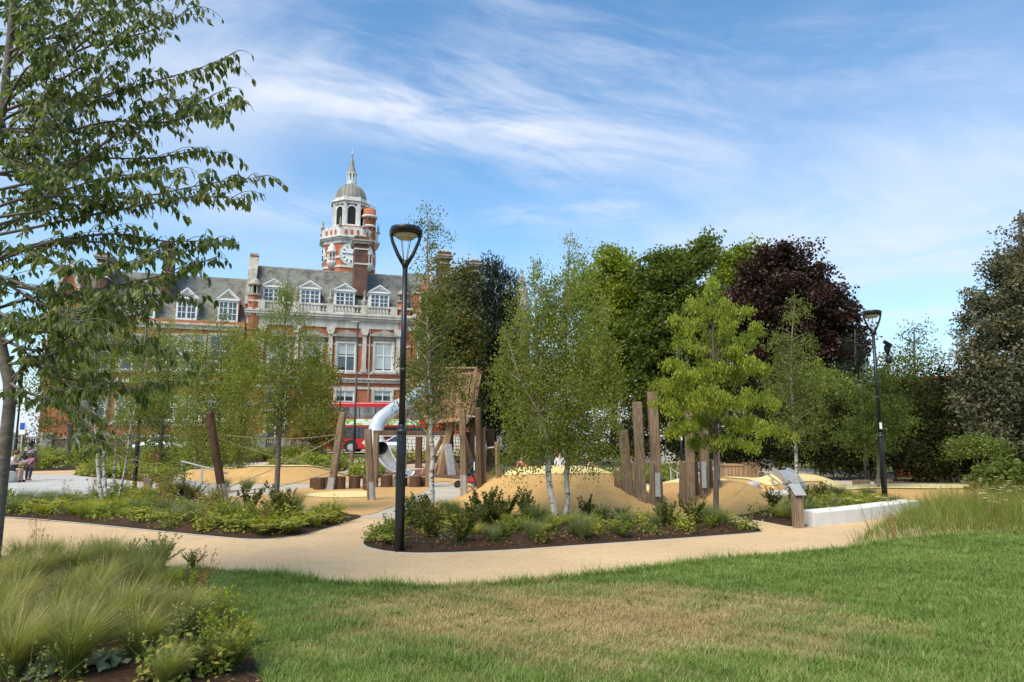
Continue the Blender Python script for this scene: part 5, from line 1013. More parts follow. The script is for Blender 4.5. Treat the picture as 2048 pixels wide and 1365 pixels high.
# ================================================================== BRICK BUILDING
TH = R(17.5); DEPTH0 = 76.
O_ = at(700, 885, DEPTH0); O_[2] = .7
CT, ST_ = math.cos(TH), math.sin(TH)
def fac(px, py, back=0.):
    """picture point -> (u along the front, z) on the plane `back` metres behind the front"""
    d = ray(px, py); e = np.array([0, 0, EYE]); nrm = np.array([-ST_, CT, 0]); t = (np.dot(O_ - e, nrm) + back) / np.dot(d, nrm); p = e + d * t; return float((p[0] - O_[0]) * CT + (p[1] - O_[1]) * ST_), float(p[2] - O_[2])
def fu(px, py=800, back=0.): return fac(px, py, back)[0]
def fz(px, py, back=0.): return fac(px, py, back)[1]
def building():
    E = empty('brick_building', O_, 'long red brick building with pale stone dressings, slate roof and white dormers', 'building', rz=TH)
    def part(m, name, mats, par=E, **k): return m.build(name, mats, par, **k)
    uL, uM0, uM1, uR = fu(78, 800), fu(492, 700), fu(822, 700), fu(975, 700)
    zc, zf = fz(700, 632), fz(700, 657)        # cornice top, frieze bottom
    zb0, zb1 = fz(700, 630), fz(700, 613)      # balustrade
    main = MB(); main.box(uM0, uM1, 0, 13, -1, zc); part(main, 'wall', 'brick')
    ridge_u0, zr = fac(503, 533, 6.); ridge_z = fz(640, 542, 6.)
    # roof of the main block
    m = MB(); m.ext([(1.0, zc - .4), (6.2, ridge_z), (6.8, ridge_z), (12.6, zc - .4)], uM0 + .3, uM1 - .2, 0, 'x'); rf = part(m, 'roof', 'slate')
    m = MB(); m.box(uM0 + .3, uM1 - .2, 6.15, 6.85, ridge_z - .03, ridge_z + .14); part(m, 'ridge', 'stone_dk', rf)
    # left gable wall rising above the roof
    m = MB(); m.ext([(.8, zc - .5), (.8, zc + .6), (5.9, ridge_z + .7), (5.9, ridge_z + 1.2), (7.1, ridge_z + 1.2), (7.1, ridge_z + .7), (12.5, zc + .6), (12.5, zc - .5)], uM0 - .3, uM0 + .35, 0, 'x'); part(m, 'gable', 'brick')
    m = MB(); m.beam((uM0 + .03, .7, zc + .75), (uM0 + .03, 6.0, ridge_z + .95), .95, .28); m.box(uM0 - .42, uM0 + .5, 5.8, 7.2, ridge_z + 1.2, ridge_z + 1.45); part(m, 'coping', 'stone_dk')
    # stone bands of the front
    m = MB(); u0, u1 = uM0 - .05, uM1 + .05
    def bnd(za, zb, pr): m.box(u0 - pr * .4, u1 + pr * .4, -pr, .25, za, zb)
    bnd(zf, zc - .55, .16); bnd(zc - .55, zc - .3, .42); bnd(zc - .3, zc - .05, .62); bnd(zc - .05, zc + .06, .7)
    zs = fz(700, 745); bnd(zs - .18, zs + .02, .22); zt = fz(700, 758); bnd(zt - .42, zt - .1, .2); bnd(zt - .1, zt + .05, .42)
    zl = fz(700, 776); bnd(zl - .14, zl + .12, .1); zlb = fz(700, 807); bnd(zlb - .35, zlb, .14)
    bnd(fz(700, 690) - .1, fz(700, 690) + .13, .05)
    part(m, 'stone_band', 'stone')
    m = MB(); m.box(u0, u1, -.5, .2, zlb - 4.3, zlb - 3.9); m.box(u0, u1, -.35, .2, -1, .9); part(m, 'plinth', 'stone')
    # balustrade
    m = MB(); m.box(u0, u1, -.45, -.1, zb0 - .02, zb0 + .16); m.box(u0, u1, -.5, -.05, zb1 - .14, zb1 + .06)
    piers = [fu(p, 620) for p in (523, 592, 660, 728, 787)]
    for p in piers: m.box(p - .33, p + .33, -.56, .02, zb0, zb1 + .1)
    zz0, zz1 = zb0 + .15, zb1 - .12; hh = zz1 - zz0
    for a, b in zip(piers[:-1], piers[1:]):
        k = 9
        for i in range(k):
            u = a + (b - a) * (i + 1) / (k + 1); m.lathe([(.07, 0), (.15, hh * .3), (.07, hh * .7), (.12, hh * .8), (.12, hh)], (u, -.28, zz0), 6)
    part(m, 'balustrade', 'stone')
    for p in piers[1:4]:
        m = MB(); m.lathe([(.26, 0), (.16, .15), (.34, .35), (.30, .6), (.12, .75), (.17, .95), (.08, 1.15), (.12, 1.3), (.03, 1.7)], (p, -.28, zb1 + .1), 8); part(m, 'finial', 'stone_dk')
    # pilasters
    for px in (523, 592, 660, 728, 795):
        p = fu(px, 700); m = MB(); m.box(p - .22, p + .22, -.30, .1, zs + .02, zf - .55); m.box(p - .34, p + .34, -.4, .1, zs, zs + .35); m.ext([(p - .26, zf - .75), (p + .26, zf - .75), (p + .42, zf - .35), (p + .42, zf), (p - .42, zf), (p - .42, zf - .35)], -.48, .1); part(m, 'pilaster', 'stone')
    def window(u, z0, z1, w, cols=2, rows=2, ped=True, blind=False, fr='stone', sill=True, y=0., arch=False, glassm='glass', split=.55):
        m = MB(); m.box(u - w / 2, u + w / 2, y - .03, y + .05, z0, z1); g = part(m, 'window', glassm)
        if blind: m = MB(); m.box(u - w / 2 + .06, u + w / 2 - .06, y - .045, y - .025, z0 + (z1 - z0) * (blind if blind < 1 else 0.), z1); part(m, 'blind', 'blind', g)
        m = MB(); t = .09
        for i in range(cols + 1):
            c = u - w / 2 + w * i / cols; hw = t * (.6 if 0 < i < cols else .9); m.box(c - hw, c + hw, y - .10, y - .01, z0, z1)
        hs = [z0 + t / 2, z1 - t / 2] + ([z0 + (z1 - z0) * split] if rows == 2 else [z0 + (z1 - z0) * (k + 1) / rows for k in range(rows - 1)])
        for z in hs: m.box(u - w / 2, u + w / 2, y - .095, y - .015, z - t / 2, z + t / 2)
        part(m, 'frame', 'white', g)
        if fr:
            m = MB(); s = .24; m.box(u - w / 2 - s, u - w / 2 - .02, y - .2, y + .05, z0 - .1, z1 + s); m.box(u + w / 2 + .02, u + w / 2 + s, y - .2, y + .05, z0 - .1, z1 + s); m.box(u - w / 2 - .02, u + w / 2 + .02, y - .2, y + .05, z1 + .02, z1 + s)
            if sill: m.box(u - w / 2 - s - .1, u + w / 2 + s + .1, y - .34, y + .05, z0 - .28, z0 - .02)
            part(m, 'surround', fr, g)
        if ped:
            m = MB(); zp = z1 + .32; m.box(u - w / 2 - .3, u + w / 2 + .3, y - .22, y, zp, zp + .4); m.box(u - w / 2 - .6, u + w / 2 + .6, y - .5, y, zp + .4, zp + .56); m.ext([(u - w / 2 - .6, zp + .562), (u + w / 2 + .6, zp + .562), (u + .1, zp + 1.12), (u - .1, zp + 1.12)], y - .45, y); m.ext([(u - w / 2 - .2, zp + .60), (u + w / 2 + .2, zp + .60), (u, zp + .98)], y - .47, y - .44)
            part(m, 'pediment', 'stone_dk', g)
    for i, px in enumerate((557, 624, 692, 767)):
        u = fu(px, 715); w = 1.85; window(u, fz(px, 743), fz(px, 688), w, blind=(.45, .5, .62, .08)[i])
        window(u, fz(px, 804), fz(px, 783), w, 2, 1, False, blind=(0, .7, .5, .55)[i], sill=False)
        window(u, fz(px, 804) - 4., fz(px, 804) - 1.0, w, 2, 2, False, sill=False)
        m = MB(); m.box(u + .3, u + .75, -.08, .05, zs - 1., zs - .55); part(m, 'vent', 'dark')
    for px in (590, 727): # rainwater pipes
        m = MB(); p = fu(px, 700) + .62; m.tube([(p, -.2, zlb - 4), (p, -.2, zf - .1)], .07, 6); part(m, 'downpipe', 'stone_dk')
    # dormers
    def dormer(px, pyb, pyt, w, roofy, slope_y):
        u = fu(px, 600, .4); z0 = fz(px, pyb, .8); z1 = fz(px, pyt, .8); ze = z0 + (z1 - z0) * .66; y0 = roofy
        m = MB(); m.box(u - w / 2, u + w / 2, y0, y0 + slope_y, z0 - .9, ze); m.box(u - w / 2 - .15, u + w / 2 + .15, y0 - .2, y0 + slope_y, ze, ze + .13)
        m.ext([(u - w / 2 - .15, ze + .132), (u + w / 2 + .15, ze + .132), (u, z1)], y0 - .12, y0 + .0); d = part(m, 'dormer', 'white')
        m = MB(); m.ext([(u - w / 2 - .22, ze + .12), (u - w / 2 - .02, ze + .134), (u, z1 - .02), (u + w / 2 + .02, ze + .134), (u + w / 2 + .22, ze + .12), (u, z1 + .14)], y0 - .25, y0 + slope_y * 1.35); part(m, 'dormer_roof', 'white', d)
        m = MB(); m.ext([(u - w / 2 + .25, ze + .22), (u + w / 2 - .25, ze + .22), (u, z1 - .25)], y0 - .135, y0 - .1); part(m, 'dormer_gable', 'stone_dk', d)
        m = MB(); zz0, zz1 = z0 + .12, ze - .2; gw = w / 2 - .28
        for s_ in (-1, 1): m.box(u + s_ * (gw / 2 + .09) - gw / 2, u + s_ * (gw / 2 + .09) + gw / 2, y0 - .02, y0 + .05, zz0, zz1)
        part(m, 'dormer_window', 'glass', d); m = MB()
        for s_ in (-1, 1):
            c = u + s_ * (gw / 2 + .09); m.box(c - .035, c + .035, y0 - .05, y0, zz0, zz1)
            for k in (1, 2): z = zz0 + (zz1 - zz0) * k / 3; m.box(c - gw / 2, c + gw / 2, y0 - .045, y0, z - .03, z + .03)
        part(m, 'dormer_bar', 'white', d)
    for px, a, b in ((546, 604, 560), (620, 607, 564), (690, 611, 569), (760, 616, 573)): dormer(px, a, b, 2.15, .9, 2.2)
    # chimneys: stacked bands
    def chimney(px, pyb, pyt, back, w, dpt, pots=3, mat='brick_dk'):
        u, z0 = fac(px, pyb, back); z1 = fz(px, pyt, back); h = z1 - z0; y = back
        m = MB(); m.box(u - w / 2, u + w / 2, y - dpt / 2, y + dpt / 2, z0 - 1.5, z0 + h * .84); c = part(m, 'chimney', mat)
        for t, g, hh in ((.36, .09, .16), (.66, .09, .16), (.78, .22, .22), (.825, .34, .2)): m = MB(); m.box(u - w / 2 - g, u + w / 2 + g, y - dpt / 2 - g, y + dpt / 2 + g, z0 + h * t, z0 + h * t + hh); part(m, 'chimney_band', 'stone_dk' if hh > .18 else 'stone', c)
        m = MB(); m.box(u - w / 2 - .12, u + w / 2 + .12, y - dpt / 2 - .12, y + dpt / 2 + .12, z0 + h * .825 + .2, z0 + h * .93); part(m, 'chimney_cap', 'brick_dk', c)
        for i in range(pots):
            m = MB(); m.lathe([(.2, 0), (.17, h * .05), (.2, h * .07), (.2, h * .078)], (u + (i - (pots - 1) / 2) * .5, y, z0 + h * .93), 8); part(m, 'chimney_pot', 'potclay', c)
    chimney(719, 570, 472, 4.2, 1.45, 2.4); chimney(334, 590, 482, 5., .95, 2., 2); chimney(885, 590, 502, 5., 1.35, 2., 3); chimney(948, 600, 520, 7., 1.2, 2., 2)
    chimney(205, 590, 505, 5., 1., 2., 2)
    # corner lanterns of stone on brick stems
    def lantern(px, pyb, pym, pyt, r_=.6):
        u, z0 = fac(px, pyb); z1 = fz(px, pym); z2 = fz(px, pyt); m = MB(); m.lathe([(r_, -2), (r_, z1 - z0)], (u, .1, z0), 8, smooth=False); t = part(m, 'turret', 'brick')
        m = MB(); hh = z2 - z1; m.lathe([(r_ + .15, 0), (r_ + .15, .18), (r_ * .72, .2), (r_ * .72, .22)], (u, .1, z1), 8, smooth=False)
        for k in range(8): a = k * math.pi / 4 + .39; m.beam((u + math.cos(a) * r_ * .85, .1 + math.sin(a) * r_ * .85, z1 + .18), (u + math.cos(a) * r_ * .85, .1 + math.sin(a) * r_ * .85, z1 + hh * .5), .13)
        m.lathe([(r_ + .12, hh * .48), (r_ + .15, hh * .55), (r_ * .95, hh * .58), (r_ * .85, hh * .68), (r_ * .55, hh * .78), (.15, hh * .84), (.1, hh * .9), (.13, hh * .93), (.02, hh)], (u, .1, z1), 8); part(m, 'turret_lantern', 'stone_dk', t)
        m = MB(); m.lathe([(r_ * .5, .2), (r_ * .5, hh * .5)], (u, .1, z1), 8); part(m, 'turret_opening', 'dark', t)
    lantern(508, 622, 592, 550, .62); lantern(806, 640, 606, 575, .6)
    # right wing of plain brick with a gable, mostly behind the trees
    m = MB(); m.box(uM1 + .02, uR, .6, 12, -1, zc + 1.2); part(m, 'wall', 'brick')
    m = MB(); m.ext([(.9, zc + 1.2), (6.5, ridge_z + .6), (12, zc + 1.2)], uM1 + .5, uR, 0, 'x'); part(m, 'roof', 'slate')
    m = MB(); a, b = fu(826, 640), fu(876, 640); m.box(a, b, -.4, .61, -1, fz(850, 590)); m.ext([(a, fz(850, 590)), (b, fz(850, 590)), ((a + b) / 2, fz(850, 560))], -.4, 2.); part(m, 'bay', 'brick')
    m = MB(); m.box(a - .1, b + .1, -.6, .6, fz(850, 640), fz(850, 632)); m.box(a - .1, b + .1, -.55, .6, fz(850, 590), fz(850, 587)); m.box(a - .1, b + .1, -.5, .6, fz(850, 665), fz(850, 656)); m.box(uM1 + .05, uR, .3, .62, zf, zc - .3); part(m, 'stone_band', 'stone')
    window(fu(851, 620), fz(851, 628), fz(851, 600), 1.1, 2, 2, False, y=-.4, glassm='glass'); window(fu(851, 700), fz(851, 745), fz(851, 690), 1.6, 2, 2, True, y=-.4)
    m = MB(); u, z = fac(862, 560); m.lathe([(.35, -1.), (.3, 0), (.4, .3), (.15, .5), (.1, 2.2), (.02, 3.2)], (u, .2, z), 8); part(m, 'finial', 'stone')
    for px in (1045,): 
        u, z = fac(px, 600, 12.); z2 = fz(px, 545, 12.); m = MB(); m.lathe([(1., -8), (1., 0), (.1, z2 - z)], (u, 12, z), 8); part(m, 'pinnacle', 'stone_dk')
    # left wing, set back a little
    zw = fz(370, 640, 1.5); zwr = fz(400, 553, 7.)
    m = MB(); m.box(uL, uM0 - .32, 1.5, 13, -1, zw); part(m, 'wall', 'brick')
    m = MB(); m.ext([(1.8, zw - .1), (7., zwr), (7.5, zwr), (12.8, zw - .1)], uL + .2, uM0 - .32, 0, 'x'); part(m, 'roof', 'slate')
    m = MB(); a, b = uL - .05, uM0 - .35
    for za, zb, pr in ((zw - .95, zw - .55, .2), (zw - .55, zw - .35, .4), (zw - 4.3, zw - 4.1, .12), (fz(370, 745, 1.5) - .2, fz(370, 745, 1.5), .2), (fz(370, 760, 1.5) - .4, fz(370, 760, 1.5), .3), (2.6, 2.95, .2), (1.3, 1.55, .2)): m.box(a, b, 1.5 - pr, 1.6, za, zb)
    part(m, 'stone_band', 'stone')
    for px in (128, 196, 265, 333, 385, 440):
        u = fu(px, 715, 1.5); window(u, fz(px, 740, 1.5), fz(px, 672, 1.5), 2., y=1.5, ped=False, blind=.5 if px % 2 else 0); window(u, fz(px, 840, 1.5), fz(px, 795, 1.5), 2., 2, 2, False, y=1.5, blind=.6)
    for px, a, b in ((285, 632, 572), (371, 636, 575), (455, 640, 578)): dormer(px, a, b, 2.0, 1.6, 2.2)
    # gabled pavilion at the far left with a tall brick gable
    a, b = fu(90, 700), fu(160, 700); m = MB(); m.box(a, b, .2, 10, -1, zw + .5); m.ext([(a, zw + .5), (b, zw + .5), ((a + b) / 2, zw + 5)], .2, 9); part(m, 'pavilion', 'brick')
    m = MB(); m.beam((a - .1, .1, zw + .5), ((a + b) / 2, .1, zw + 5.1), .3, .4); m.beam((b + .1, .1, zw + .5), ((a + b) / 2, .1, zw + 5.1), .3, .4); m.box(a - .1, b + .1, -.1, .3, zw + .1, zw + .5); part(m, 'coping', 'stone')
    window(fu(125, 700, .2), fz(125, 745), fz(125, 680), 2., y=.2)
building()

def balustrade_wall():
    """low stone wall with balusters before the building"""
    x0, x1 = fu(80, 900), fu(700, 900); E = empty('stone_balustrade', O_, 'low weathered stone balustrade wall at the foot of the brick building', 'wall', rz=TH)
    m = MB(); m.box(x0, x1, -6.3, -5.8, -.6, .45); m.box(x0, x1, -6.35, -5.75, 1.2, 1.4); m.build('rail', 'stone_dk', E)
    m = MB(); n = 150
    for i in range(n): u = x0 + (x1 - x0) * (i + .5) / n; m.lathe([(.06, 0), (.11, .25), (.06, .55), (.09, .75)], (u, -6.05, .45), 5)
    o = m.build('baluster', 'stone_dk', E); o['kind'] = 'stuff'
    k = 13
    for i in range(k + 1): u = x0 + (x1 - x0) * i / k; m = MB(); m.box(u - .45, u + .45, -6.5, -5.6, -.6, 1.5); m.box(u - .55, u + .55, -6.6, -5.5, 1.5, 1.75); m.build('pier', 'stone_dk', E)
balustrade_wall()

# ================================================================== CLOCK TOWER
def tower():
    YT = 122.; c = at(692, 700, YT); base = np.array([c[0], c[1], .7]); E = empty('clock_tower', base, 'octagonal brick clock tower with a ribbed dome and spire above the roofs', 'tower', rz=TH)
    def z(py, px=692): return at(px, py, YT)[2] - base[2]
    s = YT / F_PX * .995; q = math.pi / 8
    def oct(m, prof, k=0, n=8, smooth=False, rot=q): m.lathe(prof, (0, 0, 0), n, k, smooth, rot)
    R1 = 50 * s / math.cos(q)
    m = MB(); oct(m, [(R1, 0), (R1, z(492))]); m.build('shaft', 'brick', E)
    m = MB()
    for a, b, g in ((560, 556, .15), (529, 525, .15), (500, 493, .2), (493, 490, .6), (490, 488, .9), (547, 543, .15)): oct(m, [(R1 + g, z(a)), (R1 + g, z(b))])
    m.build('stone_band', 'stone_w', E)
    # balcony with arched openings
    m = MB(); oct(m, [(R1 + .55, z(488)), (R1 + .55, z(470))]); m.build('balcony', 'stone_w', E)
    m = MB()
    for k in range(8):
        a = k * math.pi / 4; ap = (R1 + .55) * math.cos(q); X = Vector((math.cos(a), math.sin(a), 0)); Yv = Vector((-math.sin(a), math.cos(a), 0)); p = X * (ap + .03)
        for j in (-1, 0, 1):
            cc = p + Yv * j * 1.0; V = []
            for yy in (0, -.25):
                for (du, dz) in [(-.24, 0), (.24, 0), (.24, .7), (.12, .95), (-.12, .95), (-.24, .7)]: V.append(cc + Yv * du + X * yy + Vector((0, 0, z(485) + dz)))
            m.add(V, [(0, 1, 2, 3, 4, 5), (6, 7, 8, 9, 10, 11)[::-1]] + [(i, (i + 1) % 6, 6 + (i + 1) % 6, 6 + i) for i in range(6)])
    m.build('balcony_opening', 'brick', E)
    m = MB()
    for k in range(8): a = k * math.pi / 4 + q; m.lathe([(.35, 0), (.3, .3), (.12, .5), (.22, .8), (.03, 1.7)], (math.cos(a) * (R1 + .5), math.sin(a) * (R1 + .5), z(470)), 6)
    m.build('finial', 'stone_dk', E)
    R2 = 33 * s / math.cos(q)
    m = MB(); oct(m, [(R2 + .5, z(470)), (R2 + .3, z(461)), (R2 - .15, z(460)), (R2 - .15, z(418))]); oct(m, [(R2 - .05, z(415)), (R2 - .05, z(408))]); m.build('belfry_wall', 'brick', E)
    m = MB()
    for a, b, g in ((462, 459, .35), (418, 413, .25), (413, 410, .6), (408, 405, .2)): oct(m, [(R2 + g, z(a)), (R2 + g * .9, z(b))])
    for k in range(8):
        a = k * math.pi / 4 + q; m.beam((math.cos(a) * (R2 - .05), math.sin(a) * (R2 - .05), z(460)), (math.cos(a) * (R2 - .05), math.sin(a) * (R2 - .05), z(404)), .62)
    # arched surrounds of the bell openings
    for k in range(8):
        a = k * math.pi / 4; ap = (R2 - .15) * math.cos(q) + .06; X = Vector((math.cos(a), math.sin(a), 0)); Yv = Vector((-math.sin(a), math.cos(a), 0)); zb, zt = z(459), z(430); ro, ri = .98, .68
        out = [(-ro, 0), *[(-ro * math.cos(t), (zt - zb) + ro * math.sin(t)) for t in np.linspace(0, math.pi, 9)], (ro, 0)]; inn = [(-ri, 0), *[(-ri * math.cos(t), (zt - zb) + ri * math.sin(t)) for t in np.linspace(0, math.pi, 9)], (ri, 0)]
        n = len(out); V = [X * ap + Yv * u + Vector((0, 0, zb + v)) for u, v in out] + [X * ap + Yv * u + Vector((0, 0, zb + v)) for u, v in inn]; V += [v + X * .16 for v in V]
        m.add(V, [(2 * n + i, 2 * n + i + 1, 3 * n + i + 1, 3 * n + i) for i in range(n - 1)] + [(i, i + 1, 2 * n + i + 1, 2 * n + i) for i in range(n - 1)] + [(n + i, n + i + 1, 3 * n + i + 1, 3 * n + i) for i in range(n - 1)])
    m.build('belfry_stone', 'stone_w', E)
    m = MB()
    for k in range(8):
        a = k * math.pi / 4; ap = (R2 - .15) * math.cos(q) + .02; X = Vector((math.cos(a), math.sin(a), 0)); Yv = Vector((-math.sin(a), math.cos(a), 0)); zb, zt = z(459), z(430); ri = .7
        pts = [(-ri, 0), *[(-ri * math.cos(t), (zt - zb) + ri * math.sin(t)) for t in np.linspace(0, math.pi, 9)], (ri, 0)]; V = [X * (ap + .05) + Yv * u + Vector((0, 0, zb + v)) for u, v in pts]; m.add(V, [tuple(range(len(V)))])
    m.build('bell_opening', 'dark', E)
    # dome with ribs
    zd = z(405); hd = z(371) - zd; Rd = 31.5 * s; prof = [(Rd * math.cos(t) ** .8 if t < 1.5 else Rd * .2, hd * math.sin(t)) for t in np.linspace(0, math.pi / 2 * .93, 14)]
    m = MB(); m.lathe([(Rd * 1.0, -.4)] + prof, (0, 0, zd), 32); d = m.build('dome', 'dome', E)
    m = MB()
    for k in range(24): a = 2 * math.pi * k / 24; m.tube([(r_ * 1.005 * math.cos(a), r_ * 1.005 * math.sin(a), zd + zz) for r_, zz in prof], .07, 4)
    m.build('rib', 'dome', d)
    m = MB(); z0, z1 = z(373), z(350); rl = 9.5 * s; m.lathe([(rl * 1.15, 0), (rl, .4), (rl, .8)], (0, 0, z0), 12)
    for k in range(8): a = k * math.pi / 4; m.beam((math.cos(a) * rl * .9, math.sin(a) * rl * .9, z0 + .6), (math.cos(a) * rl * .9, math.sin(a) * rl * .9, z1), .24)
    m.lathe([(rl, 0), (rl * 1.15, .2), (rl * 1.15, .3)], (0, 0, z1 - .1), 12); m.build('lantern', 'stone_w', E)
    m = MB(); z2 = z(315); m.lathe([(rl * 1.1, z1 + .15), (rl * .95, z1 + .3), (rl * .12, z2), (rl * .12, z2 + .1)], (0, 0, 0), 8); m.build('spire', 'dome', E)
    m = MB(); m.lathe([(.06, 0), (.1, .3), (.3, .45), (.1, .6), (.22, .85), (.05, 1.0), (.03, 1.9)], (0, 0, z2), 8); m.build('spire_finial', 'galv', E)
    # clock faces on every second side
    def clock(k):
        a = k * math.pi / 4; ap = R1 * math.cos(q); X = Vector((math.cos(a), math.sin(a), 0)); Yv = Vector((-math.sin(a), math.cos(a), 0)); cz = z(521); rc = 19 * s
        def disc(r, off, n=36): return [X * (ap + off) + Yv * r * math.cos(t) + Vector((0, 0, cz + r * math.sin(t))) for t in np.linspace(0, 2 * math.pi, n, endpoint=False)]
        def drum(r, o0, o1, nm, mt, par):
            A = disc(r, o0); B = disc(r, o1); n = 36; mm = MB(); mm.add(A + B, [tuple(range(n)), tuple(range(n, 2 * n))] + [(i, (i + 1) % n, n + (i + 1) % n, n + i) for i in range(n)]); return mm.build(nm, mt, par)
        f0 = drum(rc * 1.22, -.2, .14, 'clock_surround', 'stone_w', E); drum(rc, .1, .19, 'clock_face', 'white', f0)
        mm = MB()
        for i in range(12):
            t = i * math.pi / 6; u, v = math.cos(t), math.sin(t); c0 = X * (ap + .21) + Yv * u * rc * .68 + Vector((0, 0, cz + v * rc * .68)); c1 = X * (ap + .21) + Yv * u * rc * .92 + Vector((0, 0, cz + v * rc * .92)); mm.beam(c0, c1, .17 if i % 3 else .26, .04)
        mm.build('numeral', 'dark', f0); mm = MB(); c0 = X * (ap + .26) + Vector((0, 0, cz)); lft = 1
        mm.beam(c0, c0 + (Yv * -1 if Yv.x > 0 else Yv) * rc * .88 + Vector((0, 0, .05)), .15, .05); mm.beam(c0, c0 + (Yv if Yv.x > 0 else -Yv) * rc * .5 + Vector((0, 0, -.35)), .18, .05); mm.build('clock_hand', 'dark', f0)
    for k in (0, 2, 4, 6): clock(k)
    # little corner turrets
    for k in (5, 7, 3, 1):
        a = k * math.pi / 4; m = MB(); X = (math.cos(a) * (R1 * math.cos(q) + .1), math.sin(a) * (R1 * math.cos(q) + .1)); zt = z(538)
        m.lathe([(.5, -1.), (.85, 0), (.85, .3), (.55, .35)], (*X, zt), 8)
        for j in range(8): t = j * math.pi / 4; m.beam((X[0] + math.cos(t) * .7, X[1] + math.sin(t) * .7, zt + .3), (X[0] + math.cos(t) * .7, X[1] + math.sin(t) * .7, zt + 1.7), .16)
        m.lathe([(.85, 1.7), (.95, 2.), (.75, 2.2), (.65, 2.8), (.35, 3.3), (.1, 3.6), (.04, 4.8)], (*X, zt), 8); m.build('turret_lantern', 'stone_w', E)
    # round stair turret with battlement rail
    xt = 36 * s; m = MB(); rr = 13.5 * s; m.lathe([(rr, 0), (rr, z(440)), (rr + .25, z(438)), (rr, z(436)), (rr, z(425))], (xt, -2.2, 0), 16); t = m.build('stair_turret', 'brick', E)
    for a, b, g in ((442, 438, .28), (461, 457, .08), (520, 516, .08), (545, 540, .15)): m = MB(); m.lathe([(rr + g, z(a)), (rr + g, z(b))], (xt, -2.2, 0), 16); m.build('turret_band', 'stone_w', t)
    m = MB()
    for k in range(16):
        a = k * math.pi / 8
        for zz in (z(447), z(464)): m.beam((xt + math.cos(a) * rr, -2.2 + math.sin(a) * rr, zz), (xt + math.cos(a) * (rr + .03), -2.2 + math.sin(a) * (rr + .03), zz), .28, .28) if k % 2 == 0 else None
    m.build('turret_slit', 'dark', t)
    m = MB(); m.tube([(xt + math.cos(a) * rr * .75, -2.2 + math.sin(a) * rr * .75, z(419)) for a in np.linspace(0, 6.28, 17)], .05, 4)
    for k in range(12): a = k * math.pi / 6; m.tube([(xt + math.cos(a) * rr * .75, -2.2 + math.sin(a) * rr * .75, z(425)), (xt + math.cos(a) * rr * .75, -2.2 + math.sin(a) * rr * .75, z(418))], .04, 4)
    m.build('turret_rail', 'galv', t)
tower()
# ================================================================== STREET LAMPS
def park_lamp(px, pyb, pyt, label, Y=None, tilt=0., cctv=False, strip=True, white=None, group='black park lamp posts'):
    b = G(px, pyb) if Y is None else at(px, pyb, Y); b = gz(b) if Y is None or True else b; Yb = b[1]; top = at(px, pyt, Yb)[2] - b[2]
    E = empty('street_lamp', b, label, 'street lamp', group); hb = 1.75; s = 1.
    m = MB(); m.lathe([(.072, -.05), (.072, hb), (.06, hb + .03), (.056, hb + .1), (.05, hb + .12)], n=16); m.lathe([(.048, hb + .1), (.040, top - .6)], n=14); m.box(-.035, .035, -.082, -.06, .35, 1.2); m.build('pole', 'black', E)
    m = MB(); m.lathe([(.078, hb - .02), (.078, hb + .05)], n=16); m.lathe([(.052, top * .54), (.052, top * .54 + .05)], n=14); m.build('collar', 'darkmetal', E)
    # V-shaped yoke and dish
    m = MB(); z0 = top - .66; zt = top - .02
    m.lathe([(.044, z0), (.056, z0 + .08), (.04, z0 + .12)], n=12)
    for sgn in (-1, 1): m.tube([(sgn * .02, 0, z0 + .05), (sgn * .12, 0, z0 + .22), (sgn * .205, 0, z0 + .42), (sgn * .235, 0, zt - .1), (sgn * .24, 0, zt - .02)], [.034, .03, .026, .024, .022], 8)
    m.build('yoke', 'black', E)
    m = MB(); m.lathe([(.195, zt - .115), (.232, zt - .1), (.248, zt - .03), (.243, zt), (.19, zt + .018), (.02, zt + .03)], n=28); h = m.build('lamp_head', 'black', E)
    m = MB(); m.lathe([(.17, zt - .13), (.185, zt - .118), (.185, zt - .11)], n=24); m.lathe([(.06, zt - .18), (.13, zt - .165), (.17, zt - .132)], n=20); m.build('lens', 'lens', h)
    m = MB()
    for a in (-.9, .9, 2.3, 4.0): m.tube([(math.cos(a) * .03, math.sin(a) * .03, z0 + .1), (math.cos(a) * .11, math.sin(a) * .11, zt - .16)], .006, 5)
    m.build('rod', 'galv', h)
    if cctv:
        m = MB(); za = top * .71; m.tube([(0, 0, za), (.36, -.02, za + .01), (.36, -.02, za + .1)], .018, 6); m.lathe([(.05, .05), (.08, .1), (.08, .22), (.05, .26)], (.36, -.02, za), 12); m.lathe([(.03, .26), (.05, .36), (.08, .40), (.085, .5), (.05, .56)], (.34, -.02, za), 12); m.beam((.40, -.1, za + .52), (.2, -.15, za + .62), .1, .09); m.build('camera', 'black', E)
    if white: m = MB(); m.box(-.03, .03, -.056 - (.026 if white < hb else 0), -.04, white, white + .17); m.build('label', 'white', E)
    return E
park_lamp(798, 1104, 455, 'tallest black lamp post with a wide dish head, standing in the island bed')
park_lamp(1771, 1010, 622, 'black lamp post with a security camera arm behind the white bench', cctv=True, white=1.95)
park_lamp(1738, 1000, 761, 'shorter-looking black lamp post just left of the one with a camera', Y=25.5, white=.62)
park_lamp(268, 985, 588, 'black lamp post standing among the birches at the left', Y=22.2)
park_lamp(677, 910, 735, 'small distant lamp post against the brick building', Y=52.)
park_lamp(1364, 925, 694, 'lamp post partly hidden by the bright green conical tree', Y=34., white=1.7)
park_lamp(27, 935, 640, 'black lamp post at the far left behind the seated person', Y=36.)
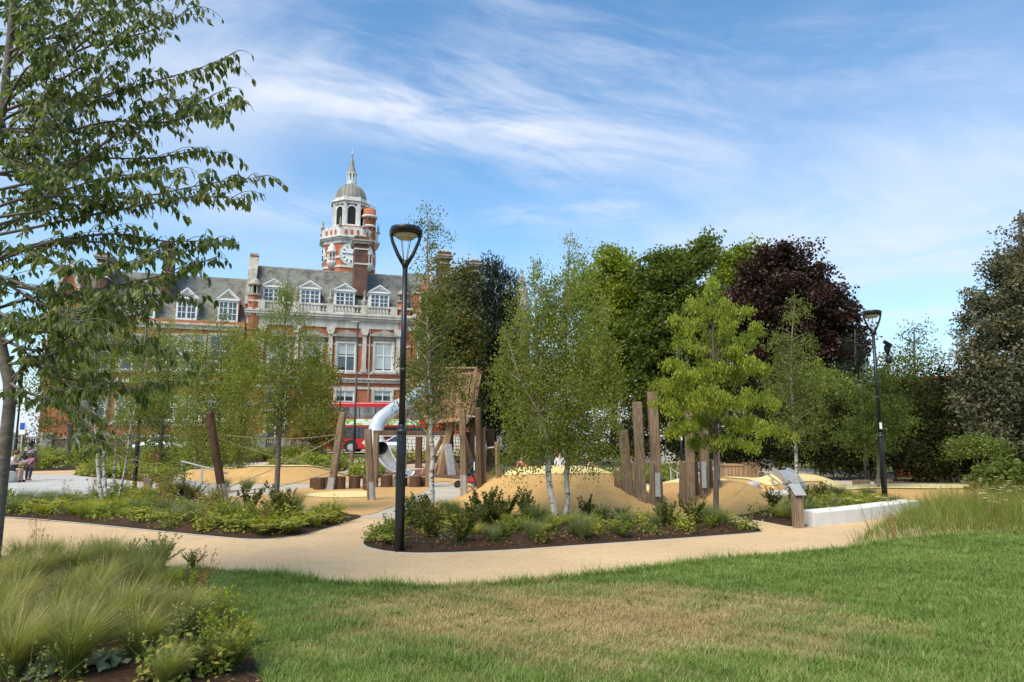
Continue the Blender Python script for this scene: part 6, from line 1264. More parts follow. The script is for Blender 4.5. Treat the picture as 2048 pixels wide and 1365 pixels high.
def street_light():
    b = gz(at(708, 905, 58.)); top = at(708, 645, 58.)[2] - b[2]; E = empty('street_light', b, 'slim road light with a flat rectangular head in front of the brick building', 'street light')
    m = MB(); m.lathe([(.12, 0), (.12, 2.2), (.085, 2.3), (.07, top)], n=10); m.build('pole', 'black', E); m = MB(); m.beam((.05, 0, top + .03), (-.55, -.1, top + .05), .2, .1); m.build('lamp_head', 'galv', E)
street_light()
def blue_sign():
    b = gz(at(38, 930, 38.)); z = at(38, 856, 38.)[2] - b[2]; E = empty('road_sign', b, 'small blue and white sign on a thin pole beside the far left lamp post', 'sign')
    m = MB(); m.tube([(0, .03, 0), (0, .03, z + .3)], .03, 8); m.build('pole', 'galv', E); m = MB(); m.box(-.16, .16, -.02, .01, z - .35, z + .3); p = m.build('sign_plate', 'white', E)
    m = MB(); m.box(-.13, .13, -.026, -.02, z - .1, z + .26); m.build('sign_symbol', 'signblue', p)
blue_sign()

# ================================================================== PLAYGROUND TIMBER
def post(b, t, w_, label, name='timber_post', mat='post', foot=0., group=None, chamf=.03, plate=None, side=None, nails=0, wd=None, cat='post', cable=None):
    b = np.array(b, float); E = empty(name, b, label, cat, group); t = np.array(t, float) - b; m = MB()
    d = Vector(t).normalized(); ln = Vector(t).length; m.beam(Vector((0, 0, -.15)) - d * 0, t, w_, wd or w_, 0, 1., chamf, random.uniform(-.25, .25)); m.build('timber', mat, E, bevel=.008)
    m = MB(); m.beam(Vector(t) + d * .001, Vector(t) + d * .012, w_ * .9, (wd or w_) * .9, 0, 1., chamf * .9, 0); m.build('end_grain', 'endgrain', E)
    if foot: m = MB(); m.beam(d * -.05, d * foot, w_ * 1.02, (wd or w_) * 1.02, 0, 1., chamf); m.build('foot', 'foot', E)
    if plate: m = MB(); m.box(-w_ * .28, w_ * .28, -(wd or w_) / 2 - .045, -(wd or w_) / 2 - .01, plate[0], plate[1]); m.build('plate', 'galv', E)
    return E
def px_post(px, pyb, pxt, pyt, wpx, label, dy=0., Y=None, **k):
    b = G(px, pyb) if Y is None else gz(at(px, pyb, Y)); t = at(pxt, pyt, b[1] + dy); return post(b, t, wpx / F_PX * b[1] * 1.0, label, **k), b, t
A_, bA, tA = px_post(449, 1000, 419, 826, 13, 'leaning dark timber post at the left end of the ropes', mat='stump', foot=.45, group='leaning rope posts', wd=.2)
B_, bB, tB = px_post(661, 980, 686, 826, 13, 'leaning pale timber post where the ropes meet', foot=.4, group='leaning rope posts', dy=.3)
C_, bC, tC = px_post(743, 1001, 736, 860, 14, 'short upright timber post with a grey foot left of the tallest lamp post', foot=.5)
def rope(p, q, sag, label, mat='rope', r_=.014, name='rope'):
    p = np.array(p); q = np.array(q); t = np.linspace(0, 1, 22)[:, None]; P = p + (q - p) * t + np.array([0, 0, -1.]) * sag * 4 * t * (1 - t); m = MB(); m.tube(P, r_, 6, cap=True); o = m.build(name, mat); tag(o, label, 'rope', 'ropes strung between the leaning posts'); return o
def on(b, t, k): return np.array(b) * (1 - k) + np.array(t) * k
rope(on(bA, tA, .76), on(bB, tB, .72), .16, 'upper rope hanging almost level between the two leaning posts')
rope(on(bA, tA, .72), on(bB, tB, .26), .10, 'rope falling diagonally from the dark post to the pale post')
rope(on(bA, tA, .12), on(bB, tB, .70), .10, 'rope rising diagonally from the dark post to the pale post')
rope(on(bA, tA, .10), on(bB, tB, .24), .16, 'low rope sagging just above the rubber ground')
# stump seats
STP = [(638, 980, 25, 24), (626, 977, 14, 21), (679, 979, 24, 25), (709, 978, 24, 25), (731, 979, 12, 23), (735, 981, 16, 11), (773, 975, 24, 24), (803, 974, 22, 24), (830, 975, 24, 22), (848, 974, 12, 19), (656, 977, 12, 22)]
STL = ['widest log stump at the left end of the row', 'narrow log stump behind the leftmost wide one', 'log stump just right of the leaning pale post', 'tallest log stump of the row', 'log stump half hidden by the upright short post', 'lowest log stump, in front of a taller one', 'log stump left of the tallest lamp post', 'log stump behind the tallest lamp post', 'log stump right of the tallest lamp post', 'small log stump beside the beam support post', 'narrow log stump behind the foot of the leaning pale post']
for (px, pyb, wp, hp), lb in zip(STP, STL):
    b = G(px, pyb); w_ = wp / F_PX * b[1]; h = hp / F_PX * b[1]; E = empty('log_stump', b, 'dark ' + lb, 'stump seat', 'log stumps on the rubber ground'); m = MB(); n = 10; r0 = w_ / 2
    V = []; rs = [r0 * random.uniform(.93, 1.03) for _ in range(n)]
    for z, g in ((-.03, 1.), (h - .03, 1.), (h, .93)): V += [(math.cos(2 * math.pi * k / n) * rs[k] * g, math.sin(2 * math.pi * k / n) * rs[k] * g, z) for k in range(n)]
    m.add(V, [(i * n + k, i * n + (k + 1) % n, (i + 1) * n + (k + 1) % n, (i + 1) * n + k) for i in range(2) for k in range(n)] + [tuple(range(n))[::-1]]); m.build('log', 'stump', E)
    m = MB(); m.add([(x, y, z + .002) for x, y, z in V[2 * n:]] , [tuple(range(n))]); m.build('end_grain', 'endgrain', E)
# the balance beam frame and its supports
def beam_frame():
    b1 = G(856, 975); Y = b1[1]; z = at(856, 866, Y)[2]; a = at(747, 866, Y); b = at(890, 868, Y + .2); base = np.array([a[0], Y, 0]); E = empty('timber_climbing_frame', base, 'low timber goal-like frame with a level beam behind the log stumps', 'climbing frame')
    m = MB(); m.beam(a - base, b - base, .17, .17, 0, 1., .02); m.build('beam', 'post_dark', E)
    m = MB(); m.box(0, b[0] - a[0], -.06, -.02, z - .13, z - .10); m.build('metal_strip', 'steel', E)
    for px, mt in ((858, 'post'), (750, 'post')):
        p = at(px, 975, Y); m = MB(); m.beam((p[0] - base[0], 0, -.1), (p[0] - base[0], 0, z - .02), .26 if px > 800 else .2, .22, 0, 1., .03); m.build('leg', mt, E, bevel=.008)
beam_frame()
px_post(928, 991, 925, 820, 13, 'tall timber post with a grey foot right of the slender birch', foot=.5, group='upright exercise posts')
px_post(959, 976, 956, 817, 11.5, 'tall darker timber post with a metal bar near its top', mat='post_dark', group='upright exercise posts')
px_post(969, 968, 966, 857, 9, 'medium timber post right beside the tall dark one', group='upright exercise posts')
px_post(997, 956, 994, 885, 10, 'shortest timber post, left of the big orange mound', group='upright exercise posts')
def bar(p, q, label):
    m = MB(); m.tube([p, q], .02, 8); o = m.build('pull_up_bar', 'galv'); tag(o, label, 'metal bar')
g1 = G(928, 991); g2 = G(959, 976); g3 = G(969, 968); g4 = G(997, 956)
bar(at(929, 833, g1[1]), at(955, 834, g2[1]), 'steel bar high between the two tallest exercise posts'); bar(at(968, 898, g3[1]), at(993, 894, g4[1]), 'lower steel bar between the medium and shortest exercise posts')
px_post(703, 930, 704, 901, 8, 'small timber bollard in front of the bus wheel', Y=38., chamf=.05); px_post(296, 978, 297, 950, 14, 'squat timber bollard beside the lamp post among the birches', Y=24.)
# tall squared posts on the mounds: (px, bottom, top px, top, width, label, companions)
TP = [(1258, 988, 1246, 862, 19, 'tall timber post half hidden behind the broad birch foliage', .0), (1284, 1002, 1274, 806, 21, 'tall dark-edged timber post, second from the broad birch', .0), (1317, 1012, 1304, 786, 22, 'tallest timber post of the group on the mound', .6),
      (1381, 1012, 1378, 795, 21, 'thick timber post in the middle of the group', .0), (1409, 994, 1406, 800, 18, 'timber post with a grey metal plate', .7), (1434, 978, 1432, 830, 14, 'farthest tall timber post, behind the conical tree trunk', .5)]
for i, (px, pb, tx, tp, wp, lb, pl) in enumerate(TP):
    E, b, t = px_post(px, pb, tx, tp, wp * .88, lb, group='tall timber posts on the orange mounds', plate=None, chamf=.015, dy=.15)
    if pl: m = MB(); q = wp / F_PX * b[1] / 2; m.box(-q * .75, -q * .1 + .03, -q - .06, -q + .0, .22, .22 + pl * .9); m.build('plate', 'galv', E)
for px, pb, tx, tp, wp, lb in [(1233, 974, 1232, 942, 8, 'shortest of the small posts stepping up the back of the mound'), (1243, 978, 1241, 934, 8, 'second short post on the back of the mound'), (1272, 996, 1270, 926, 9, 'short post standing against the second tall post'), (1305, 1010, 1303, 925, 10, 'short post standing against the tallest post'), (1364, 1012, 1365, 924, 13, 'broad short post left of the thick middle post'), (1395, 992, 1392, 922, 8, 'short post left of the post with a plate'), (1422, 976, 1420, 921, 9, 'short post behind the conical tree'), (1249, 983, 1247, 930, 8, 'third short post on the back of the mound')]:
    px_post(px, pb, tx, tp, wp, lb, group='short timber posts between the tall ones', chamf=.01)
# ---- play tower ------------------------------------------------------------------------
def play_tower():
    Y = 37.; c = at(888, 935, Y); base = gz(c); base[2] = float(H2(base[0], Y)); E = empty('play_tower', base, 'orange timber climbing tower flaring outwards on crossed legs beside the tube slide', 'play tower')
    def Lp(px, py, dy=0.): return at(px, py, Y + dy) - base
    m = MB()
    for (a, b, w_) in [(Lp(880, 933, -1.2), Lp(908, 800, -.5), .3), (Lp(918, 932, -.6), Lp(880, 860, 0.), .26), (Lp(843, 938, -.4), Lp(905, 840, .2), .2), (Lp(905, 934, -1.6), Lp(895, 890, -1.2), .34), (Lp(950, 925, 1.), Lp(915, 830, .5), .24), (Lp(870, 925, 1.8), Lp(925, 800, .8), .22)]:
        a[2] = -.1; mm = MB(); mm.beam(a, b, w_, w_ * .8, 0, 1., .02, .5); mm.build('leg', 'larch' if w_ != .34 else 'foot', E)
    # flaring slatted hull: lower ring small, upper ring large
    lo = [Lp(862, 845, -1.2), Lp(932, 838, -1.2), Lp(945, 826, 1.4), Lp(850, 832, 1.4)]; hi = [Lp(842, 736, -1.9), Lp(952, 736, -1.5), Lp(962, 744, 2.2), Lp(820, 760, 2.2)]
    for f in range(4):
        m = MB(); a0, a1, b0, b1 = lo[f], lo[(f + 1) % 4], hi[f], hi[(f + 1) % 4]; n = 15
        for i in range(n + 1):
            t = i / n; k = 1. if i in (0, n) else random.uniform(.55, .92); p = a0 + (a1 - a0) * t; q = b0 + (b1 - b0) * t; q = p + (q - p) * k; off = (b1 - b0) * random.uniform(-.09, .09) * (0 if i in (0, n) else 1)
            m.beam(p + np.array([0, 0, random.uniform(-.3, .05)]), q + off, .09 if 0 < i < n else .13, .05, 0, 1., 0, random.uniform(-.3, .3))
        for t in (.32, .62): m.beam(a0 + (b0 - a0) * t, a1 + (b1 - a1) * t, .1, .05)
        m.beam(a0 + (b0 - a0) * .1, a1 + (b1 - a1) * .7, .11, .05); m.beam(a1 + (b1 - a1) * .1, a0 + (b0 - a0) * .8, .11, .05)
        m.build('slat_panel', 'larch', E)
    m = MB()
    for f in range(4): m.beam(hi[f], hi[(f + 1) % 4], .08, .08); m.beam(lo[f], lo[(f + 1) % 4], .2, .16)
    m.build('rim', 'larch', E)
    m = MB(); m.add([*lo], [(0, 1, 2, 3)]); m.add([v + np.array([0, 0, .08]) for v in lo], [(0, 1, 2, 3)]); m.build('deck', 'stump', E)
    m = MB()   # net at the top of two sides
    for f in (0, 1, 2):
        a0, a1, b0, b1 = lo[f], lo[(f + 1) % 4], hi[f], hi[(f + 1) % 4]
        for i in range(1, 30): t = i / 30; p = a0 + (a1 - a0) * t; q = b0 + (b1 - b0) * t; m.tube([p + (q - p) * .62, q], .008, 3, cap=False)
        for j in range(9): t = .64 + .36 * j / 8; m.tube([a0 + (b0 - a0) * t, a1 + (b1 - a1) * t], .008, 3, cap=False)
    o = m.build('net', 'orangenet', E)
play_tower()
# ---- slide ----------------------------------------------------------------------------------
def slide():
    P = [(848, 776, 33.5), (826, 797, 32.6), (800, 812, 31.6), (775, 828, 30.9), (759, 842, 30.5), (752, 858, 30.1), (752, 874, 29.6), (756, 888, 29.0), (762, 898, 28.4)]
    W = np.array([at(*p) for p in P]); base = gz(at(795, 958, 27.8)); E = empty('tube_slide', base, 'shiny steel tube slide curving down from the orange play tower', 'slide'); Q = resample(np.array(smooth3(W, 6)), .18) - base; n = len(Q); R0 = .31
    m = MB(); m.tube(Q, R0, 24, cap=False); k0 = len(m.V); o = m.build('tube', 'steel', E)
    sol = o.modifiers.new('thickness', 'SOLIDIFY'); sol.thickness = .02; sol.offset = -1
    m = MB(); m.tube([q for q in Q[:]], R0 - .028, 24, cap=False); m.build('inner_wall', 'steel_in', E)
    m = MB()
    for f in (.02, .40, .99):
        i = int(f * (n - 1)); i = min(max(i, 1), n - 2); d = Vector(Q[i + 1] - Q[i - 1]).normalized(); m.tube([Vector(Q[i]) - d * .02, Vector(Q[i]) + d * .02], R0 + .035, 24)
    # rings only at the upper joints
    m2 = MB()
    for f in (.02, .40):
        i = min(max(int(f * (n - 1)), 1), n - 2); d = Vector(Q[i + 1] - Q[i - 1]).normalized()
        x = d.orthogonal().normalized(); y = d.cross(x); m2.tube([Vector(Q[i]) + (x * math.cos(a) + y * math.sin(a)) * (R0 + .01) for a in np.linspace(0, 2 * math.pi, 25)], .025, 6, cap=False)
    m2.build('joint_ring', 'galv', E)
    m = MB()
    for i in range(60):   # bolts and drain holes
        k = random.randrange(2, int(n * .55)); d = Vector(Q[k + 1] - Q[k - 1]).normalized(); x = Vector((0, -1, .4)); x = (x - d * x.dot(d)).normalized(); y = d.cross(x); a = random.uniform(-1.1, 1.1); v = x * math.cos(a) + y * math.sin(a)
        m.tube([Vector(Q[k]) + v * (R0 - .01), Vector(Q[k]) + v * (R0 + .006)], .013, 6)
    m.build('bolt', 'dark', E).__setitem__('kind', 'stuff')
    # open tray
    T = np.array([at(761, 897, 28.5), at(768, 909, 27.9), at(779, 920, 27.4), at(791, 929, 26.9), at(803, 935, 26.5), at(815, 936, 26.2)]) - base; T = resample(np.array(smooth3(T, 5)), .12); m = MB(); k = len(T); V = []; na = 13
    for i in range(k):
        d = Vector(T[min(i + 1, k - 1)] - T[max(i - 1, 0)]).normalized(); x = d.cross(Vector((0, 0, 1))).normalized(); y = x.cross(d); op = 1.9 - .75 * min(1, i / (k * .6)); rr = R0 * (1 + .1 * i / k)
        for j in range(na): a = -op + 2 * op * j / (na - 1); V.append(Vector(T[i]) + x * math.sin(a) * rr - y * (math.cos(a) * rr - .0))
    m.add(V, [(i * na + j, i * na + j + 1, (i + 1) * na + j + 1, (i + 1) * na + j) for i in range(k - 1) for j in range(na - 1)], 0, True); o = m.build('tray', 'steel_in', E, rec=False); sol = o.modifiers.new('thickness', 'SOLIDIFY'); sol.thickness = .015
    m = MB(); m.tube([V[i * na] for i in range(k)] + [V[(k - 1) * na + j] for j in range(na)] + [V[i * na + na - 1] for i in range(k - 1, -1, -1)], .022, 6); m.build('lip', 'steel', E)
    m = MB(); p = T[int(k * .7)]; m.box(p[0] - .05, p[0] + .35, p[1] - .2, p[1] + .2, -.3, p[2] - .42); m.build('stand', 'foot', E)
    m = MB(); q = Q[int(n * .3)]; m.tube([(q[0], q[1], q[2] - R0), (q[0] + .1, q[1], -.1)], .05, 8); q = Q[int(n * .8)]; m.tube([(q[0], q[1] + .2, q[2] - R0 * .6), (q[0], q[1] + .2, -.2)], .05, 8); m.build('support', 'galv', E)
slide()
# climbing nets
def net(x0, y0, x1, y1, Y, label, nx, ny, posts):
    a = at(x0, y0, Y); b = at(x1, y1, Y); gnd = float(H2(a[0], Y)); base = np.array([a[0], Y, gnd]); E = empty('climbing_net', base, label, 'climbing net'); Wd = b[0] - a[0]; h1 = a[2] - gnd; h0 = max(.1, b[2] - gnd); m = MB()
    for i in range(nx + 1): x = Wd * i / nx; P = [(x + .05 * math.sin(k * 1.7 + i), .04 * math.sin(k + i), h0 + (h1 - h0) * k / 6) for k in range(7)]; m.tube(P, .014, 4)
    for j in range(ny + 1): z = h0 + (h1 - h0) * j / ny; P = [(Wd * k / 10, .05 * math.sin(k * .9 + j), z - .12 * math.sin(math.pi * k / 10)) for k in range(11)]; m.tube(P, .014, 4)
    m.build('net', 'netrope', E)
    for px, w_ in posts: p = at(px, y0, Y)[0] - base[0]; m = MB(); m.beam((p, 0, -.1), (p, 0, h1 + .1), w_, w_, 0, 1., .03); m.build('leg', 'post_dark', E)
net(800, 876, 848, 918, 41., 'black rope net on a dark timber post behind the slide exit', 6, 6, [(838, .36)]); net(895, 868, 940, 925, 42., 'black rope net hanging under the orange play tower', 8, 8, [(938, .32)]); net(1003, 895, 1040, 930, 43., 'black rope net behind the shortest exercise post', 8, 6, [(1041, .3)])
px_post(945, 925, 944, 850, 9, 'dark timber support seen behind the pushchair', Y=41., mat='post_dark')
for px, w_ in ((978, 9), (985, 9)): px_post(px, 928, px, 860, w_, 'dark slanted post behind the exercise posts, ' + ('left' if px < 980 else 'right') + ' one of a pair', Y=42., mat='stump')
# white retaining walls behind the playground
def wall(x0, x1, Y, zt, th, label, mat='concrete', name='retaining_wall'):
    a = at(x0, 900, Y)[0]; b = at(x1, 900, Y)[0]; z0 = float(H2(0, Y)); m = MB(); m.box(a, b, Y, Y + th, z0 - .2, z0 + zt); m.box(a - .03, b + .03, Y - .03, Y + th + .03, z0 + zt + .002, z0 + zt + .1); o = m.build(name, mat); tag(o, label, 'wall'); return o
wall(800, 1200, 50., 1.35, .3, 'long white wall behind the climbing nets'); wall(1275, 1350, 44., 1.6, .3, 'short white wall seen between the tall timber posts'); wall(1455, 1545, 40., 1.35, .3, 'plain grey wall under the dark trees behind the slatted boxes', 'greyconc')
def ramp(x0, y0, x1, y1, Y0, Y1, label):   # pale sloping kerb walls left of the tall posts
    a = G(x0, y0) if Y0 is None else gz(at(x0, y0, Y0)); b = gz(at(x1, y1, Y1)); m = MB(); za, zb = .55, .25
    d = Vector((b[0] - a[0], b[1] - a[1], 0)).normalized(); nrm = Vector((-d.y, d.x, 0)) * .12; A = Vector(a); B_2 = Vector(b); V = [A - nrm, A + nrm, B_2 + nrm, B_2 - nrm]; V = [Vector((v.x, v.y, v.z - .1)) for v in V] + [Vector((v.x, v.y, v.z + (za if i < 2 else zb))) for i, v in enumerate(V)]
    m.add(V, [(0, 1, 2, 3), (4, 5, 6, 7), (0, 1, 5, 4), (1, 2, 6, 5), (2, 3, 7, 6), (3, 0, 4, 7)]); o = m.build('ramp_wall', 'concrete'); tag(o, label, 'wall')
ramp(1195, 930, 1275, 955, 25., 22.5, 'white sloping ramp wall between the mound and the tall timber posts'); ramp(1430, 905, 1350, 940, 30., 26., 'white sloping ramp wall between the middle timber posts')
def slat_box(x0, x1, yb, yt, Y, label):
    a = gz(at(x0, yb, Y)); b = at(x1, yb, Y); zt = at(x0, yt, Y)[2] - a[2]; E = empty('slatted_box', a, label, 'timber box'); wd = b[0] - a[0]; m = MB(); n = max(3, int(wd / .14))
    for i in range(n):
        m.box(i * wd / n + .01, (i + 1) * wd / n - .01, 0, .05, -.05, zt); m.box(i * wd / n + .01, (i + 1) * wd / n - .01, .9, .95, -.05, zt)
    m.build('slat', 'larch', E).__setitem__('kind', 'stuff'); m = MB(); m.box(-.04, wd + .04, -.04, .99, zt, zt + .06); m.box(0, .05, .06, .89, -.05, zt - .01); m.box(wd - .05, wd, .06, .89, -.05, zt - .01); m.build('frame', 'larch', E)
slat_box(1450, 1486, 962, 932, 29., 'orange-brown slatted timber box behind the yellow mound, nearer one'); slat_box(1489, 1519, 950, 928, 33., 'orange-brown slatted timber box farther back, right of its twin')
# embankment slide with rails on the yellow mound
def bank_slide():
    top = at(1560, 950, 23.3); top[2] = float(H(top[0], top[1])) + .16; bot = at(1601, 990, 20.9); bot[2] = float(H(bot[0], bot[1])) + .16; E = empty('embankment_slide', bot, 'wide steel slide lying on the yellow mound between two handrails', 'slide'); t = np.linspace(0, 1, 9); P = []
    for k in t:
        p = top * (1 - k) + bot * k; P.append(np.array([p[0], p[1], max(p[2], float(H(p[0], p[1])) + .14)]) - bot)
    d = (P[-1] - P[0]); s_ = unit(np.cross(d, [0, 0, 1.])); m = MB(); wh = .24; prof = [(-wh, .11), (-wh + .02, .11), (-wh + .06, .02), (wh - .06, .02), (wh - .02, .11), (wh, .11), (wh, -.1), (-wh, -.1)]; n = len(prof); V = []
    for p in P: V += [p + s_ * u + np.array([0, 0, v]) for u, v in prof]
    m.add(V, [(i * n + j, i * n + (j + 1) % n, (i + 1) * n + (j + 1) % n, (i + 1) * n + j) for i in range(len(P) - 1) for j in range(n)] + [tuple(range(n)), tuple((len(P) - 1) * n + j for j in range(n))]); m.build('chute', 'galv', E)
bank_slide()
def handrail(a, b, label, ups=(.1, .5, .9)):
    """a, b: (px, py, depth) of the two ends of the top rail"""
    A = at(*a); B = at(*b); base = gz(A); E = empty('handrail', base, label, 'handrail'); m = MB(); m.tube([A - base, B - base], .024, 8); m.tube([A - base - [0, 0, .3], B - base - [0, 0, .3]], .014, 6); m.build('rail', 'galv', E)
    for t in ups: q = A * (1 - t) + B * t; g = gz(q); m = MB(); m.beam(g - base - [0, 0, .1], q - base, .045, .02); m.build('upright', 'galv', E)
handrail((1537, 951, 22.6), (1596, 992, 19.6), 'steel handrail along the left side of the embankment slide', (.15, .6, .95)); handrail((1603, 956, 22.6), (1678, 1003, 19.4), 'steel handrail sloping down right of the embankment slide', (.12, .5, .9))
handrail((1338, 935, 26.), (1372, 957, 24.), 'thin handrail beside the ramp between the timber posts')
for px, py, Y, s, lb in [(1507, 972, 21.8, .2, 'grey pointed rock on the ridge left of the embankment slide'), (1546, 998, 19.8, .22, 'pale rock at the left foot of the embankment slide'), (1562, 1003, 19.4, .25, 'larger pale rock at the foot of the embankment slide'), (1577, 1003, 19.3, .16, 'small pale stone right of two rocks')]:
    b = gz(at(px, py, Y)); bm = bmesh.new(); bmesh.ops.create_icosphere(bm, subdivisions=3, radius=s)
    for v in bm.verts: f = 1 + .22 * math.sin(v.co.x * 9 / s * .4 + px) * math.sin(v.co.y * 7 / s * .4) + .1 * math.sin(v.co.z * 21 / s * .3 + py); v.co = Vector((v.co.x * f * 1.1, v.co.y * f, max(v.co.z * f * 1.05, -.4 * s)))
    me = bpy.data.meshes.new('rock'); bm.to_mesh(me); bm.free(); me.materials.append(MAT['rock']); o = link('rock', me, None, b + [0, 0, s * .35]); tag(o, lb, 'rock', 'rocks by the embankment slide')
# info post
def info_post():
    b = G(1597, 1056); w_ = 18 / F_PX * b[1]; z = at(1597, 990, b[1])[2]; E = empty('information_post', b, 'stout timber post with a small tilted metal panel at the end of the white bench', 'post'); m = MB(); m.add([(-w_ / 2, -w_ / 2, -.1), (w_ / 2, -w_ / 2, -.1), (w_ / 2, w_ / 2, -.1), (-w_ / 2, w_ / 2, -.1), (-w_ / 2, -w_ / 2, z - .06), (w_ / 2, -w_ / 2, z - .06), (w_ / 2, w_ / 2, z + .08), (-w_ / 2, w_ / 2, z + .08)], [(0, 1, 2, 3), (4, 5, 6, 7), (0, 1, 5, 4), (1, 2, 6, 5), (2, 3, 7, 6), (3, 0, 4, 7)]); m.build('timber', 'post', E, bevel=.012)
    m = MB(); m.beam((.02, -.14, z + .0), (.02, .16, z + .19), .22, .02); m.build('panel', 'galv', E)
info_post()
def bench(pts, h, w_, label, name='concrete_bench', group=None):
    W = [gz(G(*p)) for p in pts]; W = resample(np.array(smooth3(np.array(W), 4)), .5); base = W[0].copy(); m = MB(); V = []; n = len(W)
    for i in range(n):
        d = Vector(W[min(i + 1, n - 1)] - W[max(i - 1, 0)]); d.z = 0; d.normalize(); s_ = Vector((-d.y, d.x, 0)); p = Vector(W[i] - base)
        for u, z in [(0, .0), (0, h - .02), (.02, h), (w_ - .02, h), (w_, h - .02), (w_, 0)]: V.append(p + s_ * u + Vector((0, 0, z - (.0 if z else .05))))
    m.add(V, [(i * 6 + j, i * 6 + (j + 1) % 6, (i + 1) * 6 + (j + 1) % 6, (i + 1) * 6 + j) for i in range(n - 1) for j in range(6)] + [tuple(range(6)), tuple((n - 1) * 6 + j for j in range(6))]); E = empty(name, base, label, 'bench', group); m.build('seat', 'concrete', E, bevel=.012); 
    m = MB()
    for i in range(1, n - 1, 2): p = W[i] - base; m.lathe([(.018, h), (.022, h + .012), (.01, h + .02)], (p[0] + .03, p[1] + .06, 0), 8)
    m.build('stud', 'galv', E); return E
bench([(1629, 1054), (1660, 1051), (1720, 1044), (1780, 1035), (1840, 1026)], .28, .42, 'long low white concrete bench curving along the path at the right')
def left_bench():
    b = at(-12, 972, 29.); b = gz(b); E = empty('concrete_bench', b, 'white block bench at the left edge with a person seated on it', 'bench'); m = MB(); m.box(-2.2, .70, -.35, .55, -.03, .46); m.build('seat', 'concrete', E, bevel=.03)
left_bench()
# low timber edges at the right back
def edging(pts, h, w_, label):
    W = [gz(at(*p)) for p in pts]; base = W[0]; m = MB(); m.beam((0, 0, h / 2), W[-1] - base + [0, 0, h / 2], w_, h, 0, 1., .02); o = m.build('timber_edge', 'post_dark'); o.location = base; tag(o, label, 'timber edge')
edging([(1783, 978, 23.6), (1945, 984, 24.)], .2, .25, 'long low dark timber edge behind the flat yellow rubber')
for px, w_, lb in ((1728, .5, 'left one of two squat timber blocks behind the lamp posts'), (1772, .5, 'right one of two squat timber blocks behind the lamp posts')):
    b = gz(at(px, 980, 24.)); E = empty('timber_block', b, lb, 'timber block'); m = MB()
    for i in range(4): m.beam((-w_ / 2 + .12 * i, 0, -.05), (-w_ / 2 + .12 * i, 0, .34 + .01 * (i % 2)), .115, .3, 0, 1., .01)
    m.build('block', 'post', E)
def brick_wall():
    a = gz(at(1800, 940, 33.)); m = MB(); m.box(a[0], a[0] + 14, 33., 33.3, -.2, 2.); m.box(a[0] - .03, a[0] + 14, 32.95, 33.35, 2.002, 2.1); o = m.build('garden_wall', 'brick'); tag(o, 'low red brick garden wall in shade under the evergreen oak', 'wall')
brick_wall()
def steps():
    b = gz(at(345, 985, 22.5)); E = empty('concrete_ramp', b, 'low grey concrete ramp wall with a steel handrail beside the grey paving', 'ramp'); m = MB(); m.add([(0, 0, -.05), (1.6, .4, -.05), (1.6, .4, .18), (0, 0, .52), (-.1, .3, -.05), (1.5, .7, -.05), (1.5, .7, .18), (-.1, .3, .52)], [(0, 1, 2, 3), (4, 5, 6, 7), (0, 1, 5, 4), (1, 2, 6, 5), (2, 3, 7, 6), (3, 0, 4, 7)]); m.build('wall', 'greyconc', E)
    m = MB(); m.tube([(0, .1, .98), (.2, .15, 1.0), (1.2, .4, .72), (1.5, .45, .62)], .028, 8); m.build('rail', 'galv', E)
    for x, z in ((.15, 1.), (.75, .86)): m = MB(); m.beam((x, .15 + x * .2, .2), (x, .15 + x * .2, z), .06, .03); m.build('upright', 'galv', E)
steps()

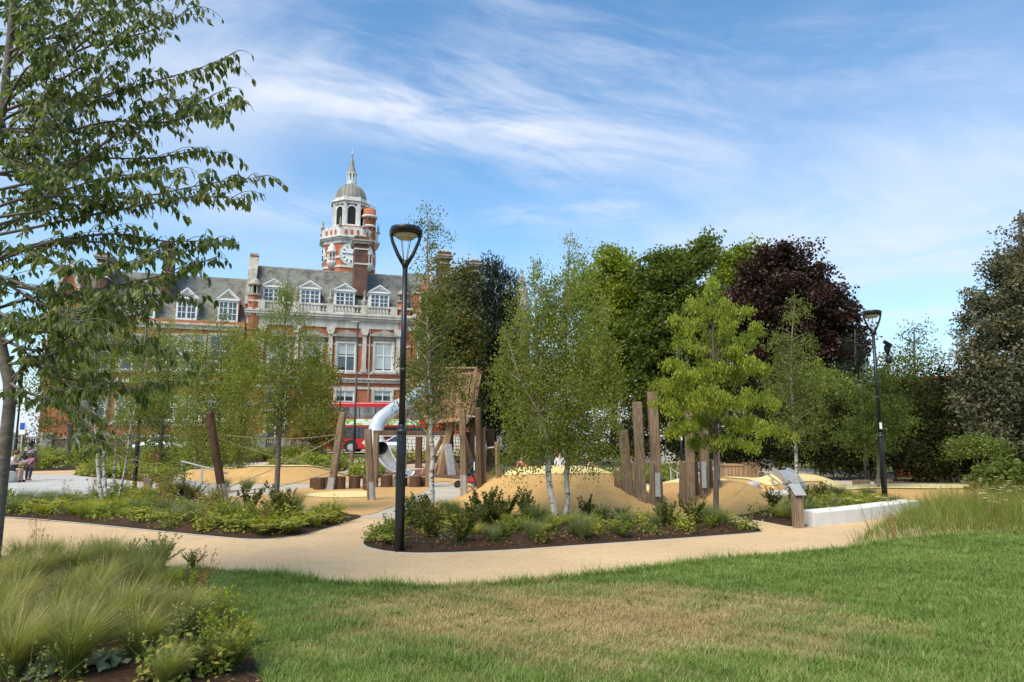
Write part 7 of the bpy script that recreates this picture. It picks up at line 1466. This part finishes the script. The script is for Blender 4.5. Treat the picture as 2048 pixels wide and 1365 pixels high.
# ================================================================== VEHICLES
def wheel(m_t, m_r, x, y, z, r_, w_, out=-1):
    m_t.tube([(x, y, z), (x, y + w_, z)], r_, 20, smooth=True); yo = y - .004 if out < 0 else y + w_ + .004
    m_r.tube([(x, yo - .02 * (out < 0), z), (x, yo + .02, z)], r_ * .58, 16)
def rect(m, x0, x1, z0, z1, y, t=.02, rd=.08):
    pts = [(x0 + rd, z0), (x1 - rd, z0), (x1, z0 + rd), (x1, z1 - rd), (x1 - rd, z1), (x0 + rd, z1), (x0, z1 - rd), (x0, z0 + rd)]; m.ext(pts, y - t, y + .002)
def bus():
    Yb = 62.3; a = at(640, 900, Yb); b = np.array([a[0], Yb, float(H2(0, Yb)) + .01]); E = empty('double_decker_bus', b, 'red double-decker bus on the road before the brick building', 'bus'); Ln, Wd, Hh = 10.8, 2.5, 4.35
    prof = [(0.1, .3), (Ln - .05, .3), (Ln, .6), (Ln - .02, 3.9), (Ln - .2, 4.25), (Ln - .6, Hh), (.8, Hh), (.35, 4.2), (.12, 3.6), (.02, 2.2), (0, .7)]
    m = MB(); m.ext(prof, 0, Wd); body = m.build('body', 'busred', E, bevel=.09)
    m = MB(); rect(m, .55, Ln - .5, 3.02, 3.95, -.005); m.build('upper_window', 'bus_glass', E); m = MB(); rect(m, .4, Ln - 1.6, 1.25, 2.2, -.005); m.build('lower_window', 'tint', E)
    m = MB()
    for i in range(1, 7): x = .55 + (Ln - 1.05) * i / 7; m.box(x - .04, x + .04, -.03, -.02, 3.02, 3.95)
    for i in range(1, 6): x = .4 + (Ln - 2.) * i / 6; m.box(x - .04, x + .04, -.03, -.02, 1.25, 2.2)
    m.build('window_pillar', 'black', E)
    m = MB(); m.box(1.7, 8.6, -.03, -.006, 2.38, 2.92); m.build('advert_panel', 'advert', E); m = MB(); m.box(.35, Ln - .4, -.02, .0, 2.22, 2.30); m.build('trim', 'busred', E)
    # door with glass, front window, lights
    m = MB(); rect(m, .75, 1.75, .45, 2.25, -.012); m.build('door', 'tint', E)
    m = MB(); m.box(-.02, .12, .2, Wd - .2, 1.1, 2.3); m.box(.02, .2, .2, Wd - .2, 2.95, 3.9); m.build('windscreen', 'tint', E)
    for y in (.25, Wd - .45): m = MB(); m.box(-.03, .06, y, y + .22, .65, .85); m.build('headlight', 'white', E)
    mt, mr = MB(), MB()
    for x in (2.65, 8.1):
        for y, o in ((-.01, -1), (Wd - .29, 1)): w1, w2 = MB(), MB(); wheel(w1, w2, x, y, .5, .5, .3, o); wo = w1.build('wheel', 'tyre', E); w2.build('rim', 'galv', wo)
    for x in (2.65, 8.1): m = MB(); m.ext([(x + .62 * math.cos(t), .5 + .62 * math.sin(t)) for t in np.linspace(-.3, math.pi + .3, 16)], -.008, .02); m.build('wheel_arch', 'black', E)
    # roundel: white ring crossed by a white bar
    x, z = 4.05, .85; m = MB(); P = [(x + .27 * math.cos(t), -.02, z + .27 * math.sin(t)) for t in np.linspace(0, 2 * math.pi, 33)]; m.tube(P, .055, 6, cap=False); m.box(x - .42, x + .42, -.08, -.003, z - .06, z + .06); m.build('roundel', 'white', E)
    m = MB(); m.tube([(-.0, -.05, 2.3), (-.25, -.25, 2.3), (-.25, -.25, 1.9)], .04, 6); m.box(-.32, -.18, -.36, -.2, 1.7, 2.1); m.build('mirror', 'black', E)
bus()
def far_bus():
    Yb = 41.; a = at(1842, 780, Yb); b = np.array([a[0], Yb, float(H2(0, Yb))]); zt = at(1842, 752, Yb)[2] - b[2]; E = empty('red_bus', b, 'red vehicle end with a curved window glimpsed above the hedge at the right', 'bus'); m = MB(); m.ext([(0, 1.2), (2.5, 1.2), (2.6, zt - .4), (2.35, zt), (.25, zt), (-.05, zt - .4)], 0, 9); m.build('body', 'busred', E, bevel=.08)
    m = MB(); m.ext([(.25, zt - 1.2), (2.3, zt - 1.2), (2.3, zt - .3), (2.1, zt - .15), (.45, zt - .15), (.25, zt - .3)], -.03, .0); m.build('windscreen', 'tint', E)
    for x in (.2, 2.1): m = MB(); m.box(x, x + .25, -.03, .0, zt - 1.9, zt - 1.6); m.build('headlight', 'white', E)
    for x in (.15, 2.05): m = MB(); m.box(x, x + .35, .8, 1.8, .02, 1.25); m.build('wheel', 'tyre', E)
far_bus()
def car(px, Yc, mat, label, flip=1, py=900):
    b = gz(at(px, py, Yc)); b[2] += .01; E = empty('parked_car', b, label, 'car'); Ln, Wd = 4.3, 1.75; f = lambda x: x if flip > 0 else Ln - x
    sec = [(0., .35, .62), (.12, .25, .78), (.9, .22, .92), (1.25, .22, .95), (2.9, .22, .97), (3.9, .25, .93), (4.2, .3, .8), (4.3, .4, .6)]
    V = []; n = 8
    for x, zl, zt in sec:
        inset = .10 if x in (0., 4.3) else 0.
        V += [(f(x), y, z) for y, z in [(.12 + inset, zl), (0 + inset, zl + .12), (0 + inset, (zl + zt) / 2 + .08), (.10 + inset, zt), (Wd - .10 - inset, zt), (Wd - inset, (zl + zt) / 2 + .08), (Wd - inset, zl + .12), (Wd - .12 - inset, zl)]]
    m = MB(); m.add(V, [(i * n + j, i * n + (j + 1) % n, (i + 1) * n + (j + 1) % n, (i + 1) * n + j) for i in range(len(sec) - 1) for j in range(n)] + [tuple(range(n)), tuple((len(sec) - 1) * n + j for j in range(n))], 0, True)
    cab = [(1.15, .94), (1.95, 1.42), (3.2, 1.44), (3.95, .95)]; C2 = []
    for x, z in cab: i = .1 if z < 1 else .24; C2 += [(f(x), i, z), (f(x), Wd - i, z)]
    mm = MB(); mm.add(C2, [(0, 2, 3, 1), (4, 6, 7, 5), (0, 6, 4, 2), (1, 3, 5, 7)]); mm.build('window', 'tint', E)
    m.add([(f(1.9), .22, 1.42), (f(3.25), .22, 1.44), (f(3.25), Wd - .22, 1.44), (f(1.9), Wd - .22, 1.42), (f(1.9), .24, 1.47), (f(3.2), .24, 1.49), (f(3.2), Wd - .24, 1.49), (f(1.9), Wd - .24, 1.47)], [(0, 1, 2, 3), (4, 5, 6, 7), (0, 1, 5, 4), (1, 2, 6, 5), (2, 3, 7, 6), (3, 0, 4, 7)])
    for x in (1.15, 2.5, 3.95): m.beam((f(x), .1 if x != 2.5 else .09, .95), (f(1.95 if x < 2 else (2.5 if x == 2.5 else 3.2)), .235, 1.44), .07, .04)
    m.build('body', mat, E)
    for x in (.85, 3.45):
        for y, o in ((-.01, -1), (Wd - .2, 1)): w1, w2 = MB(), MB(); wheel(w1, w2, f(x), y, .32, .32, .21, o); wo = w1.build('wheel', 'tyre', E); w2.build('rim', 'galv', wo)
    for y in (.2, Wd - .5): m = MB(); xx = f(.04); m.box(min(xx, xx - .05 * flip), max(xx, xx - .05 * flip), y, y + .3, .6, .74); m.build('headlight', 'white', E)
car(742, 59.5, 'silver', 'silver car seen between the tube slide and the bus', 1); car(262, 58.8, 'carwhite', 'white car parked behind the birches at the left', 1, 905)

# ================================================================== PEOPLE
def skin_mesh(name, pts, edges, rad, mat, parent, sub=2, root=0):
    me = bpy.data.meshes.new(name); me.from_pydata([tuple(p) for p in pts], edges, []); o = bpy.data.objects.new(name, me); col.objects.link(o); me.materials.append(MAT[mat])
    sk = o.modifiers.new('skin', 'SKIN'); sk.use_smooth_shade = True
    for i, r_ in enumerate(rad): rr = r_ if hasattr(r_, '__len__') else (r_, r_); me.skin_vertices[0].data[i].radius = rr; me.skin_vertices[0].data[i].use_root = (i == root)
    s_ = o.modifiers.new('sub', 'SUBSURF'); s_.levels = sub; s_.render_levels = sub
    dg = bpy.context.evaluated_depsgraph_get(); dg.update(); ev = o.evaluated_get(dg); nm = bpy.data.meshes.new_from_object(ev); bpy.data.objects.remove(o); nm.name = name
    if not nm.materials: nm.materials.append(MAT[mat])
    for p in nm.polygons: p.use_smooth = True
    return link(name, nm, parent)
J = ['pelvis', 'waist', 'chest', 'neck', 'head', 'crown', 'shL', 'elL', 'wrL', 'haL', 'shR', 'elR', 'wrR', 'haR', 'hiL', 'knL', 'anL', 'toL', 'hiR', 'knR', 'anR', 'toR']
def person(base, yaw, j, label, skin, clothes, hair, sc_=1., group=None):
    """j: joint -> (x right, y forward, z up) in metres for a figure of 1.65 m"""
    E = empty('person', base, label, 'person', group, yaw); E.scale = (sc_,) * 3
    P = [np.array(j[k], float) for k in J]; ix = {k: i for i, k in enumerate(J)}; R0 = dict(pelvis=(.15, .11), waist=(.125, .1), chest=(.155, .11), neck=.052, head=(.078, .092), crown=(.07, .08), shL=.055, elL=.04, wrL=.026, haL=(.02, .036), shR=.055, elR=.04, wrR=.026, haR=(.02, .036), hiL=.085, knL=.058, anL=.038, toL=.035, hiR=.085, knR=.058, anR=.038, toR=.035)
    ed = [('pelvis', 'waist'), ('waist', 'chest'), ('chest', 'neck'), ('neck', 'head'), ('head', 'crown'), ('chest', 'shL'), ('shL', 'elL'), ('elL', 'wrL'), ('wrL', 'haL'), ('chest', 'shR'), ('shR', 'elR'), ('elR', 'wrR'), ('wrR', 'haR'), ('pelvis', 'hiL'), ('hiL', 'knL'), ('knL', 'anL'), ('anL', 'toL'), ('pelvis', 'hiR'), ('hiR', 'knR'), ('knR', 'anR'), ('anR', 'toR')]
    pts = list(P); rad = [R0[k] for k in J]; E2 = [(ix[a], ix[b]) for a, b in ed]
    # fingers and a nose
    for s_ in 'LR':
        w_, h = P[ix['wr' + s_]], P[ix['ha' + s_]]; d = unit(h - w_); sd_ = unit(np.cross(d, [0, 1, .3]))
        for f in range(5):
            o = (f - 1.7) * .017; ln = [.045, .07, .078, .07, .055][f]; a = h + sd_ * (o if f else -.03); q = a + d * ln * (1 if f else .6) + sd_ * (0 if f else -.025); pts += [q]; rad += [.009]; E2.append((ix['ha' + s_], len(pts) - 1))
    hd = P[ix['head']]; f = j.get('face', (0, 1, 0)); fv = unit(np.array(f, float)); pts.append(hd + fv * .115 + np.array([0, 0, -.005])); rad.append(.014); E2.append((ix['head'], len(pts) - 1))
    skin_mesh('body', pts, E2, rad, skin, E)
    def chain(nm, ks, mat, grow, over={}):
        ii = {k: i for i, k in enumerate(ks)}; e2 = [(ii[a], ii[b]) for a, b in ed if a in ii and b in ii]; pp_ = [over.get(k, P[ix[k]]) for k in ks]; rr = []
        for k in ks: r_ = R0[k]; rr.append(tuple(v * 1.12 + grow * 1.3 for v in r_) if hasattr(r_, '__len__') else r_ + grow)
        return skin_mesh(nm, pp_, e2, rr, mat, E)
    for nm, ks, mat, grow, over in clothes: chain(nm, ks, mat, grow, {k: np.array(v) for k, v in over.items()})
    # hair cap
    h0 = P[ix['crown']]; bm = bmesh.new(); bmesh.ops.create_icosphere(bm, subdivisions=3, radius=1.); hm, hr = hair[0], hair[1]
    for v in bm.verts: p = Vector(v.co); k = 1 + .06 * math.sin(p.x * 9) * math.sin(p.z * 8 + p.y * 7); v.co = Vector((p.x * hr * k, p.y * hr * 1.1 * k, p.z * hr * (1. if p.z > 0 else 1.15) * k)) + Vector(tuple(h0 - fv * .03 + np.array([0, 0, -.015])))
    me = bpy.data.meshes.new('hair'); bm.to_mesh(me); bm.free(); me.materials.append(MAT[hm]); [setattr(p, 'use_smooth', True) for p in me.polygons]; link('hair', me, E)
    for y in (-.034, .034):   # eyes
        up = np.array([0, 0, 1.]); sd_ = unit(np.cross(fv, up)); m = MB(); c = hd + fv * .088 + sd_ * y + up * .02; m.lathe([(.0, -.008), (.011, 0), (.0, .008)], tuple(c), 8); m.build('eye', 'dark', E)
    m = MB(); c = hd + fv * .09 + np.array([0, 0, -.045]); sd_ = unit(np.cross(fv, [0, 0, 1.])); m.tube([c - sd_ * .022, c + sd_ * .022], .006, 6); m.build('mouth', 'cloth_r', E)
    return E
def stand(arms=None, step=0.):
    j = dict(pelvis=(0, 0, .92), waist=(0, 0, 1.08), chest=(0, 0, 1.28), neck=(0, .0, 1.42), head=(0, .02, 1.54), crown=(0, .0, 1.6), shL=(-.17, 0, 1.36), elL=(-.22, -.02, 1.10), wrL=(-.22, .05, .88), haL=(-.22, .07, .81), shR=(.17, 0, 1.36), elR=(.22, -.02, 1.10), wrR=(.22, .05, .88), haR=(.22, .07, .81), hiL=(-.09, 0, .86), knL=(-.09, .03 + step, .48), anL=(-.09, step * .4, .09), toL=(-.09, .13 + step * .4, .035), hiR=(.09, 0, .86), knR=(.09, .02 - step * .3, .47), anR=(.09, -.05 - step * 1.2, .09), toR=(.09, .08 - step * 1.2, .035))
    if arms: j.update(arms)
    return j
w_b = gz(at(56, 962, 30.5))
W1 = person(w_b, R(10), stand({'elL': (-.24, -.05, 1.12), 'wrL': (-.2, .1, .96), 'haL': (-.18, .14, .92)}, .05), 'woman walking away in a striped top and patterned pink skirt with a black shoulder bag', 'skin_d',
    [('top', ['waist', 'chest', 'shL', 'shR', 'elL', 'elR'], 'stripe', .022, {'elL': (-.2, -.02, 1.22), 'elR': (.2, -.02, 1.22), 'waist': (0, 0, 1.02)}), ('skirt', ['pelvis', 'hiL', 'knL', 'hiR', 'knR'], 'pattern', .05, {'knL': (-.09, .03, .56), 'knR': (.09, .0, .56)}), ('leggings', ['knL', 'anL'], 'legging', .014, {'knL': (-.09, .05, .55)}), ('leggings', ['knR', 'anR'], 'legging', .014, {'knR': (.09, .0, .55)}), ('shoe', ['anL', 'toL'], 'cloth_r', .02, {'anL': (-.09, .02, .05)}), ('shoe', ['anR', 'toR'], 'cloth_r', .02, {'anR': (.09, -.11, .05)})], ('hair', .115))
def bag():
    E = empty('shoulder_bag', w_b + [0, 0, .75], 'black shoulder bag hanging across the back of the walking woman', 'bag', rz=R(10)); m = MB(); m.ext([(-.3, -.02), (-.08, -.05), (-.05, .22), (-.12, .32), (-.27, .3), (-.33, .2)], -.22, -.06); m.build('pouch', 'cloth_k', E, bevel=.03); m = MB(); m.tube([(-.16, -.18, .3), (-.08, -.19, .45), (.05, -.17, .6), (.14, -.08, .70), (.13, .05, .70)], .016, 6); m.build('strap', 'cloth_k', E)
bag()
s_b = gz(at(20, 968, 29.2))
seat = dict(pelvis=(0, -.1, .56), waist=(0, -.06, .70), chest=(0, .03, .90), neck=(0, .09, 1.03), head=(0, .17, 1.13), crown=(0, .16, 1.20), shL=(-.17, .05, .98), elL=(-.2, .14, .76), wrL=(-.1, .34, .74), haL=(-.06, .40, .76), shR=(.17, .05, .98), elR=(.2, .14, .76), wrR=(.1, .34, .74), haR=(.06, .40, .76), hiL=(-.1, -.06, .54), knL=(-.13, .36, .52), anL=(-.12, .36, .10), toL=(-.12, .50, .04), hiR=(.1, -.06, .54), knR=(.13, .36, .52), anR=(.12, .30, .10), toR=(.12, .44, .04), face=(0, .8, -.6))
person(s_b, R(-75), seat, 'person in a white T-shirt and black shorts sitting on the bench and reading', 'skin_l', [('t_shirt', ['pelvis', 'waist', 'chest', 'shL', 'shR', 'elL', 'elR'], 'cloth_w', .022, {'elL': (-.19, .1, .85), 'elR': (.19, .1, .85)}), ('shorts', ['pelvis', 'hiL', 'knL', 'hiR', 'knR'], 'cloth_k', .03, {'knL': (-.12, .26, .54), 'knR': (.12, .26, .54)}), ('shoe', ['anL', 'toL'], 'cloth_k', .022, {'anL': (-.12, .37, .06)}), ('shoe', ['anR', 'toR'], 'cloth_k', .022, {'anR': (.12, .31, .06)})], ('hair_b', .105))
def book():
    E = empty('open_book', s_b + np.array([math.cos(R(15)) * .42, math.sin(R(15)) * .0, .79]) - np.array([0, .1, 0]), 'open pale book held by the seated person', 'book', rz=R(-75)); m = MB()
    for s_ in (-1, 1): m.add([(0, 0, 0), (s_ * .13, -.0, .03), (s_ * .13, .19, .08), (0, .19, .05), (0, 0, .015), (s_ * .13, 0, .045), (s_ * .13, .19, .095), (0, .19, .065)], [(0, 1, 2, 3), (4, 5, 6, 7), (0, 1, 5, 4), (1, 2, 6, 5), (2, 3, 7, 6), (3, 0, 4, 7)])
    m.build('page', 'cloth_w', E)
book()
def blue_bag(): 
    E = empty('small_bag', s_b + np.array([-.35, -.22, .46]), 'small blue bag on the white bench beside the seated person', 'bag'); m = MB(); m.ext([(-.16, 0), (.16, 0), (.18, .1), (.1, .2), (-.1, .2), (-.18, .1)], -.08, .1); m.build('pouch', 'cloth_b', E, bevel=.03); m = MB(); m.tube([(-.08, 0, .19), (-.04, 0, .27), (.04, 0, .27), (.08, 0, .19)], .012, 6); m.build('strap', 'cloth_k', E)
blue_bag()
person(gz(at(2, 960, 32.)), R(120), stand(), 'person in dark clothes mostly hidden behind the cherry trunk at the left edge', 'skin_d', [('top', ['pelvis', 'waist', 'chest', 'shL', 'shR', 'elL', 'elR', 'wrL', 'wrR'], 'cloth_w', .02, {}), ('trousers', ['pelvis', 'hiL', 'knL', 'hiR', 'knR', 'anL', 'anR'], 'cloth_k', .02, {})], ('hair', .11), .93)
ck = [('t_shirt', ['pelvis', 'waist', 'chest', 'shL', 'shR', 'elL', 'elR'], 'cloth_o', .02, {}), ('shorts', ['pelvis', 'hiL', 'knL', 'hiR', 'knR'], 'cloth_k', .025, {'knL': (-.09, .03, .6), 'knR': (.09, .03, .6)})]
person(gz(at(1044, 960, 23.6)), R(170), stand({'elL': (-.24, .06, 1.1), 'wrL': (-.16, .2, 1.0), 'haL': (-.12, .26, 1.0)}), 'child in an orange top showing above the left shoulder of the big mound', 'skin_l', ck, ('hair_b', .11), .70)
ck2 = [('t_shirt', ['pelvis', 'waist', 'chest', 'shL', 'shR', 'elL', 'elR'], 'cloth_w', .02, {}), ('trousers', ['pelvis', 'hiL', 'knL', 'hiR', 'knR', 'anL', 'anR'], 'cloth_k', .02, {})]
person(gz(at(1120, 960, 24.4)), R(200), stand(), 'child in a white top standing behind the white birch stems', 'skin_l', ck2, ('hair_b', .11), .78)
ck3 = [('dress', ['pelvis', 'waist', 'chest', 'shL', 'shR', 'elL', 'elR', 'hiL', 'hiR', 'knL', 'knR'], 'floral', .03, {})]
person(gz(at(1192, 960, 24.)), R(60), stand({'chest': (0, .16, 1.2), 'neck': (0, .24, 1.3), 'head': (0, .32, 1.36), 'crown': (0, .34, 1.42), 'shL': (-.17, .2, 1.24), 'shR': (.17, .2, 1.24), 'elL': (-.2, .34, 1.0), 'elR': (.2, .34, 1.0), 'wrL': (-.15, .45, .82), 'wrR': (.15, .45, .82), 'haL': (-.15, .48, .75), 'haR': (.15, .48, .75)}), 'person in a red floral dress stooping behind the right shoulder of the big mound', 'skin_l', ck3, ('hair_b', .11), .74)
# ---- pushchair ------------------------------------------------------------------------------
def pushchair():
    b = gz(at(939, 966, 26.)); s = 1.; E = empty('pushchair', b, 'black pushchair with a raised hood and red basket between the exercise posts', 'pushchair')
    m = MB()
    for y in (-.22, .22): m.tube([(-.42, y, .12), (-.05, y, .5), (.28, y, .98), (.38, y, 1.04)], .018, 8); m.tube([(.34, y, .14), (.1, y, .45), (-.05, y, .62)], .018, 8); m.tube([(-.38, y, .16), (.3, y, .2)], .014, 8)
    m.tube([(.38, -.22, 1.04), (.38, .22, 1.04)], .022, 8); m.build('frame', 'darkmetal', E)
    m = MB(); m.add([(-.3, -.19, .42), (.05, -.19, .40), (.05, .19, .40), (-.3, .19, .42), (-.3, -.19, .5), (.0, -.19, .48), (.0, .19, .48), (-.3, .19, .5)], [(0, 1, 2, 3), (4, 5, 6, 7), (0, 1, 5, 4), (1, 2, 6, 5), (2, 3, 7, 6), (3, 0, 4, 7)]); m.beam((.02, 0, .44), (.26, 0, .9), .07, .36); m.build('seat', 'cloth_k', E, bevel=.02)
    m = MB(); V = []; na = 8
    for i in range(7):
        t = .25 + i * .38; 
        for j in range(na): a = math.pi * j / (na - 1); V.append((.18 - math.cos(t) * .30, math.cos(a) * .21, .72 + math.sin(t) * .30 * (0.35 + .65 * math.sin(a))))
    m.add(V, [(i * na + j, i * na + j + 1, (i + 1) * na + j + 1, (i + 1) * na + j) for i in range(6) for j in range(na - 1)], 0, True); o = m.build('hood', 'cloth_k', E, rec=False); q = o.modifiers.new('t', 'SOLIDIFY'); q.thickness = .02
    m = MB(); m.ext([(-.2, .2), (.28, .2), (.32, .38), (-.24, .34)], -.17, .17); m.build('basket', 'cloth_r', E, bevel=.02); m = MB(); m.box(.16, .2, -.24, -.2, .62, .9); m.build('reflector', 'white', E)
    for x, r_ in ((-.42, .12), (.34, .15)):
        for y in (-.25, .21): w1, w2 = MB(), MB(); wheel(w1, w2, x, y, r_, r_, .04, -1); wo = w1.build('wheel', 'tyre', E); w2.build('rim', 'darkmetal', wo)
pushchair()
print('objects', len(bpy.data.objects))
